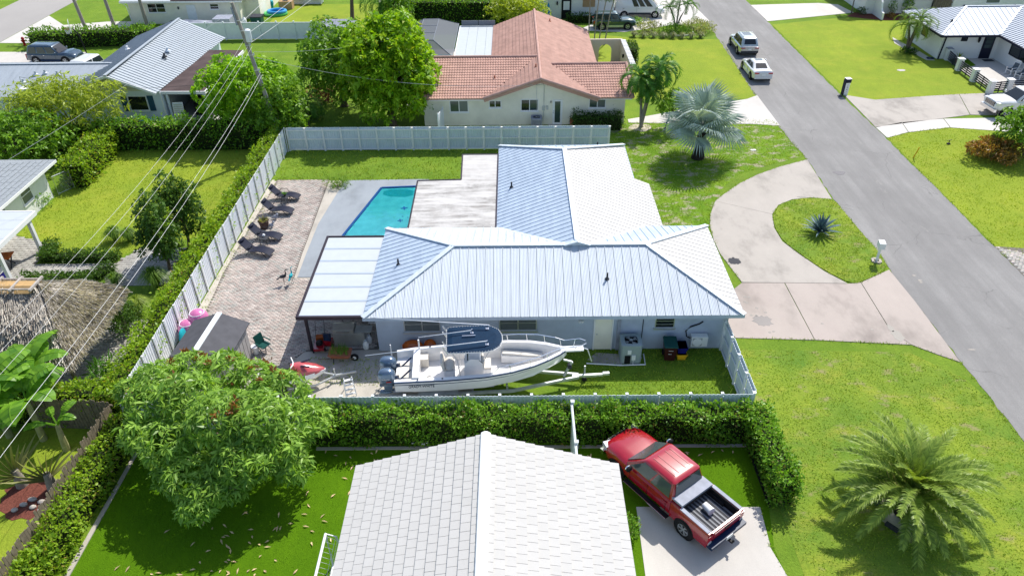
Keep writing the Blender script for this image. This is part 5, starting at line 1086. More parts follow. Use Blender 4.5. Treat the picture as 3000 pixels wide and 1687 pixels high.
# white pickup at the right edge, nose towards the road
pst=lambda l,w,h,cl:[(-l,w*.97,cl+.2,.68,.7),(-l+.1,w,cl+.1,.7,.72),(-1.02,w,cl,.7,.72),(-1.0,w,cl,h-.05,h-.02),(1.2,w,cl,h-.05,h+.02),(l-1.0,w*.99,cl,h-.05,h+.05),(l-.4,w*.95,cl+.04,h-.1,h),(l-.1,w*.86,cl+.12,h-.2,h-.12),(l,w*.78,cl+.2,h-.3,h-.3)]
def pickup(label,loc,rz,L,Wd,paint,h,cl,wr,roof,rim='aluminium',spokes=6,cover=True,glass='glass',liner=True,chrome=True):
    l=L/2; w=Wd/2
    t=car('pickup_truck',label,'pickup truck',loc,rz,L,Wd,paint,pst(l,w,h,cl),(-1.02,1.5,w*.92,h,-.82,.65,w*.74,roof),(-l+1.1,l-.98),wr,side=((.1,.5),(.54,.93)),glass=glass,detail=False,rim=rim,spokes=spokes,rear_win=(.04,.96,.1,.92))
    # load bed
    for s in (-1,1):
        b=B(); b.loft([[(x,s*(w+.004),z0-.25),(x,s*(w+.004),h-.1),(x,s*(w-.04),h),(x,s*(w-.2),h),(x,s*(w-.2),z0)] for x,z0 in ((-l+.02,.72),(-1.03,.72))]); b.obj('bed_side',paint,t,smooth=30)
        B().box(-l+.08,-1.45,s*(w-.11)-.075,s*(w-.11)+.075,h+.004,h+.03).obj('bed_rail',M['tarp_grey'],t)
        B().box(-l+.1,-1.06,s*(w-.215)-.012,s*(w-.215)+.012,.83,h-.01).obj('bed_liner',M['black'],t)
        B().box(-l+.7,-l+1.55,s*(w-.27)-.05,s*(w-.27)+.05,.83,1.02).obj('wheel_well',M['black'],t)
        B().cb((-l+.03,s*(w-.1),h-.32),(.1,.2,.42)).obj('tail_light',M['lamp_red'],t); B().cb((-l-.02,s*(w-.1),h-.47),(.03,.18,.1)).obj('reversing_light',M['lamp_clear'],t)
        B().cb((l-.2,s*w*.72,h-.22),(.34,.34,.2),-s*.3).obj('headlight',M['lamp_clear'],t)
        B().cb((.12,s*(w+.09),.42),(2.3,.2,.06)).obj('running_board',M['black'],t); B().cb((.12,s*(w+.2),.425),(2.3,.02,.05)).obj('step_trim',M['chrome'],t)
        b=B(); b.ell((1.05,s*(w+.17),h+.12),(.1,.17,.13),10,7); b.obj('mirror',M['black'],t,smooth=True); B().ell((1.1,s*(w+.17),h+.13),(.09,.155,.115),10,7).obj('mirror_cap',M['chrome'] if chrome else paint,t,smooth=True)
        for x in (.55,-.55): B().cb((x-.2,s*(w+.005),h-.2),(.2,.03,.04)).obj('door_handle',paint,t)
        for x in (1.15,.18,-.78): B().cb((x,s*w*.999,h-.5),(.014,.012,.72)).obj('door_gap',M['black'],t)
        for k in (.25,.55): B().cb((-.05,s*w*k*.8,roof+.003),(1.1,.025,.02)).obj('roof_rib',paint,t)
    B().box(-l+.08,-1.05,-w+.23,w-.23,.78,.83).obj('bed_floor',M['charcoal'],t)
    for k in range(9): y=(-w+.3)+k*(2*w-.6)/8; B().box(-l+.1,-1.1,y-.035,y+.035,.83,.846).obj('bed_rib',M['grey_plastic'],t)
    b=B(); b.box(-l-.02,-l+.06,-w+.2,w-.2,.78,h-.01); b.box(-l-.05,-l-.02,-w+.3,w-.3,.9,h-.08); b.obj('tailgate',paint,t); B().box(-l-.075,-l-.05,-.14,.14,h-.22,h-.14).obj('tailgate_handle',M['black'],t)
    B().cb((-l-.1,0,.58),(.26,Wd*.98,.2)).obj('rear_bumper',M['navy'] if not chrome else M['chrome'],t) if not cover else B().cb((-l-.1,0,.6),(.26,Wd*.98,.14)).obj('rear_bumper',M['navy'],t)
    B().cb((-l-.24,0,.6),(.02,.34,.16)).obj('number_plate',M['trim_white'],t); b=B(); b.bar((-l-.1,0,.44),(-l-.42,0,.44),.08); b.ell((-l-.42,0,.54),(.05,.05,.06),8,6); b.obj('tow_hitch',M['black'],t)
    b=B(); b.cb((l-.02,0,h-.32),(.08,w*1.15,.34)); b.obj('grille',M['black'],t); b=B()
    for k in range(4): b.cb((l+.03,0,h-.45+.09*k),(.02,w*1.1,.025))
    b.obj('grille_bars',M['chrome'],t); B().cb((l-.02,0,.56),(.2,Wd*.9,.24)).obj('front_bumper',M['chrome'],t)
    B().cb((1.3,0,h+.05),(.05,w*1.5,.03)).obj('wiper_cowl',M['black'],t)
    if cover:
        for k in range(2): B().cb((-1.2-.17*k*0,0,h+.06+.055*k),(.52,Wd*.86,.05)).obj('tonneau_panel',M['tarp_grey'],t)
        B().cb((-1.47,0,h-.02),(.03,Wd*.8,.1)).obj('tonneau_clamp',M['black'],t)
    return t
pickup('red pickup truck with folded bed cover parked askew on the concrete pad',(5.98,19.58,.035),R(126.9),5.75,1.98,M['red_paint'],1.2,.42,.41,1.92,rim='aluminium',glass='car_glass')
rb=B(); rb.lathe([(.13,0),(.155,.36),(.165,.36),(.165,.4),(.0,.4)],n=18); rb=rb.obj('bucket',M['trim_white'],None,smooth=40); a=R(126.9); rb.location=(5.98+math.cos(a)*-1.75-math.sin(a)*-.1,19.58+math.sin(a)*-1.75+math.cos(a)*-.1,1.02); rb.rotation_euler=(R(88),0,R(30)); tag(rb,'white plastic bucket lying in the bed of the red pickup','bucket')
pickup('white pickup truck with its nose towards the road at the right edge','' or (42.1,58.6,.035),R(184),6.1,2.06,M['white_car'],1.32,.5,.45,2.05,cover=False,chrome=False)

# ================================================================ vegetation
def leafpts(C,N,size,asp=.45,droop=.0,rnd=.8,rng=RNG,fold=.15,base=None):
    """diamond leaves at C pointing along D"""
    n=len(C); D=rng.normal(size=(n,3))*rnd+N; D[:,2]-=droop; D/=np.linalg.norm(D,axis=1,keepdims=True)+1e-9
    U=np.cross(D,rng.normal(size=(n,3))*.6+np.array([0,0,1.])); 
    S_=U/(np.linalg.norm(U,axis=1,keepdims=True)+1e-9); Nn=np.cross(S_,D)
    L=(size*rng.uniform(.5,1.4,n))[:,None]; Wd=L*asp*.5
    V=np.empty((n,4,3)); V[:,0]=C; V[:,1]=C+D*L*.45+S_*Wd+Nn*L*fold; V[:,2]=C+D*L; V[:,3]=C+D*L*.45-S_*Wd+Nn*L*fold
    return V.reshape(-1,3)
def leafobj(name,V,m,parent,world=True,kind=None):
    n=len(V)//4; o=org(parent); V=V-np.array(o)
    return link(name,rawmesh(name,V,np.arange(4*n).reshape(-1,4),m),parent,kind=kind)
def blobpts(blobs,n,rng,shell=.35,low=-.6):
    w=np.array([(b[3]*b[4]+b[3]*b[5]+b[4]*b[5]) for b in blobs]); w=w/w.sum(); P=[];N=[]
    for b,f in zip(blobs,w):
        k=max(3,int(n*f)); d=rng.normal(size=(k,3)); d/=np.linalg.norm(d,axis=1,keepdims=True); d=d[d[:,2]>low]
        r=1-shell*rng.random(len(d))**2; s=np.array(b[3:6]); P.append(np.array(b[:3])+d*s*r[:,None]); N.append(d/s*s.mean())
    P=np.concatenate(P); N=np.concatenate(N); N/=np.linalg.norm(N,axis=1,keepdims=True); return P,N
def crown_blobs(c,r,k,rng,br=.42,low=-.35,core=.72):
    """lumpy crown: k blobs on an ellipsoid"""
    out=[(c[0],c[1],c[2],r[0]*core,r[1]*core,r[2]*core)]
    for i in range(k):
        z=low+(1-low)*((i+.5)/k); a=i*2.39996+rng.uniform(-.3,.3); q=math.sqrt(max(0,1-z*z))
        s=br*rng.uniform(.65,1.25); e=rng.uniform(.62,.84); out.append((c[0]+r[0]*e*q*math.cos(a),c[1]+r[1]*e*q*math.sin(a),c[2]+r[2]*e*z,r[0]*s,r[1]*s,r[2]*s))
    return out
def trunk(parent,base,top,r0,r1,limbs,m,rng,name='trunk'):
    b=B(); base=Vector(base); top=Vector(top); mid=base.lerp(top,.5)+Vector((rng.uniform(-.15,.15),rng.uniform(-.15,.15),0))
    b.tube([base-Vector((0,0,.05)),base+Vector((0,0,.15)),mid,top],[r0*1.35,r0,(r0+r1)/2,r1],8)
    for q in limbs:
        q=Vector(q); a=base.lerp(top,rng.uniform(.75,1.0)); b.tube([a,a.lerp(q,.5)+Vector((0,0,(q-a).length*.08)),q],[r1*.7,r1*.45,r1*.15],6)
    return b.obj(name,m,parent,smooth=True)
def tree(label,base,c,r,m,n=6000,leaf=.3,asp=.5,k=18,whorl=0,name='tree',cat='tree',group=None,seed=1,tr=.2,bark='bark',br=.42,droop=.2,low=-.35,core=.72,extra=None,blobs=None):
    rng=np.random.default_rng(seed); t=thing(name,label,cat,(base[0],base[1],0),group=group,world=True)
    bl=blobs or crown_blobs(c,r,k,rng,br,low,core)
    lim=[bl[i][:3] for i in rng.choice(len(bl)-1,min(8,len(bl)-1),replace=False)+1]
    trunk(t,(base[0],base[1],0),(c[0],c[1],c[2]-r[2]*.45),tr,tr*.6,lim,M[bark],rng)
    if whorl:
        P,N=blobpts(bl,n//whorl,rng); k_=len(P); N=N+np.array([0,0,.35]); N/=np.linalg.norm(N,axis=1,keepdims=True)
        U=np.cross(N,np.array([.3,.2,1.])); U/=np.linalg.norm(U,axis=1,keepdims=True)+1e-9; W_=np.cross(N,U); a=rng.uniform(0,6.28,(k_,1))+np.arange(whorl)*6.283/whorl
        rad=U[:,None]*np.cos(a)[...,None]+W_[:,None]*np.sin(a)[...,None]; el=rng.uniform(-.1,.75,(k_,whorl,1)); DD=(rad+N[:,None]*el).reshape(-1,3)
        C=np.repeat(P,whorl,0)+DD*leaf*.06; sz=np.repeat(rng.uniform(.7,1.25,k_),whorl)*leaf
        V=leafpts(C,DD,sz,asp,droop,.16,rng)
    else:
        P,N=blobpts(bl,n,rng); V=leafpts(P,N*.5,np.full(len(P),leaf),asp,droop,.8,rng)
    leafobj('crown',V,m,t)
    if extra:
        em,ne,el,cond=extra; P2,N2=blobpts(bl,ne*6,rng,.02); kk=[i for i in range(len(P2)) if cond(P2[i])][:ne]
        P2=np.repeat(P2[kk],14,0); N2=np.repeat(N2[kk],14,0); leafobj('new_growth',leafpts(P2+rng.normal(size=P2.shape)*.06,N2,np.full(len(P2),el),.4,.0,.7,rng),em,t,kind='stuff')
    return t
def hedge(label,path,w,h,m,dens=150,leaf=.12,asp=.55,name='hedge',seed=1,rag=.08,core='hedge_core',z0=.05,group=None,cat='hedge',wav=.1,sidefill=1.0):
    """clipped row of shrubs along a 2d path"""
    rng=np.random.default_rng(seed); t=thing(name,label,cat,(path[0][0],path[0][1],0),world=True,group=group); Ps=[];Ns=[]; b=B()
    for (a,q) in zip(path[:-1],path[1:]):
        a,q=np.array(a,float),np.array(q,float); d=q-a; L=np.hypot(*d); d/=L; nrm=np.array([-d[1],d[0]])
        ext=w/2*.8; L2=L+2*ext; a0=a-d*ext
        for kind,area in (('top',L2*w),('s1',L2*h*sidefill),('s2',L2*h*sidefill),('e1',w*h),('e2',w*h)):
            k=int(area*dens); u=rng.random(k); v=rng.random(k); j=rng.normal(size=k)*rag-abs(rng.normal(size=k))*rag
            if kind=='top':
                x=u*L2; y=(v-.5)*w; z=h+j+wav*(np.sin(x*1.7+seed)+np.sin(x*3.9+y*3)+np.sin(y*5+x))*.5; N=np.tile([0,0,1.],(k,1))
            elif kind[0]=='s':
                sg=1 if kind=='s1' else -1; x=u*L2; z=z0+v*(h-z0); y=sg*(w/2+j+wav*.6*np.sin(x*2.3+z*2+seed)); N=np.tile([nrm[0]*sg,nrm[1]*sg,.35],(k,1))
            else:
                sg=1 if kind=='e1' else -1; y=(u-.5)*w; z=z0+v*(h-z0); x=(L2 if sg>0 else 0)+sg*j; N=np.tile([d[0]*sg,d[1]*sg,.3],(k,1))
            P=np.c_[a0[0]+d[0]*x+nrm[0]*y,a0[1]+d[1]*x+nrm[1]*y,z]; Ps.append(P); Ns.append(N)
        c0=a-d*(ext-.12); c1=q+d*(ext-.12); ww=w/2-.14
        b.prism([(c0[0]+nrm[0]*ww,c0[1]+nrm[1]*ww),(c1[0]+nrm[0]*ww,c1[1]+nrm[1]*ww),(c1[0]-nrm[0]*ww,c1[1]-nrm[1]*ww),(c0[0]-nrm[0]*ww,c0[1]-nrm[1]*ww)],0,h-.18-wav*.5)
    b.obj('light_block_core',M[core],t); P=np.concatenate(Ps); N=np.concatenate(Ns)  # solid dark core added to stop light passing through the hedge
    leafobj('foliage',leafpts(P,N*.7,np.full(len(P),leaf),asp,.0,.75,rng),m,t); return t
def shrub(label,base,r,h,m,n=500,leaf=.14,asp=.5,name='shrub',cat='shrub',seed=1,group=None,k=7,droop=.0):
    rng=np.random.default_rng(seed); t=thing(name,label,cat,(base[0],base[1],0),world=True,group=group)
    bl=crown_blobs((base[0],base[1],h*.5),(r,r,h*.5),k,rng,.5,-.8); P,N=blobpts(bl,n,rng,low=-.9); P[:,2]=np.maximum(P[:,2],.03)
    leafobj('foliage',leafpts(P,N*.7,np.full(len(P),leaf),asp,droop,.7,rng),m,t)
    b=B()
    for q in bl[1:6]: b.tube([(base[0],base[1],0),tuple(np.array(q[:3])*.9+np.array([base[0],base[1],0])*.1)],[.035,.012],5)
    b.obj('stems',M['bark'],t); return t
def tuft(label,base,r,h,m,n=220,name='ornamental_grass',cat='ornamental grass',seed=1,w=.014,group=None):
    rr=random.Random(seed); t=thing(name,label,cat,(base[0],base[1],0),group=group); b=B()
    for i in range(n):
        a=rr.uniform(0,6.283); e=rr.uniform(.1,1)**.6; hh=h*rr.uniform(.7,1.1); d=Vector((math.cos(a),math.sin(a),0)); s=Vector((-d.y,d.x,0))*w
        p=d*rr.uniform(0,.12); q=d*(r*e*.45)+Z*hh*(.85-.15*e); o=d*(r*e)+Z*hh*(1.05-.75*e)
        b.add([p-s,p+s,q+s,q-s,o],[(0,1,2,3),(3,2,4)])
    b.obj('blades',m,t); return t
# ---- palms
def frond_mesh(name,L,m,pairs=26,lw=.035,ll=.55,droop=.9,rise=.55,vshape=.35,seed=0,tipw=.35):
    """feather frond growing along +x, first up then drooping"""
    rr=random.Random(seed); b=B(); pts=[]; n=12
    ang=rise; x=z=0
    for i in range(n+1):
        pts.append(Vector((x,0,z))); x+=L/n*math.cos(ang); z+=L/n*math.sin(ang); ang-=droop*2/n*(.35+1.3*i/n)
    b.tube(pts,[.035*(1-i/(n+1))+.006 for i in range(n+1)],4)
    for k in range(pairs):
        t=.12+.88*(k+.5)/pairs; f=t*n; i=min(int(f),n-1); p=pts[i].lerp(pts[i+1],f-i); d=(pts[i+1]-pts[i]).normalized(); up=Vector((-d.z,0,d.x))
        l=ll*(math.sin(math.pi*min(1,.18+.82*t*.96))**.6)*rr.uniform(.85,1.1); l=max(l,ll*tipw)
        for s in (-1,1):
            v=Vector((0,s,0))*.8+d*.75+up*(vshape+rr.uniform(-.2,.2)); v.normalize(); w=d*lw
            q=p+v*l*.55; r_=p+v*l-Z*l*.22*rr.uniform(.5,1.6)
            b.add([p-w*.5,p+w*.5,q+w*.5,q-w*.5,r_],[(0,1,2,3),(3,2,4)])
    return rawmesh(name,b.v,b.f,m)
def feather_palm(label,base,h,lean,n,L,m,trunkm='palm_trunk',r0=.14,r1=.1,name='palm_tree',cat='palm tree',group=None,seed=1,rise=(-.5,1.2),droop=1.0,ll=.55,lw=.035,pairs=26,shaft=None,heads=None,swell=1.0,vshape=.35,dead=None,topdown=0):
    rr=random.Random(seed); t=thing(name,label,cat,(base[0],base[1],0),group=group)
    me=[frond_mesh('frond',L*(.85+.15*k),m,pairs,lw,ll,droop*(.8+.25*k),.12,vshape,seed+k) for k in range(3)]
    md=[frond_mesh('frond',L*.8,dead,pairs,lw,ll*.8,1.6,-.3,.1,seed)] if dead else None
    for hd in heads or [(lean[0],lean[1],h,1.0)]:
        lx,ly,hh,sc=hd; top=Vector((lx,ly,hh)); c=Vector((lx*.35,ly*.35,hh*.5))
        b=B(); b.tube([(0,0,-.05),(lx*.04,ly*.04,hh*.06),c,top],[r0*1.5*swell,r0,(r0+r1)/2,r1],9); b.obj('trunk',M[trunkm],t,smooth=True)
        if shaft: B().tube([top-Vector((0,0,.05)),top+Vector((lx*.05,ly*.05,.55*sc))],[r1*1.15,r1*.5],8).obj('crownshaft',shaft,t,smooth=True); top=top+Vector((0,0,.45*sc))
        for i in range(n):
            a=i*2.39996+rr.uniform(-.2,.2); f=i/(n-1); e=rise[1]+(rise[0]-rise[1])*f**.8+rr.uniform(-.1,.1)
            o=link('frond',me[rr.randrange(3)],t,tuple(top),(0,-e,a)); s=sc*(.75+.25*min(1,f*3))*rr.uniform(.92,1.06); o.scale=(s,s,s)
        if md:
            for i in range(5): a=i*1.26+.4; o=link('frond',md[0],t,tuple(top-Vector((0,0,.15))),(0,.55,a),label='dry brown hanging frond'); o.scale=(sc,sc,sc)
    return t
def fan_mesh(name,rad,m,n=34,span=5.0,seed=0,fold=.25,petiole=1.0):
    rr=random.Random(seed); b=B(); b.tube([(0,0,0),(petiole*.6,0,.05),(petiole,0,0)],[.04,.03,.02],5); o=Vector((petiole,0,0))
    for k in range(n):
        a=(-span/2+span*(k+.5)/n); da=span/n*.42; r=rad*(1-.12*abs(a)/(span/2))*rr.uniform(.93,1.05)
        zc=lambda q,ed:-.18*rad*(q**2)+(fold*.14*q*rad if ed else 0)
        P=lambda q,aa,ed=False:o+Vector((r*q*math.cos(aa),r*q*math.sin(aa),zc(q,ed)+.1*rad*abs(math.sin(a))*q))
        tip=o+Vector((r*math.cos(a),r*math.sin(a),-.3*rad))
        b.add([o,P(.62,a-da),P(.66,a,True),P(.62,a+da),tip],[(0,1,2),(0,2,3),(1,4,2),(2,4,3)])
    return rawmesh(name,b.v,b.f,m)
def blade_mesh(name,L,W,m,thick=.03,curve=.25,seg=6,cup=.25):
    b=B(); V=[];F=[]
    for i in range(seg+1):
        t=i/seg; w=W*(.55+1.2*t*(1-t)*1.6)*(1-t**3); x=L*t; z=curve*L*(t-t*t*1.2)
        V+=[(x,-w,z+cup*w),(x,0,z),(x,w,z+cup*w),(x,0,z-thick*(1-t))]
    for i in range(seg):
        o=4*i
        for a,c in ((0,1),(1,2),(2,3),(3,0)): F.append((o+a,o+c,o+4+c,o+4+a))
    b.add(V,F); return rawmesh(name,b.v,b.f,m,smooth=True)
def paddle_mesh(name,L,W,m,pet=.6,seed=0,tear=3):
    rr=random.Random(seed); b=B(); n=10; pts=[]; ang=1.25; x=z=0
    for i in range(n+5):
        pts.append(Vector((x,0,z))); s=L/n if i>=4 else pet/4; x+=s*math.cos(ang); z+=s*math.sin(ang); ang-=.03 if i<4 else .16
    b.tube(pts,[.045*(1-i/(n+6))+.008 for i in range(n+5)],5); V=[];F=[]; base=pts[4:]
    m_=len(base)
    for s in (-1,1):
        for i in range(m_-1):
            if rr.random()<.16*tear/3 and 0<i<m_-2: g=.85
            else: g=1
            ws=[W*math.sin(math.pi*min(.98,.06+.94*j/(m_-1)))**.55 for j in (i,i+1)]
            p,q=base[i],base[i+1].lerp(base[i],1-g); k=len(V)
            V+=[p,q,q+Vector((.03,s*ws[1],-.1*ws[1]-rr.uniform(0,.06))),p+Vector((.03,s*ws[0],-.1*ws[0]-rr.uniform(0,.03)))]; F.append((k,k+1,k+2,k+3))
    b.add(V,F); return rawmesh(name,b.v,b.f,m)
M['hedge_core']=mat('hedge_core',(.018,.028,.008),.9,var=.4,scale=8)
L_=leafmat
M['l_mango']=L_('l_mango',(.045,.145,.014),(.27,.43,.065),.33,.36); M['l_mango_new']=L_('l_mango_new',(.14,.045,.02),(.26,.12,.04),.3)
M['l_hedge']=L_('l_hedge',(.05,.16,.01),(.19,.36,.03),.3,.4,(.24,.17,.05)); M['l_hedge_y']=L_('l_hedge_y',(.1,.22,.012),(.27,.4,.03),.35,.4,(.3,.22,.06)); M['l_hedge_d']=L_('l_hedge_d',(.02,.055,.008),(.06,.12,.015),.25)
M['l_bright']=L_('l_bright',(.1,.27,.008),(.26,.46,.018),.35); M['l_olive']=L_('l_olive',(.16,.23,.015),(.33,.4,.035),.35); M['l_dark']=L_('l_dark',(.02,.055,.01),(.06,.13,.02),.25)
M['l_mid']=L_('l_mid',(.06,.16,.012),(.17,.32,.025),.3); M['l_big']=L_('l_big',(.09,.24,.01),(.26,.43,.018),.35,.4,(.36,.42,.03))
M['l_box']=L_('l_box',(.03,.085,.012),(.08,.16,.02),.25); M['l_croton']=L_('l_croton',(.07,.09,.02),(.34,.19,.05),.3,.4,(.3,.08,.03)); M['l_red']=L_('l_red',(.09,.015,.02),(.2,.05,.05),.3)
M['f_date']=L_('f_date',(.055,.11,.015),(.27,.36,.07),.3,.4,(.4,.34,.16)); M['f_green']=L_('f_green',(.03,.1,.012),(.095,.23,.03),.3); M['f_light']=L_('f_light',(.07,.14,.015),(.17,.27,.03),.35); M['f_dead']=L_('f_dead',(.14,.09,.035),(.25,.17,.07),.3)
M['f_blue']=L_('f_blue',(.21,.28,.265),(.4,.48,.45),.2,.5); M['agave']=mat('agave',(.09,.15,.16),.45,var=.25,scale=6); M['banana']=L_('banana',(.05,.16,.012),(.18,.35,.03),.4,.35); M['trav']=L_('trav',(.12,.16,.04),(.3,.3,.1),.4)
M['g_orn']=L_('g_orn',(.06,.14,.02),(.17,.28,.04),.35); M['g_yel']=L_('g_yel',(.14,.22,.03),(.3,.38,.08),.35); M['g_var']=L_('g_var',(.14,.18,.05),(.35,.36,.18),.3)
M['shaft_green']=mat('shaft_green',(.1,.16,.05),.5)
# ---- foreground
mc=lambda p:(p[1]>22.3 and p[2]>3.1) or (p[2]>4.0 and abs(p[0]+11.3)<.8)
tree('big spreading mango tree with reddish new leaves over the artificial turf',(-11.5,20.2),(-11.3,20.8,2.95),(4.05,3.6,2.35),M['l_mango'],36000,.3,.25,30,11,'mango_tree',seed=3,tr=.22,droop=.45,extra=(M['l_mango_new'],42,.2,mc),low=-.6,blobs=[(*q,a,a*.95,a*.7) for q,a in (((-15,23.31,3),1.0),((-14.16,24.17,2.9),.85),((-12.41,23.66,3.1),1.05),((-10.97,23.26,3),.95),((-9.69,22.52,3),1.1),((-8.42,21.31,2.6),.95),((-9.28,20.12,2.4),1.1),((-8.69,19.55,1.9),.7),((-10.25,19.34,2.6),1.2),((-11.27,20.46,3.6),1.3),((-14.72,22.1,2.9),1.15),((-14.99,20.82,2.4),.8),((-13.44,20.19,2.6),1.15),((-12.22,18.91,2),1.1),((-11.91,18.1,1.5),.8),((-10.96,18.7,1.9),.85),((-13.18,21.79,3.4),1.2),((-9.97,20.44,3.6),1.2),((-13.47,19.29,1.8),.6),((-16.16,23.13,2.5),.7))])
hedge('long dark green clipped hedge between the boat yard and the turf',[(-8.6,22.7),(-2,22.7),(4,22.7),(9.6,22.7)],.9,1.68,M['l_hedge'],250,.13,.6,seed=2,rag=.09,wav=.24)
hedge('short hedge arm running forward beside the red pickup and front lawn',[(10.35,22.8),(10.5,19.3)],.95,1.55,M['l_hedge'],260,.13,.6,seed=4,rag=.08,wav=.14)
hedge('long leafy hedge along the wooden fence in the bottom left corner',[(-17.0,22.6),(-17.1,16),(-17.2,9)],.95,1.35,M['l_hedge_y'],220,.14,.6,seed=6,rag=.1,wav=.2)
hedge('yellow green hedge outside the white fence beside the thatched hut',[(-17.95,52),(-17.95,38),(-17.95,24)],.9,1.82,M['l_hedge_y'],190,.15,.6,seed=7,rag=.09,wav=.24)
hedge('bright green hedge arm above the board fence beside the banana plants',[(-22.3,24.1),(-18.0,24.1)],.9,1.9,M['l_hedge_y'],220,.14,.6,seed=8,rag=.1,wav=.18)
hedge('tall dark hedge across the far end of the left lawn',[(-31.2,53.4),(-18.6,53.3)],1.4,2.2,M['l_hedge'],90,.2,.6,seed=9,rag=.12,wav=.25)
hedge('dense green hedge below the yellow olive tree by the grey shingle corner',[(-39,53.2),(-32.4,53.4)],1.6,2.0,M['l_hedge'],80,.2,.6,seed=41,rag=.14,wav=.3)
hedge('clipped hedge corner beside the grey shingle house',[(-30.9,52),(-30.6,47.2)],1.6,1.9,M['l_hedge_y'],100,.2,.6,seed=10,rag=.12,wav=.2)
hedge('reddish green hedge along the driveway of the blue SUV',[(-50.0,79),(-38.5,80.0)],1.6,1.7,M['l_mid'],60,.22,.6,seed=11,rag=.15,wav=.2)
hedge('very tall trimmed hedge behind the pool screen and tiled house',[(-11.2,85.2),(2.0,84.6)],2.2,3.0,M['l_hedge'],55,.22,.6,seed=12,rag=.1,wav=.1)
hedge('square box hedge beside the courtyard wall',[(11.5,71.8),(11.5,73.6)],1.2,1.6,M['l_box'],150,.12,.6,seed=13,rag=.03,wav=.02)
hedge('low dark foundation hedge along the cream wall behind the double palm',[(5.2,56.3),(8.2,56.2)],1.2,1.15,M['l_dark'],150,.14,.6,seed=14,rag=.12,wav=.2)
hedge('low hedge in an angle round the left lawn beside the pergola',[(-28.3,38.6),(-27.9,37.4),(-24.0,37.3)],.8,.55,M['l_box'],230,.12,.6,seed=15,rag=.06,wav=.08)
hedge('low hedge row in front of the path beside the thatched ridge',[(-27.9,35.0),(-24.4,35.0),(-23.7,36.0)],.8,.5,M['l_box'],230,.12,.6,seed=16,rag=.06,wav=.08)
hedge('low dark hedge along the white house wall behind the green SUV',[(6.5,86.2),(9.6,86.0)],.9,.9,M['l_dark'],80,.16,seed=17)
FE=feather_palm
FE('round bushy date palm with arching grey green fronds on the front lawn',(15.05,18.6),1.15,(0,.1),72,3.1,M['f_date'],'dark_trunk',.3,.28,seed=2,rise=(-.15,1.4),droop=.6,ll=.46,lw=.062,pairs=42,vshape=.45,name='date_palm')
for k in range(9): a=.35+k*.7; o=B().cb((0,0,.06),(.5,.16,.14)).obj('edging_stone',M['charcoal'],None); o.location=(15.05+.95*math.cos(a),18.5+.95*math.sin(a),0); o.rotation_euler=(0,0,a+1.57); tag(o,'dark curved edging stone in the ring round the date palm','edging stone','stones edging the date palm ring')
blot((15.05,18.5),.92,.92,.02,'sand',3,24,'tree_ring')
# bismarck palm
t=thing('fan_palm','silvery blue fan palm with a stout dark trunk on the front lawn','palm tree',(*(13.64,50.52),0)); b=B(); b.tube([(0,0,-.05),(.02,.02,.5),(.06,.04,1.4),(.1,.05,2.0)],[.5,.42,.34,.3],12); b.obj('trunk',M['dark_trunk'],t,smooth=True)
rr=random.Random(5)
fm_=[fan_mesh('frond',1.6,M['f_blue'],40,5.5,k,petiole=1.35) for k in range(3)]
for i in range(23):
    a=i*2.39996+rr.uniform(-.2,.2); f=i/22; e=1.4-1.5*f+rr.uniform(-.12,.12); o=link('frond',fm_[i%3],t,(.1,.05,2.0+.5*(1-f)),(rr.uniform(-.35,.35),-e,a)); s=rr.uniform(.98,1.2); o.scale=(s,s,s)
# agave
t=thing('agave','large blue green agave rosette in the middle of the driveway island','agave',(*(18.96,39.58),.04)); am=[blade_mesh('leaf',1.35,.085,M['agave'],.05,.12+.06*k) for k in range(3)]
for i in range(44):
    a=i*2.39996; f=i/43; e=1.45-1.25*f**.8; o=link('leaf',am[i%3],t,(0,0,.12),(rr.uniform(-.2,.2),-e,a)); s=rr.uniform(.85,1.1)*(.8+.2*f); o.scale=(s,s*1.1,s)
# palms by the red house and elsewhere
FE('double trunk palm with glossy drooping fronds beside the tiled house',(10.27,56.36),4,(0,0),20,2.2,M['f_green'],'palm_trunk',.13,.09,seed=4,rise=(-.75,1.2),droop=1.2,ll=.62,lw=.085,pairs=24,shaft=M['shaft_green'],heads=[(-.35,.3,3.6,.95),(1.2,.9,4.2,1.0),(.3,-.2,2.9,.7)])
blot((10.19,56.28),.9,.8,.012,'sand',5,20,'tree_ring')
FE('cluster of light green palms at the corner of the right hand white house',(39.6,74.6),3,(0,0),12,2.4,M['f_light'],'bark',.16,.1,seed=6,rise=(-.5,1.2),droop=1.2,ll=.55,lw=.05,pairs=20,heads=[(-.4,.2,2.6,1.0),(.7,.5,3.2,1.05),(.3,-.5,3.0,.9)])
FE('small multi stem palm in the planting bed by the road',(17.9,82.83),2,(0,0),11,1.9,M['f_green'],'palm_trunk',.1,.07,seed=7,rise=(-.4,1.2),droop=1.1,ll=.5,lw=.05,pairs=18,heads=[(-.9,.1,2.4,.9),(.2,.3,3.2,1.0),(1.1,.2,2.7,.95)])
for k,(q,lx,hh) in enumerate((((7.91,76.73),.0,6.2),((8.43,76.19),.5,6.6),((8.92,76.18),.8,5.8),((9.54,76.29),1.2,6.3))):
    FE(['leftmost slim palm with brown dry fronds before the green SUV','second slim palm from the left before the green SUV','third slim palm leaning right before the green SUV','rightmost slim palm leaning furthest right before the green SUV'][k],(q[0],q[1]+1.5),hh,(lx,.3),9,2.0,M['f_green'],'palm_trunk',.07,.05,seed=20+k,rise=(-.9,.9),droop=1.4,ll=.5,lw=.05,pairs=18,dead=M['f_dead'],group='slim palms beside the tiled house')
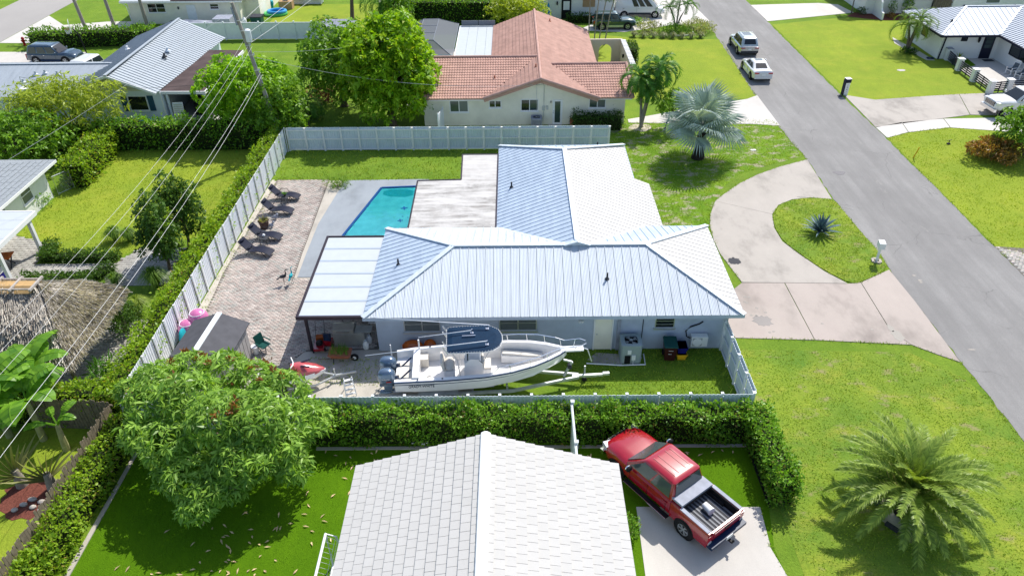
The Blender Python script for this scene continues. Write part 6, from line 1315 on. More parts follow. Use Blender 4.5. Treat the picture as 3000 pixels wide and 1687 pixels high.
for k,(q,lx,ly,hh) in enumerate((((-47.8,84.76),-.9,0,7.5),((-44.8,85.27),-.5,0,7.6),((-41.32,85.77),-.2,0,7.4))):
    FE(['leftmost tall palm trunk beyond the reddish hedge','middle tall palm trunk beyond the reddish hedge','right tall palm trunk in front of the far white house'][k],q,hh,(lx,ly),11,2.4,M['f_green'],'palm_trunk',.2,.14,seed=30+k,rise=(-.5,1.1),droop=1.2,ll=.6,lw=.06,pairs=18,group='tall palms at the far left')
FE('drooping dark palm between the two round trees',(-16.7,56.84),2.2,(.2,.2),15,2.3,M['f_green'],'bark',.15,.1,seed=8,rise=(-.6,1.2),droop=1.4,ll=.55,lw=.05,pairs=20)
FE('big dark palm at the top beside the tall trimmed hedge',(-14.5,84.5),3.4,(0,0),22,3.6,M['f_green'],'bark',.2,.15,seed=9,rise=(-.7,1.2),droop=1.5,ll=.8,lw=.07,pairs=22)
# trees
tree('huge round dome tree with yellow green leaf tips beside the tiled house',(-9.8,57.0),(-9.9,57.8,4.4),(4.05,3.8,4.25),M['l_big'],22000,.42,.45,44,7,seed=12,tr=.35,droop=.3,low=-.95,br=.3,extra=(M['l_hedge_y'],150,.34,lambda p:p[2]>6.6 or (p[0]<-11 and 4.5<p[2]<6.5)))
tree('dark green round tree touching the left side of the huge dome tree',(-14.6,61.5),(-14.5,61.0,3.6),(3.3,3.0,3.6),M['l_mid'],11000,.34,.45,26,7,seed=13,tr=.3,low=-.7)
tree('bright green bushy tree in front of the utility pole',(-20.8,55.9),(-20.8,56.2,3.2),(4.0,3.0,3.1),M['l_bright'],15000,.32,.5,34,7,seed=14,tr=.3,low=-.85,br=.32)
tree('darker leafy tree right of the utility pole behind the white fence corner',(-18.4,54.3),(-18.0,54.0,2.5),(2.1,2.0,2.6),M['l_mid'],6500,.3,.5,22,6,seed=15,tr=.25,low=-.8)
tree('yellow olive feathery tree in front of the blue grey wall',(-34.4,54.6),(-34.2,54.2,2.9),(4.2,2.6,2.2),M['l_olive'],10000,.36,.25,26,8,seed=16,tr=.2,droop=.5,low=-.3)
tree('dark green rounded tree in the corner by the shingle roof',(-36.5,49.8),(-36.3,50.3,2.0),(4.0,2.5,2.1),M['l_mid'],9000,.26,.5,24,6,seed=17,tr=.2,low=-.6)
tree('slim upright tree with yellowish top beside the garden path',(-20.2,36.2),(-20.2,36.2,2.5),(1.15,1.1,2.2),M['l_box'],6000,.2,.5,22,6,seed=18,tr=.1,low=-.8,br=.45,extra=(M['l_hedge_y'],30,.18,lambda p:p[2]>2.9))
tree('slim upright tree standing behind the yellowish one by the hedge',(-19.9,38.6),(-19.9,38.8,2.6),(1.2,1.1,2.2),M['l_box'],6000,.2,.5,22,6,seed=19,tr=.1,low=-.8,br=.45)
tree('small round ornamental tree in the bed at the top right',(39.3,88.6),(39.3,88.7,2.7),(1.1,1.1,1.1),M['l_olive'],1800,.22,.5,14,5,seed=21,tr=.08)
tree('dark leafy tree reaching in at the right edge beside the white pickup',(37.9,50.5),(37.8,50.4,1.9),(2.4,2.0,1.9),M['l_mid'],7000,.26,.5,22,6,seed=22,tr=.2,low=-.7)
tree('dark tree hanging into the top of the photo beside the blue tarpaulin',(-18.6,88.5),(-18.3,89,5.2),(3,3,3.2),M['l_dark'],6000,.36,.45,20,6,seed=23,tr=.25)
tree('sparse dark shrub tree between the double palm and the silvery fan palm',(12.05,55.52),(10.9+1.6,56.0,1.9),(1.3,1.1,1.5),M['l_mid'],1500,.24,.5,14,5,seed=24,tr=.08,low=-.6)
tree('loose olive green tree behind the roof ridge of the tiled house',(.5,80.3),(.4,80.5,2.6),(3.2,2.0,2.1),M['l_olive'],4500,.3,.4,18,6,seed=25,tr=.2)
tree('pale trunked shrub mass left of the tall trimmed hedge',(-13.8,83),(-12.6,83.3,2.6),(2.0,1.5,2.4),M['l_mid'],3500,.3,.5,16,6,seed=26,tr=.2,low=-.7)
SB=shrub
SB('reddish leaved shrub beside the small path and drooping palm',(-16.55,62.39),1.2,1.6,M['l_red'],900,.22,.45,seed=1)
SB('dark purple red shrub left of the tiled house corner',(-16.61,58.65),.8,.9,M['l_dark'],500,.2,seed=2)
SB('orange brown croton bush at the right edge below the dark tree',(35.17,50.06),1.75,1.4,M['l_croton'],3200,.24,.45,seed=3)
SB('round dark clipped bush beside the thatched roof',(-20.39,30.32),.95,1.75,M['l_box'],2600,.12,.55,seed=4,k=10)
SB('small green bush with strappy leaves between patio pavers and pool deck',(-12.25,46.46),.75,.6,M['g_orn'],500,.24,.18,seed=5)
SB('small rounded bush against the eave beside the pickup pad',(4.25,17.7),.45,.95,M['l_hedge'],900,.09,.5,seed=6)
SB('grey green shrubs at the foot of the shingle house wall',(-32.03,43.98),.9,1.0,M['l_mid'],700,.15,seed=7)
SB('small shrub by the pergola corner at the shingle house wall',(-32.46,42.65),.6,.7,M['l_mid'],400,.14,seed=8)
SB('spiky dark rosette plant in front of the hut floor',(-19.51,26.58),.75,.9,M['f_green'],420,.62,.1,seed=9,droop=-.2,k=4)
SB('low palm like fern at the foot of the cluster palms',(39.6,74.2),.8,.5,M['l_dark'],400,.2,seed=10)
SB('yellow variegated shrub in the planting bed by the SUV',(14.65,82.05),1.3,1.2,M['g_var'],900,.22,.35,seed=11)
SB('golden leaved shrub in the planting bed near the road',(20.09,82.46),1.8,1.1,M['g_var'],1200,.24,.35,seed=12)
SB('dark green shrub under the small multi stem palm',(17.69,81.66),1.6,.8,M['l_mid'],900,.22,.4,seed=13)
SB('round green bush beside the white van wheel',(13.9,85.1),.7,.8,M['l_hedge'],500,.16,seed=14)
for k,q in enumerate(((12.95,80.38),(13.94,80.21),(15.04,80.17),(16.03,80),(17.02,79.82),(18.03,79.79),(18.95,79.76),(19.99,79.87))): tuft('pale variegated border grass along the front of the planting bed',q,.7,.75,M['g_var'],110,seed=k,w=.03,group='border grasses of the planting bed')
for k,(q,r_,h_,mt,lab) in enumerate((((-24.81,39.52),.95,1.15,'g_orn','left arching fountain grass at the end of the low hedge'),((-23.89,39.46),.85,1.05,'g_orn','right arching fountain grass at the end of the low hedge'),((-20.27,34.42),1.35,1.5,'g_orn','big fountain grass clump beside the slim trees'),((-22.73,34.73),.75,.9,'g_orn','small fountain grass clump above the thatched roof corner'),((-20.28,32.07),1.0,1.2,'g_yel','yellow green fountain grass beside the round dark bush'))): tuft(lab,q,r_,h_,M[mt],330,seed=k+3)
# banana plants and traveller palms
def banana(label,base,h,n,L,Wl,seed,m=None,group=None):
    rr=random.Random(seed); t=thing('banana_plant',label,'banana plant',(base[0],base[1],0),group=group); B().tube([(0,0,-.05),(.05,0,h*.5),(.08,.05,h)],[.16,.13,.09],8).obj('stem',M['trav_stem'],t,smooth=True)
    me=[paddle_mesh('leaf',L*(.85+.12*k),Wl,m or M['banana'],.55,seed+k) for k in range(3)]
    for i in range(n):
        a=i*2.39996+seed+rr.uniform(-.3,.3); o=link('leaf',me[i%3],t,(.08,.05,h-.1),(rr.uniform(-.3,.3),rr.uniform(-.05,.45),a)); s=rr.uniform(.8,1.1); o.scale=(s,s,s)
M['trav_stem']=mat('trav_stem',(.34,.33,.16),.7,var=.25,scale=5)
banana('tallest banana plant with broad upright leaves at the left edge',(-22.3,23.0),2.7,11,1.9,.5,2); banana('banana plant with torn leaves beside the board fence',(-20.7,22.8),2.2,10,1.8,.48,5); banana('banana plant leaning over the hut garden near the thatched roof',(-21.4,24.3),2.4,10,1.7,.48,8); banana('short banana plant with drooping leaves at the photo edge',(-22.4,21.4),1.7,10,1.7,.48,11); banana('young pale stemmed banana plant before the board fence',(-19.4,22.2),1.5,4,.9,.2,14)
def trav(label,base,rz,seed):
    t=thing('traveller_palm',label,'palm',(base[0],base[1],0),rz); B().tube([(0,0,-.05),(0,0,.4),(0,0,.9)],[.26,.2,.14],9).obj('trunk',M['palm_trunk'],t,smooth=True); rr=random.Random(seed)
    me=blade_mesh('leaf',1.7,.1,M['trav'],.03,.1)
    for i in range(11): e=.45+2.2*i/10; o=link('leaf',me,t,(0,0,.55),(0,-e,0)); o.scale=(rr.uniform(.8,1.1),1,1)
trav('fan shaped traveller palm with split yellowish leaves in the mulch bed',(-18.9,20.1),R(35),1); trav('second traveller palm with bare fibrous base left in the mulch bed',(-20.3,20.3),R(70),2)
blot((-19.6,19.6),1.35,1.1,.016,'mulch',7,26,'mulch_bed')
for k in range(7): o=B().ell((0,0,.05),(.14+.03*k%.08,.11,.09),8,5).obj('rock',M['stone'],None,smooth=True); o.location=(-19.9+.22*k,19.2+.13*((k*7)%5)-.2,.01); tag(o,'pale rounded rock lying on the red mulch bed','rock','rocks on the mulch bed')
# fallen leaves on the turf
lm=[]
for k in range(3):
    b=B(); L=.075+.03*k; b.add([(-L,0,0),(-L*.2,-.035,.03),(L,0,.01),(-L*.2,.035,.03)],[(0,1,2,3)]); lm.append(rawmesh('fallen_leaf',b.v,b.f,M['leaf_dry']))
rr=random.Random(12); cnt=0
spots=[]
while len(spots)<105:
    cx_,cy_=((-11.5,15.9),(-10.2,16.6),(-12.4,17.4),(-9.2,15.2),(-10.8,14.2),(-7.6,18.5))[len(spots)%6]; x=rr.gauss(cx_,1.25); y=rr.gauss(cy_,.9)
    if -16<x<-6.3 and 12.5<y<22.4: spots.append((x,y))
for k in range(24): spots.append((rr.uniform(-8.5,-2),rr.uniform(21.0,22.1)))
for k in range(16): spots.append((rr.uniform(3,9.7),rr.uniform(21.4,22.1)))
for k,(x,y) in enumerate(spots):
    o=link('fallen_leaf',lm[k%3],None,(x,y,.04),(rr.uniform(-.3,.3),rr.uniform(-.3,.3),rr.uniform(0,6.28))); tag(o,'dry tan leaf fallen on the artificial turf','leaf','dry leaves on the artificial turf')
for k,q in enumerate(((-4.02,22.36),(-3.85,22.45),(-4.49,22.44),(-5.51,22.59))): o=B().cb((0,0,.03),(.16,.12,.05),k).obj('paper_scrap',M['trim_white'],None); o.location=(*q,.02); tag(o,'white paper scrap on the shaded turf near the hedge','litter','white scraps on the turf')
# curb strips of the turf
o=B().prism([(-16.35,23.0),(-16.2,23.0),(-16.45,5),(-16.7,5)],0,.05).obj('curb',M['conc'],None); o['kind']='structure'; o=B().prism([(-8.6,22.05),(9.95,22.05),(9.95,22.2),(-8.6,22.2)],0,.05).obj('curb',M['conc'],None); o['kind']='structure'
o=B().prism([(9.86,22.2),(9.92,22.2),(9.98,18.9),(9.92,18.9)],0,.12).obj('edging',M['black'],None); o['kind']='structure'

# ================================================================ the red tiled house
T=thing('house','cream house with terracotta barrel tile roof and a gable facing the camera','house',(1,63,0),world=True)
Gx,Gz=2.15,4.08; TM=M['terra_roof']
b=B(); b.box(-7.2,8.95,57.0,61.5,0,2.42); b.box(-1.5,6.9,61.5,75,0,2.1); b.box(-7.1,-1.5,61.5,65.5,0,2.4); b.slab([(-1.9,57.0,2.42),(6.4,57.0,2.42),(Gx,57.0,3.95)],(0,1,0),.25); b.obj('wall',M['cream_wall'],T)
RP=[[(-7.65,56.45,2.45),(-2.15,56.45,2.45),(2.1,61.7,4.02),(-7.6,61.7,4.02)]]
def tiled(P,up): barrel(T,P,up,TM); B().slab(P,(0,0,-1),.06).obj('roof_deck',M['terra_roof'],T)
tiled([(-7.65,56.4,2.45),(-2.2,56.4,2.45),(2.1,61.7,4.02),(-7.6,61.7,4.02)],(0,1))
tiled([(-7.6,61.7,4.02),(2.15,61.7,4.02),(-1.9,66.3,2.6),(-7.6,66.3,2.6)],(0,-1))
tiled([(6.6,56.4,2.43),(9.5,56.4,2.43),(9.35,60.7,3.7),(3.15,60.7,3.7)],(0,1))
tiled([(3.15,60.7,3.7),(9.35,60.7,3.7),(9.35,64.8,2.35),(7.0,64.8,2.35)],(0,-1))
sR=(Gz-2.43)/(6.65-Gx); zr_=lambda x:Gz-(x-Gx)*sR; zl_=lambda x:Gz-(Gx-x)*(Gz-2.48)/4.3
tiled([(Gx,56.15,Gz),(Gx,61.7,Gz),(-2.2,56.35,zl_(-2.2))],(1,0))
tiled([(Gx,61.7,Gz),(Gx,75.7,Gz),(-1.9,75.7,zl_(-1.9)),(-1.9,66.3,zl_(-1.9))],(1,0))
tiled([(Gx,56.15,Gz),(6.7,56.3,zr_(6.7)),(3.15,60.7,zr_(3.15)),(Gx,60.7,Gz)],(-1,0))
tiled([(Gx,60.7,Gz),(3.15,60.7,zr_(3.15)),(7.0,64.8,zr_(7.0)),(7.45,64.8,zr_(7.45)),(7.45,75.7,zr_(7.45)),(Gx,75.7,Gz)],(-1,0))
def ridge(p,q,m='terra_ridge',r=.14,st=.38):
    p,q=Vector(p),Vector(q); L=(q-p).length; n=int(L/st); b=B()
    for k in range(n): a=p.lerp(q,k/n); c=p.lerp(q,(k+1.12)/n); b.cyl(a+Z*.05,c+Z*.07,r,r*.86,8)
    b.obj('ridge_tile',M[m],T,smooth=40)
for p,q in (((Gx,56.1,Gz),(Gx,75.8,Gz)),((-7.65,61.7,4.02),(2.0,61.7,4.02)),((9.4,60.7,3.7),(3.2,60.7,3.7)),((-2.35,56.25,2.5),(Gx,56.1,Gz)),((6.85,56.2,2.45),(Gx,56.1,Gz)),((9.45,56.4,2.45),(9.35,60.7,3.72)),((-7.65,56.4,2.47),(-7.62,61.7,4.04))): ridge(p,q,r=.13)
b=B(); b.bar((-7.6,56.5,2.36),(-2,56.5,2.36),.05,.16); b.bar((6.3,56.5,2.34),(9.4,56.5,2.34),.05,.16); b.obj('fascia',M['trim_white'],T)
b=B(); b.bar((-2.3,56.3,2.32),(Gx,56.25,3.86),.06,.2); b.bar((Gx,56.25,3.86),(6.7,56.35,2.25),.06,.2); b.obj('gable_trim',M['terra_roof'],T)
wf=M['trim_white']
win(T,(-5.1,57.0,1.15),(1,0,0),(0,-1,0),1.5,.98,wf,[M['glass_green'],M['glass_grey']],2,1,.06)
win(T,(-1.95,57.0,1.5),(1,0,0),(0,-1,0),1.0,.6,wf,M['glass'],2,1,.06)
win(T,(.6,57.0,1.2),(1,0,0),(0,-1,0),1.4,.98,wf,[M['glass'],M['glass_green']],2,1,.06)
win(T,(6.05,57.0,1.4),(1,0,0),(0,-1,0),1.35,.95,wf,[M['glass_green'],M['glass_grey']],2,1,.06)
d=B(); d.box(3.15,3.95,56.94,57.0,.05,2.1); d=d.obj('door',M['trim_white'],T); B().box(3.33,3.77,56.925,56.938,.22,1.98).obj('pane',M['glass_green'],d); b=B(); b.ell((3.22,56.9,1.05),(.035,.03,.035),8,5); b.ell((3.22,56.9,1.2),(.03,.03,.03),8,5); b.obj('knob',M['galv'],d)
b=B(); b.box(2.32,2.55,56.88,57,1.25,1.6); b.box(2.66,2.8,56.93,57,1.3,1.62); b.obj('meter_box',M['galv'],T); b=B(); b.tube([(2.45,56.95,1.6),(2.45,56.95,3.3)],.02,5); b.tube([(1.85,56.95,1.2),(1.85,56.95,3.2)],.012,5); b.tube([(2.45,56.95,1.25),(2.4,56.95,.3)],.015,5); b.obj('conduit',M['galv'],T)
b=B(); b.tube([(1.8,56.9,3.35),(2.7,56.5,3.6)],.02,5); b.ell((2.72,56.45,3.6),(.1,.08,.14),8,6); b.obj('service_mast',M['charcoal'],T); B().ell((3.0,56.92,1.95),(.07,.07,.1),8,6).obj('wall_lamp',M['stone'],T)
for q in ((-1.5,58.9,3.15),(1.85,59.2,3.98),(3.6,73.5,3.6)): vent(T,q,.3,.05,'terracotta')
C2=thing('air_conditioner','dark slatted condenser unit by the glass door of the tiled house','air conditioner',(1.85,56.2,0)); condenser(C2,.43,.43,1.0,M['tarp_grey'],M['charcoal'])
for k,(x,lab) in enumerate(((4.75,'left stack of spare terracotta roof tiles against the cream wall'),(5.25,'right stack of spare terracotta roof tiles against the cream wall'))):
    t=thing('tile_stack',lab,'tile stack',(x,56.6,0))
    for j in range(5): B().loft([[(-.19,-.22+.09*j,0),(-.1,-.24+.09*j,.0),(.1,-.24+.09*j,0),(.19,-.22+.09*j,0)],[(-.19,-.18+.09*j,.62),(-.1,-.22+.09*j,.7-.1*k),(.1,-.22+.09*j,.7-.1*k),(.19,-.18+.09*j,.62)]]).obj('tile',M['terracotta'],t)
# white flat roof and pool screen
B_=thing('lanai','white panelled flat lanai roof between pool screen and tiled roof','lanai',(-3.4,71,0),world=True)
for k in range(4): B().box(-5.2+.88*k+.01,-5.2+.88*(k+1)-.01,66.4,75.9,2.52,2.58).obj('roof_panel',M['canopy_panel'],B_)
b=B(); b.bar((-5.25,66.4,2.5),(-5.25,76,2.5),.1,.16); b.bar((-5.25,76,2.5),(-1.7,76,2.5),.1,.16); b.obj('gutter',M['vinyl_white'],B_)
for k in range(2): B().box(-5.1+1.7*k,-3.45+1.7*k,75.95,76.0,2.6,3.1).obj('screen_panel',M['screen_grey'],B_)
for x in (-5.1,-3.4): B().box(x-.05,x+.05,66.5,66.6,0,2.5).obj('post',M['vinyl_white'],B_)
SC=thing('pool_screen','dark mesh pool screen cage with raised flat centre beside the tiled house','pool screen',(-8,72,0),world=True)
sm,snt,sb=newmat('mesh_screen'); sb.inputs['Base Color'].default_value=(.13,.145,.165,1); sb.inputs['Roughness'].default_value=.8; tr=node(snt,'ShaderNodeBsdfTransparent'); ms=node(snt,'ShaderNodeMixShader'); ms.inputs[0].default_value=.3; snt.links.new(sb.outputs[0],ms.inputs[1]); snt.links.new(tr.outputs[0],ms.inputs[2]); snt.links.new(ms.outputs[0],snt.nodes['Material Output'].inputs[0])
Lx,Rx,F0,F1,eh,th=-10.6,-5.45,66.6,76.9,2.55,3.5; lx,rx,f0,f1=-8.75,-7.25,68.4,75.2
for i,Pp in enumerate(([(Lx,F0,eh),(lx,f0,th),(lx,f1,th),(Lx,F1,eh)],[(Rx,F0,eh),(Rx,F1,eh),(rx,f1,th),(rx,f0,th)],[(Lx,F0,eh),(Rx,F0,eh),(rx,f0,th),(lx,f0,th)],[(Lx,F1,eh),(lx,f1,th),(rx,f1,th),(Rx,F1,eh)],[(Lx,F0,0),(Rx,F0,0),(Rx,F0,eh),(Lx,F0,eh)],[(Lx,F0,0),(Lx,F0,eh),(Lx,F1,eh),(Lx,F1,0)],[(Lx,F1,0),(Lx,F1,eh),(Rx,F1,eh),(Rx,F1,0)])): B().add(Pp,[(0,1,2,3)]).obj('screen_panel',sm,SC)
for k in range(3): a=f0+(f1-f0)*k/3; B().add([(lx,a,th),(rx,a,th),(rx,a+(f1-f0)/3,th),(lx,a+(f1-f0)/3,th)],[(0,1,2,3)]).obj('screen_panel',sm,SC)
b=B()
for p,q in (((Lx,F0,eh),(lx,f0,th)),((Rx,F0,eh),(rx,f0,th)),((Lx,F1,eh),(lx,f1,th)),((Rx,F1,eh),(rx,f1,th)),((lx,f0,th),(rx,f0,th)),((lx,f1,th),(rx,f1,th)),((lx,f0,th),(lx,f1,th)),((rx,f0,th),(rx,f1,th)),((lx,70.67,th),(rx,70.67,th)),((lx,72.93,th),(rx,72.93,th)),((Rx,F0,eh),(Rx,F1,eh)),((Lx,F0,eh),(Lx,F1,eh)),((Lx,F0,eh),(Rx,F0,eh)),((Lx,F0,0),(Lx,F0,eh)),((Rx,F0,0),(Rx,F0,eh))): b.bar(p,q,.06)
b.obj('frame',M['screen_grey'],SC)
SP=thing('swimming_pool','teal pool glimpsed through the dark mesh screen','pool',(-8,71,0),world=True); B().prism([(-9.8,67.3),(-6.2,67.3),(-6.2,75),(-9.8,75)],.02,.05).obj('water',PB[0],SP); B().prism([(-10.5,66.7),(-5.5,66.7),(-5.5,76.8),(-10.5,76.8)],.0,.018).obj('deck',M['conc_light'],SP)
# courtyard wall with an arch
CW=thing('courtyard_wall','beige courtyard wall with arched opening and tiled coping beside the tiled house','wall',(9,69,0),world=True)
b=B(); ax,aw=9.0,.62; arc_=[(ax+aw*math.cos(a),1.1+aw*math.sin(a)) for a in [math.pi*i/10 for i in range(11)]]
poly=[(7.3,0)]+[(ax-aw,0)]+arc_[::-1]+[(ax+aw,0),(10.6,0),(10.6,2.2),(7.3,2.2)]
poly=[(p[0],p[1]) for p in poly]; b.slab([(p[0],72.4,p[1]) for p in poly],(0,1,0),.18); b.box(10.45,10.62,64.9,72.39,0,2.15); b.obj('wall',M['beige_wall'],CW)
for k in range(18): B().box(10.4,10.86,65.1+.4*k,65.1+.4*k+.2,2.16,2.24).obj('coping_tile',M['trim_white'],CW)
B().ell((10.35,69.5,1.5),(.1,.1,.2),8,6).obj('lantern',M['black'],CW); sheet('court_lawn',[(7.6,65),(10.4,65),(10.4,72.3),(7.6,72.3)],.01,M['lawn_bright'])
t=thing('gate','small white panel gate standing beside the cream wall corner','gate',(-30.13,97.49)if 0 else (-5.9,55.2),R(78)); B().box(0,1.3,-.03,.03,.1,1.7).obj('panel',M['vinyl_white'],t); b=B(); b.box(-.05,0,-.05,.05,0,1.8); b.box(1.3,1.36,-.05,.05,0,1.8); b.obj('post',M['vinyl_white'],t)
# ================================================================ grey roofed house at the left
GH=thing('house','pale blue house with grey ribbed metal gable roof behind the olive tree','house',(-34,63,0),world=True)
b=B(); b.box(-36.2,-28.6,58.5,73,0,2.5); b.slab([(-36.2,58.5,2.5),(-28.6,58.5,2.5),(-32.4,58.5,4.1)],(0,1,0),.2); b.box(-48,-36.2,58.2,65.5,0,2.4); b.obj('wall',M['pale_blue_wall'],GH)
b=B(); b.slab([(-35.9,58.42,2.62),(-28.9,58.42,2.62),(-32.2,58.42,3.98)],(0,1,0),.06)
b.obj('gable_panel',M['gable_cream'],GH)
for k in range(4): z=2.75+.3*k; hw_=3.3-(z-2.5)*2.35; B().box(-32.3-hw_,-32.3+hw_,58.38,58.41,z,z+.03).obj('siding',M['gable_cream'],GH)
gx,gz=-32.05,4.3
roof_panels(GH,[(-28.75,57.9,2.62),(-28.0,73.2,2.62),(gx,73.2,gz),(gx,57.3,gz)],(-1,0),.43,M['roof_grey'],rib=.05,rw=.04)
roof_panels(GH,[(gx,57.3,gz),(gx,73.2,gz),(-36.7,73.2,2.6),(-36.7,57.9,2.6)],(1,0),.43,M['roof_grey'],rib=.05,rw=.04)
roof_panels(GH,[(-48.5,57.6,2.5),(-36,57.6,2.5),(-33.7,62.2,3.65),(-48.5,62.2,3.65)],(0,1),.43,M['roof_grey'],rib=.015,rw=.02)
roof_panels(GH,[(-48.5,62.2,3.65),(-33.7,62.2,3.65),(-36,66.2,2.5),(-48.5,66.2,2.5)],(0,-1),.43,M['roof_grey'],rib=.015,rw=.02)
caps(GH,[((gx,57.2,gz),(gx,73.3,gz)),((-48.5,62.2,3.65),(-33.9,62.2,3.65))],M['roof_grey'],.24)
b=B(); b.bar((-28.75,57.85,2.55),(gx,57.25,4.22),.05,.18); b.bar((-36.7,57.85,2.52),(gx,57.25,4.22),.05,.18); b.obj('barge_board',M['trim_white'],GH); B().bar((-48.5,57.6,2.42),(-36.3,57.6,2.42),.1,.14).obj('gutter',M['trim_white'],GH)
win(GH,(-31.5,58.5,.95),(1,0,0),(0,-1,0),1.55,1.25,wf,M['glass'],1,1,.06)
for x,m_ in ((-32.05,'shutter_blue'),(-29.88,'shutter_blue')): B().box(x,x+.48,58.44,58.49,.93,2.2).obj('shutter',M[m_],GH)
for q,m_ in (((-30.4,65.5,3.65),'roof_cap'),((-30.2,64.2,3.55),'charcoal'),((-34.4,66.5,3.5),'trim_white'),((-39.6,60.6,3.3),'galv'),((-38.9,60.8,3.35),'galv'),((-37.8,60.6,3.3),'galv'),((-40.2,59.6,3.0),'galv')): vent(GH,q,.3,.09,m_)
B().tube([(-39.8,58.6,2.9),(-39.6,58.5,3.9)],.03,6).obj('service_mast',M['galv'],GH); b=B(); b.lathe([(.0,0),(.35,.06),(.45,.16)],(-39.1,58.0,3.0),14); b.obj('dish',M['trim_white'],GH)
b=B(); b.box(-41.3,-40.75,57.95,58.2,.9,2.0); b.obj('water_heater',M['trim_white'],GH); b=B(); b.tube([(-41,58.1,.9),(-41,58.1,.2)],.03,5); b.tube([(-40.8,58.1,.9),(-40.7,58.1,.1)],.03,5); b.obj('pipe',M['galv'],GH)
B().box(-28.75,-28.65,58.4,58.48,0,2.45).obj('downspout',M['trim_white'],GH)
LN=thing('lanai','brown flat roofed lanai with white fascia beside the grey metal gable','lanai',(-27,64,0),world=True)
B().slab([(-29.0,58.6,2.5),(-25.15,58.6,2.42),(-25.15,69.2,2.42),(-29.0,69.2,2.5)],(0,0,1),.06).obj('roof',M['roof_brown'],LN); b=B(); b.bar((-29.1,58.55,2.42),(-25.1,58.55,2.38),.08,.24); b.bar((-25.1,58.55,2.38),(-25.1,69.2,2.38),.08,.24); b.obj('fascia',M['trim_white'],LN)
for p in ((-28.35,58.8),(-25.3,58.8),(-25.3,64),(-25.3,69)): B().box(p[0]-.1,p[0]+.1,p[1]-.08,p[1]+.08,0,2.36).obj('post',M['pale_blue_wall'],LN)
B().box(-28.6,-25.2,67.8,68,0,2.35).obj('rear_wall',M['pale_blue_wall'],LN); B().box(-25.22,-25.18,59.2,67.7,.05,2.3).obj('shade_sheet',M['charcoal'],LN); B().box(-28.6,-25,58.6,67.7,.0,.05).obj('floor',M['conc_light'],LN)  # charcoal sheet added on the open side to make the inside look shaded
t=thing('shutter_panel','white louvred panel leaning at the lanai opening','shutter',(-27.6,58.35,0),R(4)); B().slab([(-.42,0,0),(.42,0,0),(.42,.35,1.55),(-.42,.35,1.55)],(0,-1,.2),.04).obj('frame',M['trim_white'],t)
for k in range(9): z=.12+.155*k; B().bar((-.34,.225*z-.06,z),(.34,.225*z-.06,z),.03,.08).obj('slat',M['gable_cream'],t)
t=thing('grill','covered black grill in the shade of the lanai','grill',(-26.2,60.0,0)); B().box(-.55,.55,-.35,.35,.05,1.05).obj('cover',M['black'],t); B().slab([(-.3,-.2,1.06),(.2,-.3,1.06),(.4,.1,1.06),(-.1,.2,1.06)],(0,0,1),.03).obj('towel',M['roof_cap'],t)
t=thing('toy_table','bright blue plastic play table against the pale blue wall','table',(-29.9,57.6,0)); B().box(-.45,.45,-.3,.3,.5,.58).obj('table_top',M['bright_blue'],t)
for a in (-1,1): B().box(a*.32-.06,a*.32+.06,-.25,.25,0,.5).obj('leg',M['bright_blue'],t)
for k,(q,lab,mt) in enumerate((((-32.6,57.2),'dark folded stroller by the wall under the shuttered window','black'),((-31.7,57.3),'striped beach chair folded by the wall under the shuttered window','navy'))):
    t=thing('folding_chair',lab,'chair',(*q,0),.3); B().slab([(-.3,-.2,.1),(.3,-.2,.1),(.3,.25,.62),(-.3,.25,.62)],(0,-.5,.8),.03).obj('seat',M[mt],t)
    for j in range(3): B().slab([(-.22+.2*j,-.22,.13),(-.14+.2*j,-.22,.13),(-.14+.2*j,.23,.66),(-.22+.2*j,.23,.66)],(0,-.5,.8),.012).obj('stripe',M['trim_white'],t)
    for a in (-1,1): B().bar((a*.3,-.25,0),(a*.3,.3,.68),.03).obj('leg',M['galv'],t)
t=thing('fire_hydrant','red fire hydrant on the grass strip at the left edge','fire hydrant',(*(-51.95,79.57),0)); B().lathe([(.17,0),(.17,.06),(.12,.1),(.12,.62),(.16,.66),(.15,.78),(.06,.88),(0,.9)],n=12).obj('barrel',M['red'],t,smooth=40); b=B(); b.cyl((-.24,0,.5),(.24,0,.5),.07,.07,8); b.cyl((0,0,.46),(0,-.22,.46),.09,.09,8); b.obj('nozzle',M['red'],t)
t=thing('basketball_hoop','portable basketball hoop with white net beside the blue SUV','basketball hoop',(*(-43.18,75.24),0),R(28)); B().tube([(0,0,0),(-.1,0,2.2),(-.5,0,3.0)],.06,7).obj('pole',M['black'],t); B().box(-.72,-.68,-.75,.75,2.75,3.75).obj('backboard',M['lamp_clear'],t); B().tube([(-1.0+.25*math.cos(a),.25*math.sin(a),3.0) for a in [i*.524 for i in range(12)]],.025,5,True).obj('rim',M['orange'],t)
b=B()
for k in range(10): a=k*.628; b.bar((-1.0+.25*math.cos(a),.25*math.sin(a),3.0),(-1.0+.13*math.cos(a+.4),.13*math.sin(a+.4),2.55),.025)
b.obj('net',M['trim_white'],t)
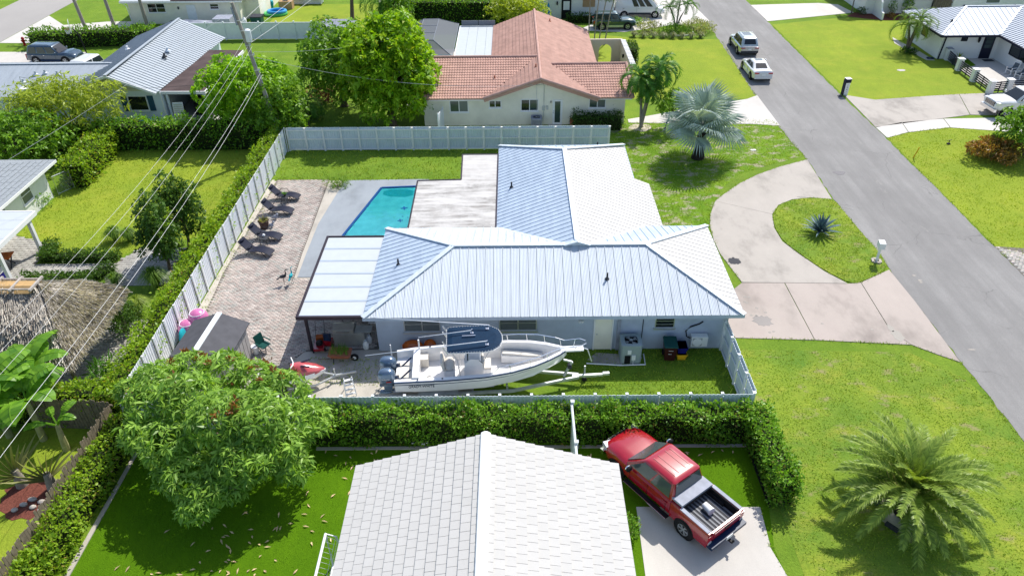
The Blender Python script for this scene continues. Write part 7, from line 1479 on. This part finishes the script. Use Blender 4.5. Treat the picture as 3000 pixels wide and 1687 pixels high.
# far white house at the top left
FH=thing('house','white house with two dark windows and pale door at the top left','house',(-37,90,0),world=True)
b=B(); b.box(-43.6,-31.0,87.2,97,0,2.6); b.box(-30.99,-29.3,89,97,0,2.6); b.obj('wall',M['cream_wall'],FH)
B().slab([(-44.2,86.7,2.55),(-38.5,86.7,2.55),(-38.5,98,3.9),(-44.2,98,3.9)],(0,0,1),.08).obj('roof_panel',M['canopy_panel'],FH); B().slab([(-38.4,86.7,2.6),(-30.4,86.7,2.6),(-30.4,98,3.4),(-38.4,98,3.4)],(0,0,1),.08).obj('roof_panel',M['roof_brown'],FH)
B().bar((-44.2,86.65,2.5),(-30.4,86.65,2.5),.06,.16).obj('fascia',M['trim_white'],FH)
win(FH,(-41.4,87.2,1.25),(1,0,0),(0,-1,0),2.0,1.0,wf,M['glass'],2,2,.06); win(FH,(-34.3,87.2,1.55),(1,0,0),(0,-1,0),1.0,.6,wf,M['glass'],1,2,.05)
B().box(-37.0,-36.0,87.12,87.2,.05,2.05).obj('door',M['vinyl_white'],FH); B().ell((-37.9,87.1,1.75),(.1,.1,.16),8,6).obj('wall_lamp',M['charcoal'],FH)
B().tube([(-43.7,87.1,2.45),(-44.1,87.1,2.3),(-43.7,87.1,2.0),(-43.55,87.1,.2)],.05,6).obj('downspout',M['trim_white'],FH)
t=thing('tarpaulin','grey tarpaulin sheeted over a low frame behind the vinyl fence','tarpaulin',(-33.6,84.2,0)); rr=random.Random(3); V=[];F=[]
for i in range(15):
    for j in range(7): V.append((-3.4+.42*i,-1+.36*j,(.9+.35*math.sin(i*.9)*math.cos(j)+rr.uniform(-.08,.08))*(1 if 0<j<6 else .35)))
for i in range(14):
    for j in range(6): F.append((i*7+j,(i+1)*7+j,(i+1)*7+j+1,i*7+j+1))
B().add(V,F).obj('sheet',M['tarp_grey'],t,smooth=50); b=B(); b.box(.7,2.6,-.9,.9,0,1.5); b.obj('frame',M['tarp_grey'],t)
t=thing('covered_grill','black covered kettle beside the grey tarpaulin','grill',(-37.8,84.6,0)); B().lathe([(.3,0),(.55,.4),(.5,.85),(.2,1.05),(0,1.07)],n=14).obj('cover',M['black'],t,smooth=True)
t=thing('wheelie_bin','dark grey wheeled bin by the side wall of the far white house','wheelie bin',(-28.7,85.6,0)); B().loft([[(-.5,-.5,0),(.5,-.5,0),(.5,.5,0),(-.5,.5,0)],[(-.6,-.6,1.15),(.6,-.6,1.15),(.6,.6,1.15),(-.6,.6,1.15)]]).obj('body',M['bin_green'],t); B().box(-.65,.65,-.65,.65,1.16,1.25).obj('lid',M['charcoal'],t)
for k,(x,y,lab,mt,h) in enumerate(((-29.9,84.8,'tall white gas cylinder beside the utility pole','trim_white',1.3),(-29.2,84.4,'short grey gas cylinder beside the white one','ac_green',.8))):
    t=thing('gas_tank',lab,'gas tank',(x,y,0)); B().lathe([(.22,0),(.24,.05),(.24,h*.8),(.12,h*.95),(0,h)],n=12).obj('body',M[mt],t,smooth=40); B().lathe([(.08,h*.95),(.08,h*1.08),(0,h*1.08)],n=8).obj('valve',M['galv'],t)
t=thing('paddling_pool','blue and green inflatable paddling pool on the far lawn','paddling pool',(*(-28.02,90.51),0))
for z,mt,r in ((.16,'float_green',1.25),(.42,'bright_blue',1.0)): B().tube([(r*math.cos(a)+(.2 if z>.3 else 0),r*.8*math.sin(a),z) for a in [i*.35 for i in range(18)]],.18,8,True).obj('ring',M[mt],t,smooth=True)
B().lathe([(1.0,.2),(0,.22)],n=16).obj('water',M['bright_blue'],t)
for k,(q,lab,sx,mt) in enumerate((((*(-30.66,93.41),0),'dark barrel grill in the far yard','1','navy'),((*(-30.42,94.86),0),'grey plastic storage box in the far yard','2','stone'),((*(-27.39,93.29),0),'brown wooden play crate beside the paddling pool','3','ply'),((*(-29.54,93.73),0),'teal plant tub in the far yard','4','teal'))):
    t=thing(['barrel_grill','storage_box','play_crate','plant_tub'][k],lab,['grill','storage box','crate','plant tub'][k],q); b=B()
    if k in (0,3): b.lathe([(.4,0),(.5,.5),(.45,.8),(.2,.95),(0,.95)],n=12)
    else: b.box(-.8,.8,-.5,.5,0,.9)
    b.obj('body',M[mt],t,smooth=40); B().box(-.3,.3,-.2,.2,.96,1.05).obj('lid',M['stone'],t)
t=thing('tarpaulin','crumpled bright blue tarpaulin in the far yard at the top','tarpaulin',(*(-25.38,95.78),0)); rr=random.Random(8); V=[(-2.2+.37*i,-1+.4*j,.8+rr.uniform(-.3,.35)) for i in range(13) for j in range(6)]; F=[(i*6+j,(i+1)*6+j,(i+1)*6+j+1,i*6+j+1) for i in range(12) for j in range(5)]; B().add(V,F).obj('sheet',M['tote_blue'],t); B().box(-1.8,1.8,-.6,.6,0,.5).obj('pile',M['white_paint'],t)
sheet('lawn',[(-30.5,81.2),(-14,81.2),(-14,95),(-27.8,95),(-28,84)],.006,M['lawn_bright'])
t=thing('garden_roof','low corrugated grey shed roof behind the vinyl fence near the dark tree','shed',(-18.2,79.6,0)); 
for k in range(8): B().slab([(-1.8+.45*k,-.7,1.7),(-1.8+.45*k+.42,-.7,1.7),(-1.8+.45*k+.42,.9,2.1),(-1.8+.45*k,.9,2.1)],(0,0,1),.05).obj('roof_panel',M['tarp_grey'],t)
B().box(-1.7,1.7,-.5,.8,0,1.68).obj('wall',M['shed_wall'],t)
# ================================================================ white house behind the van
VH=thing('house','white house with black framed door and boarded window behind the green SUV','house',(8,92,0),world=True)
B().box(3.2,11.6,87.6,97,0,2.9).obj('wall',M['white_wall'],VH); d=B(); d.box(5.6,6.7,87.52,87.6,0,2.1); d=d.obj('door',M['black'],VH); B().box(5.8,6.5,87.5,87.518,1.0,1.95).obj('pane',M['trim_white'],d); B().box(8.0,9.4,87.53,87.6,1.3,2.5).obj('boarding',M['ply'],VH); B().ell((5.1,87.5,1.75),(.11,.11,.24),8,6).obj('wall_lamp',M['charcoal'],VH)
B().slab([(2.8,87.1,2.9),(12,87.1,2.9),(12,97,4.3),(2.8,97,4.3)],(0,0,1),.1).obj('roof',M['canopy_panel'],VH)
t=thing('parasol','folded pale blue parasol beside the black framed door','parasol',(*(4.1,87.68),0)); B().lathe([(.02,0),(.02,.6),(.22,.7),(.18,1.4),(.03,2.0),(0,2.02)],n=10).obj('canopy',M['bright_blue'],t,smooth=True); B().lathe([(.3,0),(.3,.08),(.03,.1)],n=10).obj('base',M['trim_white'],t)
o=B().tube([(-1.6,-.8,.05),(-1.3,-1.0,.07),(-.6,-.9,.05),(.1,-.4,.06),(.4,.2,.05)],.07,6).obj('edging_hose',M['trim_white'],None); o.location=(*(19.13,81.32),.05); tag(o,'curved white stone edging in the planting bed by the road','edging')
sheet('planting_bed',smoothpoly([(12.28,81.84),(15.3,82.92),(19.66,83.98),(21.32,82.12),(21.14,80.68),(19.03,79.76),(14.83,79.9),(12.36,80.4)],1),.014,M['lawn'])
# ================================================================ right hand house
RH=thing('house','white house with blue grey metal hip roof and black trim at the top right','house',(46,74,0),world=True)
b=B(); b.box(41.5,55,72.3,79.5,0,2.5); b.box(47.0,58,60,72.3,0,2.5); b.obj('wall',M['white_wall'],RH)
ez,rz_=2.5,4.0
roof_panels(RH,[(40.9,71.5,ez),(46.4,71.5,ez),(50.4,75.9,rz_),(44.9,75.9,rz_)],(0,1),.55,M['roof_right'],rib=.03,rw=.03)
roof_panels(RH,[(40.9,80.2,ez),(40.9,71.5,ez),(44.9,75.9,rz_)],(1,0),.4,M['roof_right'],rib=.045,rw=.05)
roof_panels(RH,[(44.9,75.9,rz_),(56,75.9,rz_),(56,80.2,ez),(40.9,80.2,ez)],(0,-1),.55,M['roof_right'])
roof_panels(RH,[(46.4,71.5,ez),(46.4,59,ez),(51.2,59,4.3),(51.2,76.7,4.3)],(1,0),.4,M['roof_right'],rib=.06,rw=.05)
caps(RH,[((40.9,71.5,ez),(44.9,75.9,rz_)),((44.9,75.9,rz_),(50.4,75.9,rz_)),((46.4,71.5,ez),(50.4,75.9,rz_)),((51.2,59,4.3),(51.2,76.7,4.3))],M['roof_right'],.22)
b=B(); b.bar((40.85,71.45,2.42),(46.4,71.45,2.42),.12,.18); b.bar((40.85,71.45,2.42),(40.85,80.2,2.42),.12,.18); b.bar((46.35,71.5,2.42),(46.35,59,2.42),.12,.18); b.obj('gutter',M['dark_trim'],RH)
B().tube([(42.2,71.6,2.35),(41.75,72.15,2.2),(41.6,72.2,0)],.07,6).obj('downspout',M['dark_trim'],RH)
win(RH,(43.3,72.3,1.7),(1,0,0),(0,-1,0),.62,.6,M['dark_trim'],M['glass'],1,1,.05,sill=False); win(RH,(47.0,70.2,1.1),(0,-1,0),(-1,0,0),3.2,1.15,M['dark_trim'],M['glass'],2,1,.07,sill=False); win(RH,(41.5,76.4,1.2),(0,-1,0),(-1,0,0),1.2,1.0,M['dark_trim'],M['glass'],1,1,.06,sill=False)
d=B(); d.box(45.55,46.55,72.2,72.3,0,2.35); d=d.obj('door',M['dark_trim'],RH)
for k in range(3): B().box(45.7,46.4,72.18,72.198,1.05+.42*k,1.05+.42*k+.34).obj('pane',M['glass_green'],d)
B().lathe([(.05,-.3),(.12,-.1),(.12,.15),(.03,.3),(0,.3)],(45.0,72.15,1.9),8).obj('lantern',M['black'],RH); vent(RH,(42.6,73.6,3.25),.2)
B().box(45.7,46.7,71.3,71.9,.035,.05).obj('doormat',M['charcoal'],RH)
PL=thing('fence','low black slat fence between white pillars round the patio at the top right','fence',(42,67,0),world=True)
pp=[(42.35,72.0),(41.95,68.95),(41.85,66.0),(41.75,63.0),(43.5,63.35),(46.5,63.9)]
for i,p in enumerate(pp):
    o=B().box(p[0]-.22,p[0]+.22,p[1]-.22,p[1]+.22,0,1.1).obj('pillar',M['white_wall'],PL); B().box(p[0]-.28,p[0]+.28,p[1]-.28,p[1]+.28,1.1,1.16).obj('cap',M['tarp_grey'] if i==0 else M['trim_white'],o)
for p,q in zip(pp[:-1],pp[1:]):
    a,c=Vector((*p,0)),Vector((*q,0)); dd=(c-a).normalized()*.24
    for k in range(5): B().bar(a+dd+Z*(.2+.18*k),c-dd+Z*(.2+.18*k),.04,.11).obj('slat',M['dark_trim'],PL)
    m_=a.lerp(c,.5); B().bar(m_,m_+Z*1.0,.06).obj('post',M['dark_trim'],PL)
for k,q in enumerate(((46.1,67.6),(46.2,66.3))):
    t=thing('rocking_chair',('farther white rocking chair with dark cushion by the house wall','nearer white rocking chair with dark cushion by the house wall')[k],'rocking chair',(*q,.035),R(-75),'rocking chairs on the patio')
    B().box(-.28,.28,-.28,.28,.42,.46).obj('seat',M['trim_white'],t); B().box(-.24,.24,-.26,.24,.465,.53).obj('cushion',M['cushion'],t)
    for a in (-1,1): B().bar((a*.28,.28,.1),(a*.28,.5,1.25),.06,.05).obj('back_post',M['trim_white'],t); B().bar((a*.3,-.28,.08),(a*.3,-.28,.66),.06,.05).obj('front_leg',M['trim_white'],t); B().bar((a*.31,-.32,.67),(a*.31,.36,.68),.09,.04).obj('armrest',M['trim_white'],t); B().tube([(a*.29,-.5,.1),(a*.29,-.2,.04),(a*.29,.2,.04),(a*.29,.65,.14)],.03,5).obj('rocker',M['trim_white'],t)
    B().slab([(-.24,.3,.5),(.24,.3,.5),(.24,.46,1.02),(-.24,.46,1.02)],(0,-1,.3),.06).obj('back_cushion',M['cushion'],t); b=B(); b.bar((-.28,.5,1.22),(.28,.5,1.22),.05,.12); b.bar((-.28,.47,1.06),(.28,.47,1.06),.05,.05); b.obj('top_rail',M['trim_white'],t)
t=thing('potted_plant','spiky potted plant inside the low black fence by the downspout','potted plant',(42.9,71.0,.03)); B().lathe([(.2,0),(.28,.4),(.22,.4),(0,.38)],n=12).obj('pot',M['terracotta'],t); 
me=blade_mesh('leaf',.7,.04,M['l_olive'],.02,.2)
for i in range(14): o=link('leaf',me,t,(0,0,.38),(0,-.5-.06*i,i*2.4))
o=B().prism([(42.5,72.1),(44.5,72.25),(44.3,70.2),(42.6,69.4)],.03,.045).obj('turf_patch',M['turf'],None); o['kind']='structure'
o=B().prism([(40.17,79.34),(40.42,77.02),(40.76,76.21),(41.05,72.2),(41.16,71.84),(40.37,71.98),(39.52,77.31)],0,.03).obj('garden_edge',M['conc_light'],None); o['kind']='structure'
o=B().tube([(.3*math.cos(a)*(1+.1*a/6),.22*math.sin(a)*(1+.1*a/6),.05+.02*(a/6)) for a in [i*.5 for i in range(36)]],.025,5).obj('garden_hose',M['navy'],None); o.location=(*(40.92,72.32),0); tag(o,'coiled dark garden hose at the foot of the white wall corner','hose')
o=blot((36.69,69.09),.42,.3,.02,'conc_light',5,14,'meter_cover'); del o['kind']; tag(o,'pale round cover plate set in the bright right hand lawn','cover plate')
MB=thing('mailbox','white pillar mailbox with black side and top by the right hand lawn','mailbox',(*(29.09,63.09),0),R(8)); B().box(-.22,-.17,-.2,.2,0,1.3).obj('side_panel',M['dark_trim'],MB); B().box(-.168,.22,-.2,.2,0,1.1).obj('pillar',M['white_paint'],MB); B().box(-.17,.26,-.24,.2,1.1,1.42).obj('box',M['dark_trim'],MB); B().box(-.2,.28,-.26,.22,1.425,1.45).obj('cap',M['trim_white'],MB)
for k,c in enumerate('1241'): text(MB,c,.2,(.03,-.205,.82-.2*k),(R(90),0,0),M['black'],'house_number')
MW=thing('mailbox','plain white mailbox on a square post at the tip of the driveway island','mailbox',(*(21.16,36.35),.045),R(-12)); B().box(-.06,.06,-.06,.06,0,.95).obj('post',M['white_paint'],MW); b=B(); b.box(-.17,.17,-.25,.25,.95,1.32); b.obj('box',M['white_paint'],MW); B().box(-.14,.14,-.22,.22,1.321,1.33).obj('lid',M['trim_white'],MW)
for k in range(4): a=k*1.571; B().cb((.2*math.cos(a),.2*math.sin(a),.04),(.14,.36,.08),a).obj('base_stone',M['stone'],MW)
o=B().lathe([(.04,0),(.035,.9),(0,.92)],n=8).obj('marker_stake',M['tote_yellow'],None); o.location=(*(29.45,50.18),0); o.rotation_euler=(.12,.16,0); tag(o,'thin yellow marker stake in the right hand lawn','stake')
t=thing('sprinkler','small dark lawn sprinkler on the right hand lawn near the croton bush','sprinkler',(*(33.19,52.55),0)); B().lathe([(.16,0),(.12,.08),(.03,.1),(.03,.3),(0,.3)],n=8).obj('base',M['black'],t); B().bar((-.22,0,.28),(.22,.1,.3),.03).obj('arm',M['black'],t)
o=B().box(-.2,.2,-.1,.1,0,.05).obj('utility_cover',M['trim_white'],None); o.location=(*(18.09,51.74),0); tag(o,'small white utility cover on the grass left of the road','cover plate')
o=B().lathe([(.22,0),(.22,.03),(0,.03)],n=14).obj('drain_cover',M['charcoal'],None); o.location=(*(28.57,62.63),.02); tag(o,'small dark drain cover at the road edge below the pillar mailbox','drain cover')
# top right corner
WH=thing('house','white house front at the top right with a curved low wing wall','house',(44,90,0),world=True)
b=B(); b.box(40.6,48.2,88.4,98,0,2.7); b.box(49.6,64,86.6,98,0,2.7); b.obj('wall',M['white_wall'],WH)
b=B(); pr=[(0,0),(2.6,0),(2.6,.75),(2.2,.8),(1.9,1.1),(1.7,1.7),(1.2,2.1),(0,2.2)]; b.slab([(41.6,88.4-q[0],q[1]) for q in pr],(1,0,0),.2); b.obj('wing_wall',M['white_wall'],WH); win(WH,(44.8,88.4,1.6),(1,0,0),(0,-1,0),1.3,1.0,M['dark_trim'],M['glass'],1,1,.06)
win(WH,(53.2,86.6,1.5),(1,0,0),(0,-1,0),1.6,.9,wf,M['glass_grey'],1,1,.06); B().ell((50.9,86.5,1.2),(.16,.08,.2),8,6).obj('wall_lamp',M['charcoal'],WH); B().ell((56.6,86.5,1.2),(.16,.08,.2),8,6).obj('wall_lamp',M['charcoal'],WH)
B().slab([(40,87.8,2.7),(64,86,2.7),(64,98,4.2),(40,98,4.2)],(0,0,1),.1).obj('roof',M['canopy_panel'],WH)
pickets('picket_fence','white picket fence behind the blue grey metal roof at the top right',(47.2,83.6),(52.5,83.4),.22,1.1,M['trim_white'],vary=.01,gap=.05)
pickets('wooden_fence','grey board fence section between the white buildings at the top right',(48.2,88),(49.6,86.7),.2,1.9,M['wood_weathered'])
t=thing('table','small round dark table behind the picket fence','table',(52.0,84.9,0)); B().lathe([(.6,.7),(.6,.74),(0,.74)],n=16).obj('table_top',M['navy'],t); B().lathe([(.3,0),(.05,.05),(.05,.7)],n=8).obj('pedestal',M['navy'],t)
sheet('planting_bed',[(38.3,87.4),(40,86.4),(42,85.6),(46,85.6),(46,88.3),(40,89.2)],.012,M['mulch'])
SB('climbing shrub against the white wall at the top right',(45.3,87.9),.6,2.0,M['l_mid'],420,.2,.4,seed=31); SB('thin climbing shrub beside the dark window at the top right',(43.6,87.9),.4,1.8,M['l_mid'],220,.2,.4,seed=32); SB('small red flowering shrub in the bed below the wing wall',(43.0,86.6),.5,.5,M['l_croton'],200,.16,seed=33); SB('dark shrub beside the small round ornamental tree',(40.2,88.3),.6,.7,M['l_dark'],260,.18,seed=34)
# ================================================================ left side: shingle house, pergola, thatched hut
SHH=thing('house','white walled house corner with grey shingle roof at the left edge','house',(-36,42,0),world=True)
B().box(-42,-31.6,33,45.3,0,2.4).obj('wall',M['white_wall'],SHH)
def shingle(P,up,rows,w,name='shingles'):
    Q,lift,n=plane_info(P,up); h0,h1=min(q[1] for q in Q),max(q[1] for q in Q); b=B(); rr=random.Random(4); e=(h1-h0)/rows
    for i in range(rows):
        c0=clip(clip(Q,(0,-1),-(h0+e*i)),(0,1),h0+e*(i+1))
        if len(c0)<3: continue
        s0,s1=min(q[0] for q in c0),max(q[0] for q in c0); s=s0-(w/2 if i%2 else 0)
        while s<s1:
            c=clip(clip(c0,(-1,0),-s),(1,0),s+w*.97)
            if len(c)>=3:
                t_=.02+rr.uniform(0,.015); b.slab([lift(*q)+n*(.03*(1-(q[1]-h0-e*i)/e)) for q in c],n,t_)
            s+=w
    b.obj(name,M['shingle_grey'],SHH,kind='stuff')
shingle([(-31.0,32,2.42),(-31.0,46.0,2.42),(-35.6,41.6,3.95),(-35.6,32,3.95)],(-1,0),18,.45); shingle([(-31.0,46.0,2.42),(-42,46.0,2.42),(-42,41.6,3.95),(-35.6,41.6,3.95)],(0,-1),18,.45)
b=B(); b.bar((-30.98,32,2.36),(-30.98,46.05,2.36),.06,.18); b.bar((-30.98,46.03,2.36),(-42,46.03,2.36),.06,.18); b.obj('fascia',M['trim_white'],SHH)
for y in (43.5,40.6): win(SHH,(-31.6,y-1.3,1.0),(0,1,0),(1,0,0),1.2,1.15,wf,M['glass_grey'],1,2,.07)
t=thing('side_gate','metal framed chain link gate between the shingle house and the hedge','gate',(-31.4,45.6,0),R(60)); b=B(); b.tube([(0,0,0),(0,0,1.4),(1.2,0,1.4),(1.2,0,0)],.03,6); b.tube([(0,0,.1),(1.2,0,.1)],.02,6); b.obj('gate_frame',M['galv'],t); b=B()
for k in range(12): b.tube([(.1*k,0,.1),(min(1.2,.1*k+.6),0,1.38)],.004,4); b.tube([(.1*k,0,1.38),(min(1.2,.1*k+.6),0,.1)],.004,4)
b.obj('mesh',M['galv'],t)
PG=thing('pergola','white flat pergola roof on slanting looking posts at the left edge','pergola',(-30,37,0),world=True)
for k in range(5): B().box(-34,-28.6,33.6+1.05*k+.01,33.6+1.05*k+1.04,2.42,2.48).obj('roof_panel',M['canopy_panel'],PG)
b=B(); b.box(-28.66,-28.56,33.5,38.9,2.24,2.5); b.box(-34,-28.66,38.82,38.92,2.24,2.5); b.obj('fascia',M['trim_white'],PG)
for p in ((-27.95,36.35),(-28.85,35.8)): pass
for p in ((-28.75,38.2),(-28.75,34.9)): B().box(p[0]-.1,p[0]+.1,p[1]-.1,p[1]+.1,0,2.3).obj('post',M['trim_white'],PG)
t=thing('picnic_table','dark wooden table with orange top under the pergola edge','table',(-30.2,36.6,0),R(10)); B().box(-.7,.7,-.4,.4,.72,.78).obj('table_top',M['orange'],t)
for a in (-1,1): B().bar((a*.55,-.35,0),(a*.55,.35,.72),.06).obj('leg',M['charcoal'],t); B().bar((a*.55,.35,0),(a*.55,-.35,.72),.06).obj('leg',M['charcoal'],t)
t=thing('cooler_chest','deep blue cooler chest on the paving under the pergola','cooler',(-29.8,35.3,0)); B().box(-.5,.5,-.35,.35,0,.55).obj('body',M['tote_blue'],t); B().box(-.53,.53,-.38,.38,.555,.65).obj('lid',M['white_paint'],t)
# thatched hut
TH=thing('thatched_hut','tiki hut with a shaggy grey palm thatch roof and tan ridge caps','thatched hut',(-24,27.5,0),world=True)
rng=np.random.default_rng(44); e0,r0=2.15,4.4; Xl,Xr,Yf,Yb=-32,-20.0,25.1,30.9; ry=28.3; rxr=-22.2
slopes=[((-32,Yf),(Xr,Yf),(rxr,ry),(-32,ry),(0,-1)),((Xr,Yf),(Xr,Yb),(rxr,ry),(rxr,ry),(1,0)),((Xr,Yb),(-32,Yb),(-32,ry),(rxr,ry),(0,1))]
Vs=[]
b=B()
for a,c,d_,e_,dr in slopes:
    b.add([(a[0],a[1],e0-.05),(c[0],c[1],e0-.05),(d_[0],d_[1],r0-.12),(e_[0],e_[1],r0-.12)],[(0,1,2,3)])
    n=46000 if dr[0]==0 else 28000; s=rng.random(n); v=1-np.sqrt(rng.random(n)) if 0 else rng.random(n)
    A,C_,D_,E_=[np.array(q,float) for q in (a,c,d_,e_)]
    lo=A+(C_-A)*s[:,None]; hi=E_+(D_-E_)*s[:,None]; p=lo+(hi-lo)*v[:,None]; z=e0+(r0-e0)*v+.3*np.sin(np.pi*np.minimum(v*1.1,1))+.05*np.sin(p[:,0]*2.3)+.05*np.sin(p[:,1]*2.9)
    down=np.tile([dr[0],dr[1],0.],(n,1)); dv=lo-hi; dv=np.c_[dv,np.full(n,-(r0-e0))]; dv/=np.linalg.norm(dv,axis=1,keepdims=True); dv+=rng.normal(size=(n,3))*.11; dv[:,2]+=.06
    nrm=np.array([dr[0]*.55,dr[1]*.55,.83]); P0=np.c_[p,z]+nrm*rng.uniform(.0,.16,n)[:,None]; L=rng.uniform(.2,.45,n)[:,None]; sd_=np.cross(dv,nrm); sd_/=np.linalg.norm(sd_,axis=1,keepdims=True); w=rng.uniform(.005,.012,n)[:,None]
    V=np.empty((n,4,3)); V[:,0]=P0-sd_*w; V[:,1]=P0+sd_*w; V[:,2]=P0+dv*L+sd_*w*.5+nrm*rng.uniform(-.03,.08,n)[:,None]; V[:,3]=P0+dv*L-sd_*w*.5; Vs.append(V.reshape(-1,3))
b.obj('roof_deck',M['thatch'],TH); M['straw']=leafmat('straw',(.18,.16,.138),(.56,.515,.455),.1,.8,(.12,.09,.07)); leafobj('thatch',np.concatenate(Vs),M['straw'],TH,kind='stuff')
for k in range(8): x=-29.6+.93*k; B().loft([[(x,ry-.5,r0-.1),(x,ry-.2,r0+.14),(x,ry+.2,r0+.14),(x,ry+.5,r0-.1)],[(x+.8,ry-.5,r0-.1),(x+.8,ry-.2,r0+.14),(x+.8,ry+.2,r0+.14),(x+.8,ry+.5,r0-.1)]]).obj('ridge_cap',M['tan_cap'],TH); B().cb((x+.86,ry,r0+.12),(.1,1.15,.1),0).obj('ridge_batten',M['stone'],TH)
for y in (ry-.42,ry+.42): B().bar((-30,y,r0+.1),(-22.3,y,r0+.1),.06).obj('ridge_pole',M['stone'],TH)
for p in ((-20.3,25.6),(-20.3,30.4),(-27,25.6),(-27,30.4)): B().cyl((p[0],p[1],0),(p[0],p[1],e0+.25),.11,.1,8).obj('post',M['wood_weathered'],TH)
# ================================================================ utility pole and wires
UP=thing('utility_pole','leaning grey wooden utility pole with transformer behind the white fence corner','utility pole',(-17.65,53.0,0),world=True)
pt=lambda z:Vector((-17.65-1.64*z/10.8,53,z))
B().tube([pt(0),pt(5),pt(10.8)],[.17,.145,.11],10).obj('pole',M['pole_wood'],UP,smooth=True); b=B(); c=pt(8.6)+Vector((.36,-.1,0)); b.lathe([(.0,-.45),(.2,-.45),(.22,-.4),(.22,.35),(.12,.42),(0,.44)],c,12); b.obj('transformer',M['vinyl_white'],UP,smooth=40)
b=B()
for z in (9.6,8.9,7.9,7.2,6.1): q=pt(z); b.bar(q+Vector((-.1,-.16,0)),q+Vector((.3,-.16,.02)),.06); b.cyl(q+Vector((.28,-.16,0)),q+Vector((.28,-.16,.2)),.05,.03,7)
b.obj('bracket',M['galv'],UP); B().tube([pt(10.5)+Vector((-.12,-.1,0)),pt(9.3)+Vector((-.15,-.12,0))],.07,7).obj('arrester',M['tarp_grey'],UP); B().tube([pt(z)+Vector((.16,-.1,0)) for z in (.2,4,8)],.03,5).obj('cable_riser',M['tarp_grey'],UP)
def wire(label,pts,r=.011,m='wire_light',group=None):
    o=B().tube(pts,r,5).obj('power_line',M[m],None); tag(o,label,'power line',group); return o
def sag(p,q,d,n=14): p,q=Vector(p),Vector(q); return [p.lerp(q,i/n)-Z*(d*4*(i/n)*(1-i/n)) for i in range(n+1)]
def spl(P,n=10):
    out=[]
    for i in range(n*2+1):
        t=i/(2*n); a,b_,c=[Vector(x) for x in P]; out.append(a*(1-t)**2+b_*2*t*(1-t)+c*t*t)
    return out
wire('uppermost of the three bright wires crossing the left lawn',spl([(-18.85,53,8.4),(-18.85,33,5.7),(-18.83,12,7.9)]),.006)
wire('middle one of the three bright wires crossing the left lawn',spl([(-18.65,53,8.0),(-18.65,33,5.4),(-18.6,12,7.5)]),.006)
wire('lowest of the three bright wires crossing the left lawn',spl([(-18.5,53,7.8),(-18.5,33,4.9),(-18.45,12,6.9)]),.006)
wire('thick grey cable left of its twin passing over the banana plants',spl([(-18.3,53,5.9),(-17.9,34,4.2),(-17.6,10,5.7)]),.0085)
wire('thick grey cable right of its twin passing over the banana plants',spl([(-18.2,53,5.75),(-17.7,34,4.0),(-17.4,10,5.3)]),.0085)
wire('single bright wire reaching the far left pergola',sag((-19.2,53,10.4),(-30.5,36.5,5.2),.3),.0085)
wire('dark sagging service wire from the pole to the grey metal roof',sag((-18.3,53,5.8),(-39.6,58.5,3.85),1.0),.012,'wire_dark')
wire('pale service wire from the pole to the tiled house gable',sag((-18.4,53,7.0),(2.6,56.4,3.6),.9),.012)
wire('pale far wire running from the pole top towards the far yard',sag((-18.9,53.2,8.5),(-17.2,96,8.2),.5),.012)
wire('pale far wire to the right of the other far wire',sag((-18.6,53.2,8.0),(-14.9,96,7.8),.5),.012)
wire('thin far wire passing above the vinyl fence',sag((-19.0,53.2,9.4),(-20.5,96,9.2),.4),.012)
wire('thin wire running level from the pole towards the dome tree',sag((-18.45,53,7.4),(-9,57,7.0),.3),.01)
print('objects',len(bpy.data.objects),'tris',sum(len(p.vertices)-2 for me in {o.data for o in bpy.data.objects if o.type=='MESH'} for p in me.polygons))
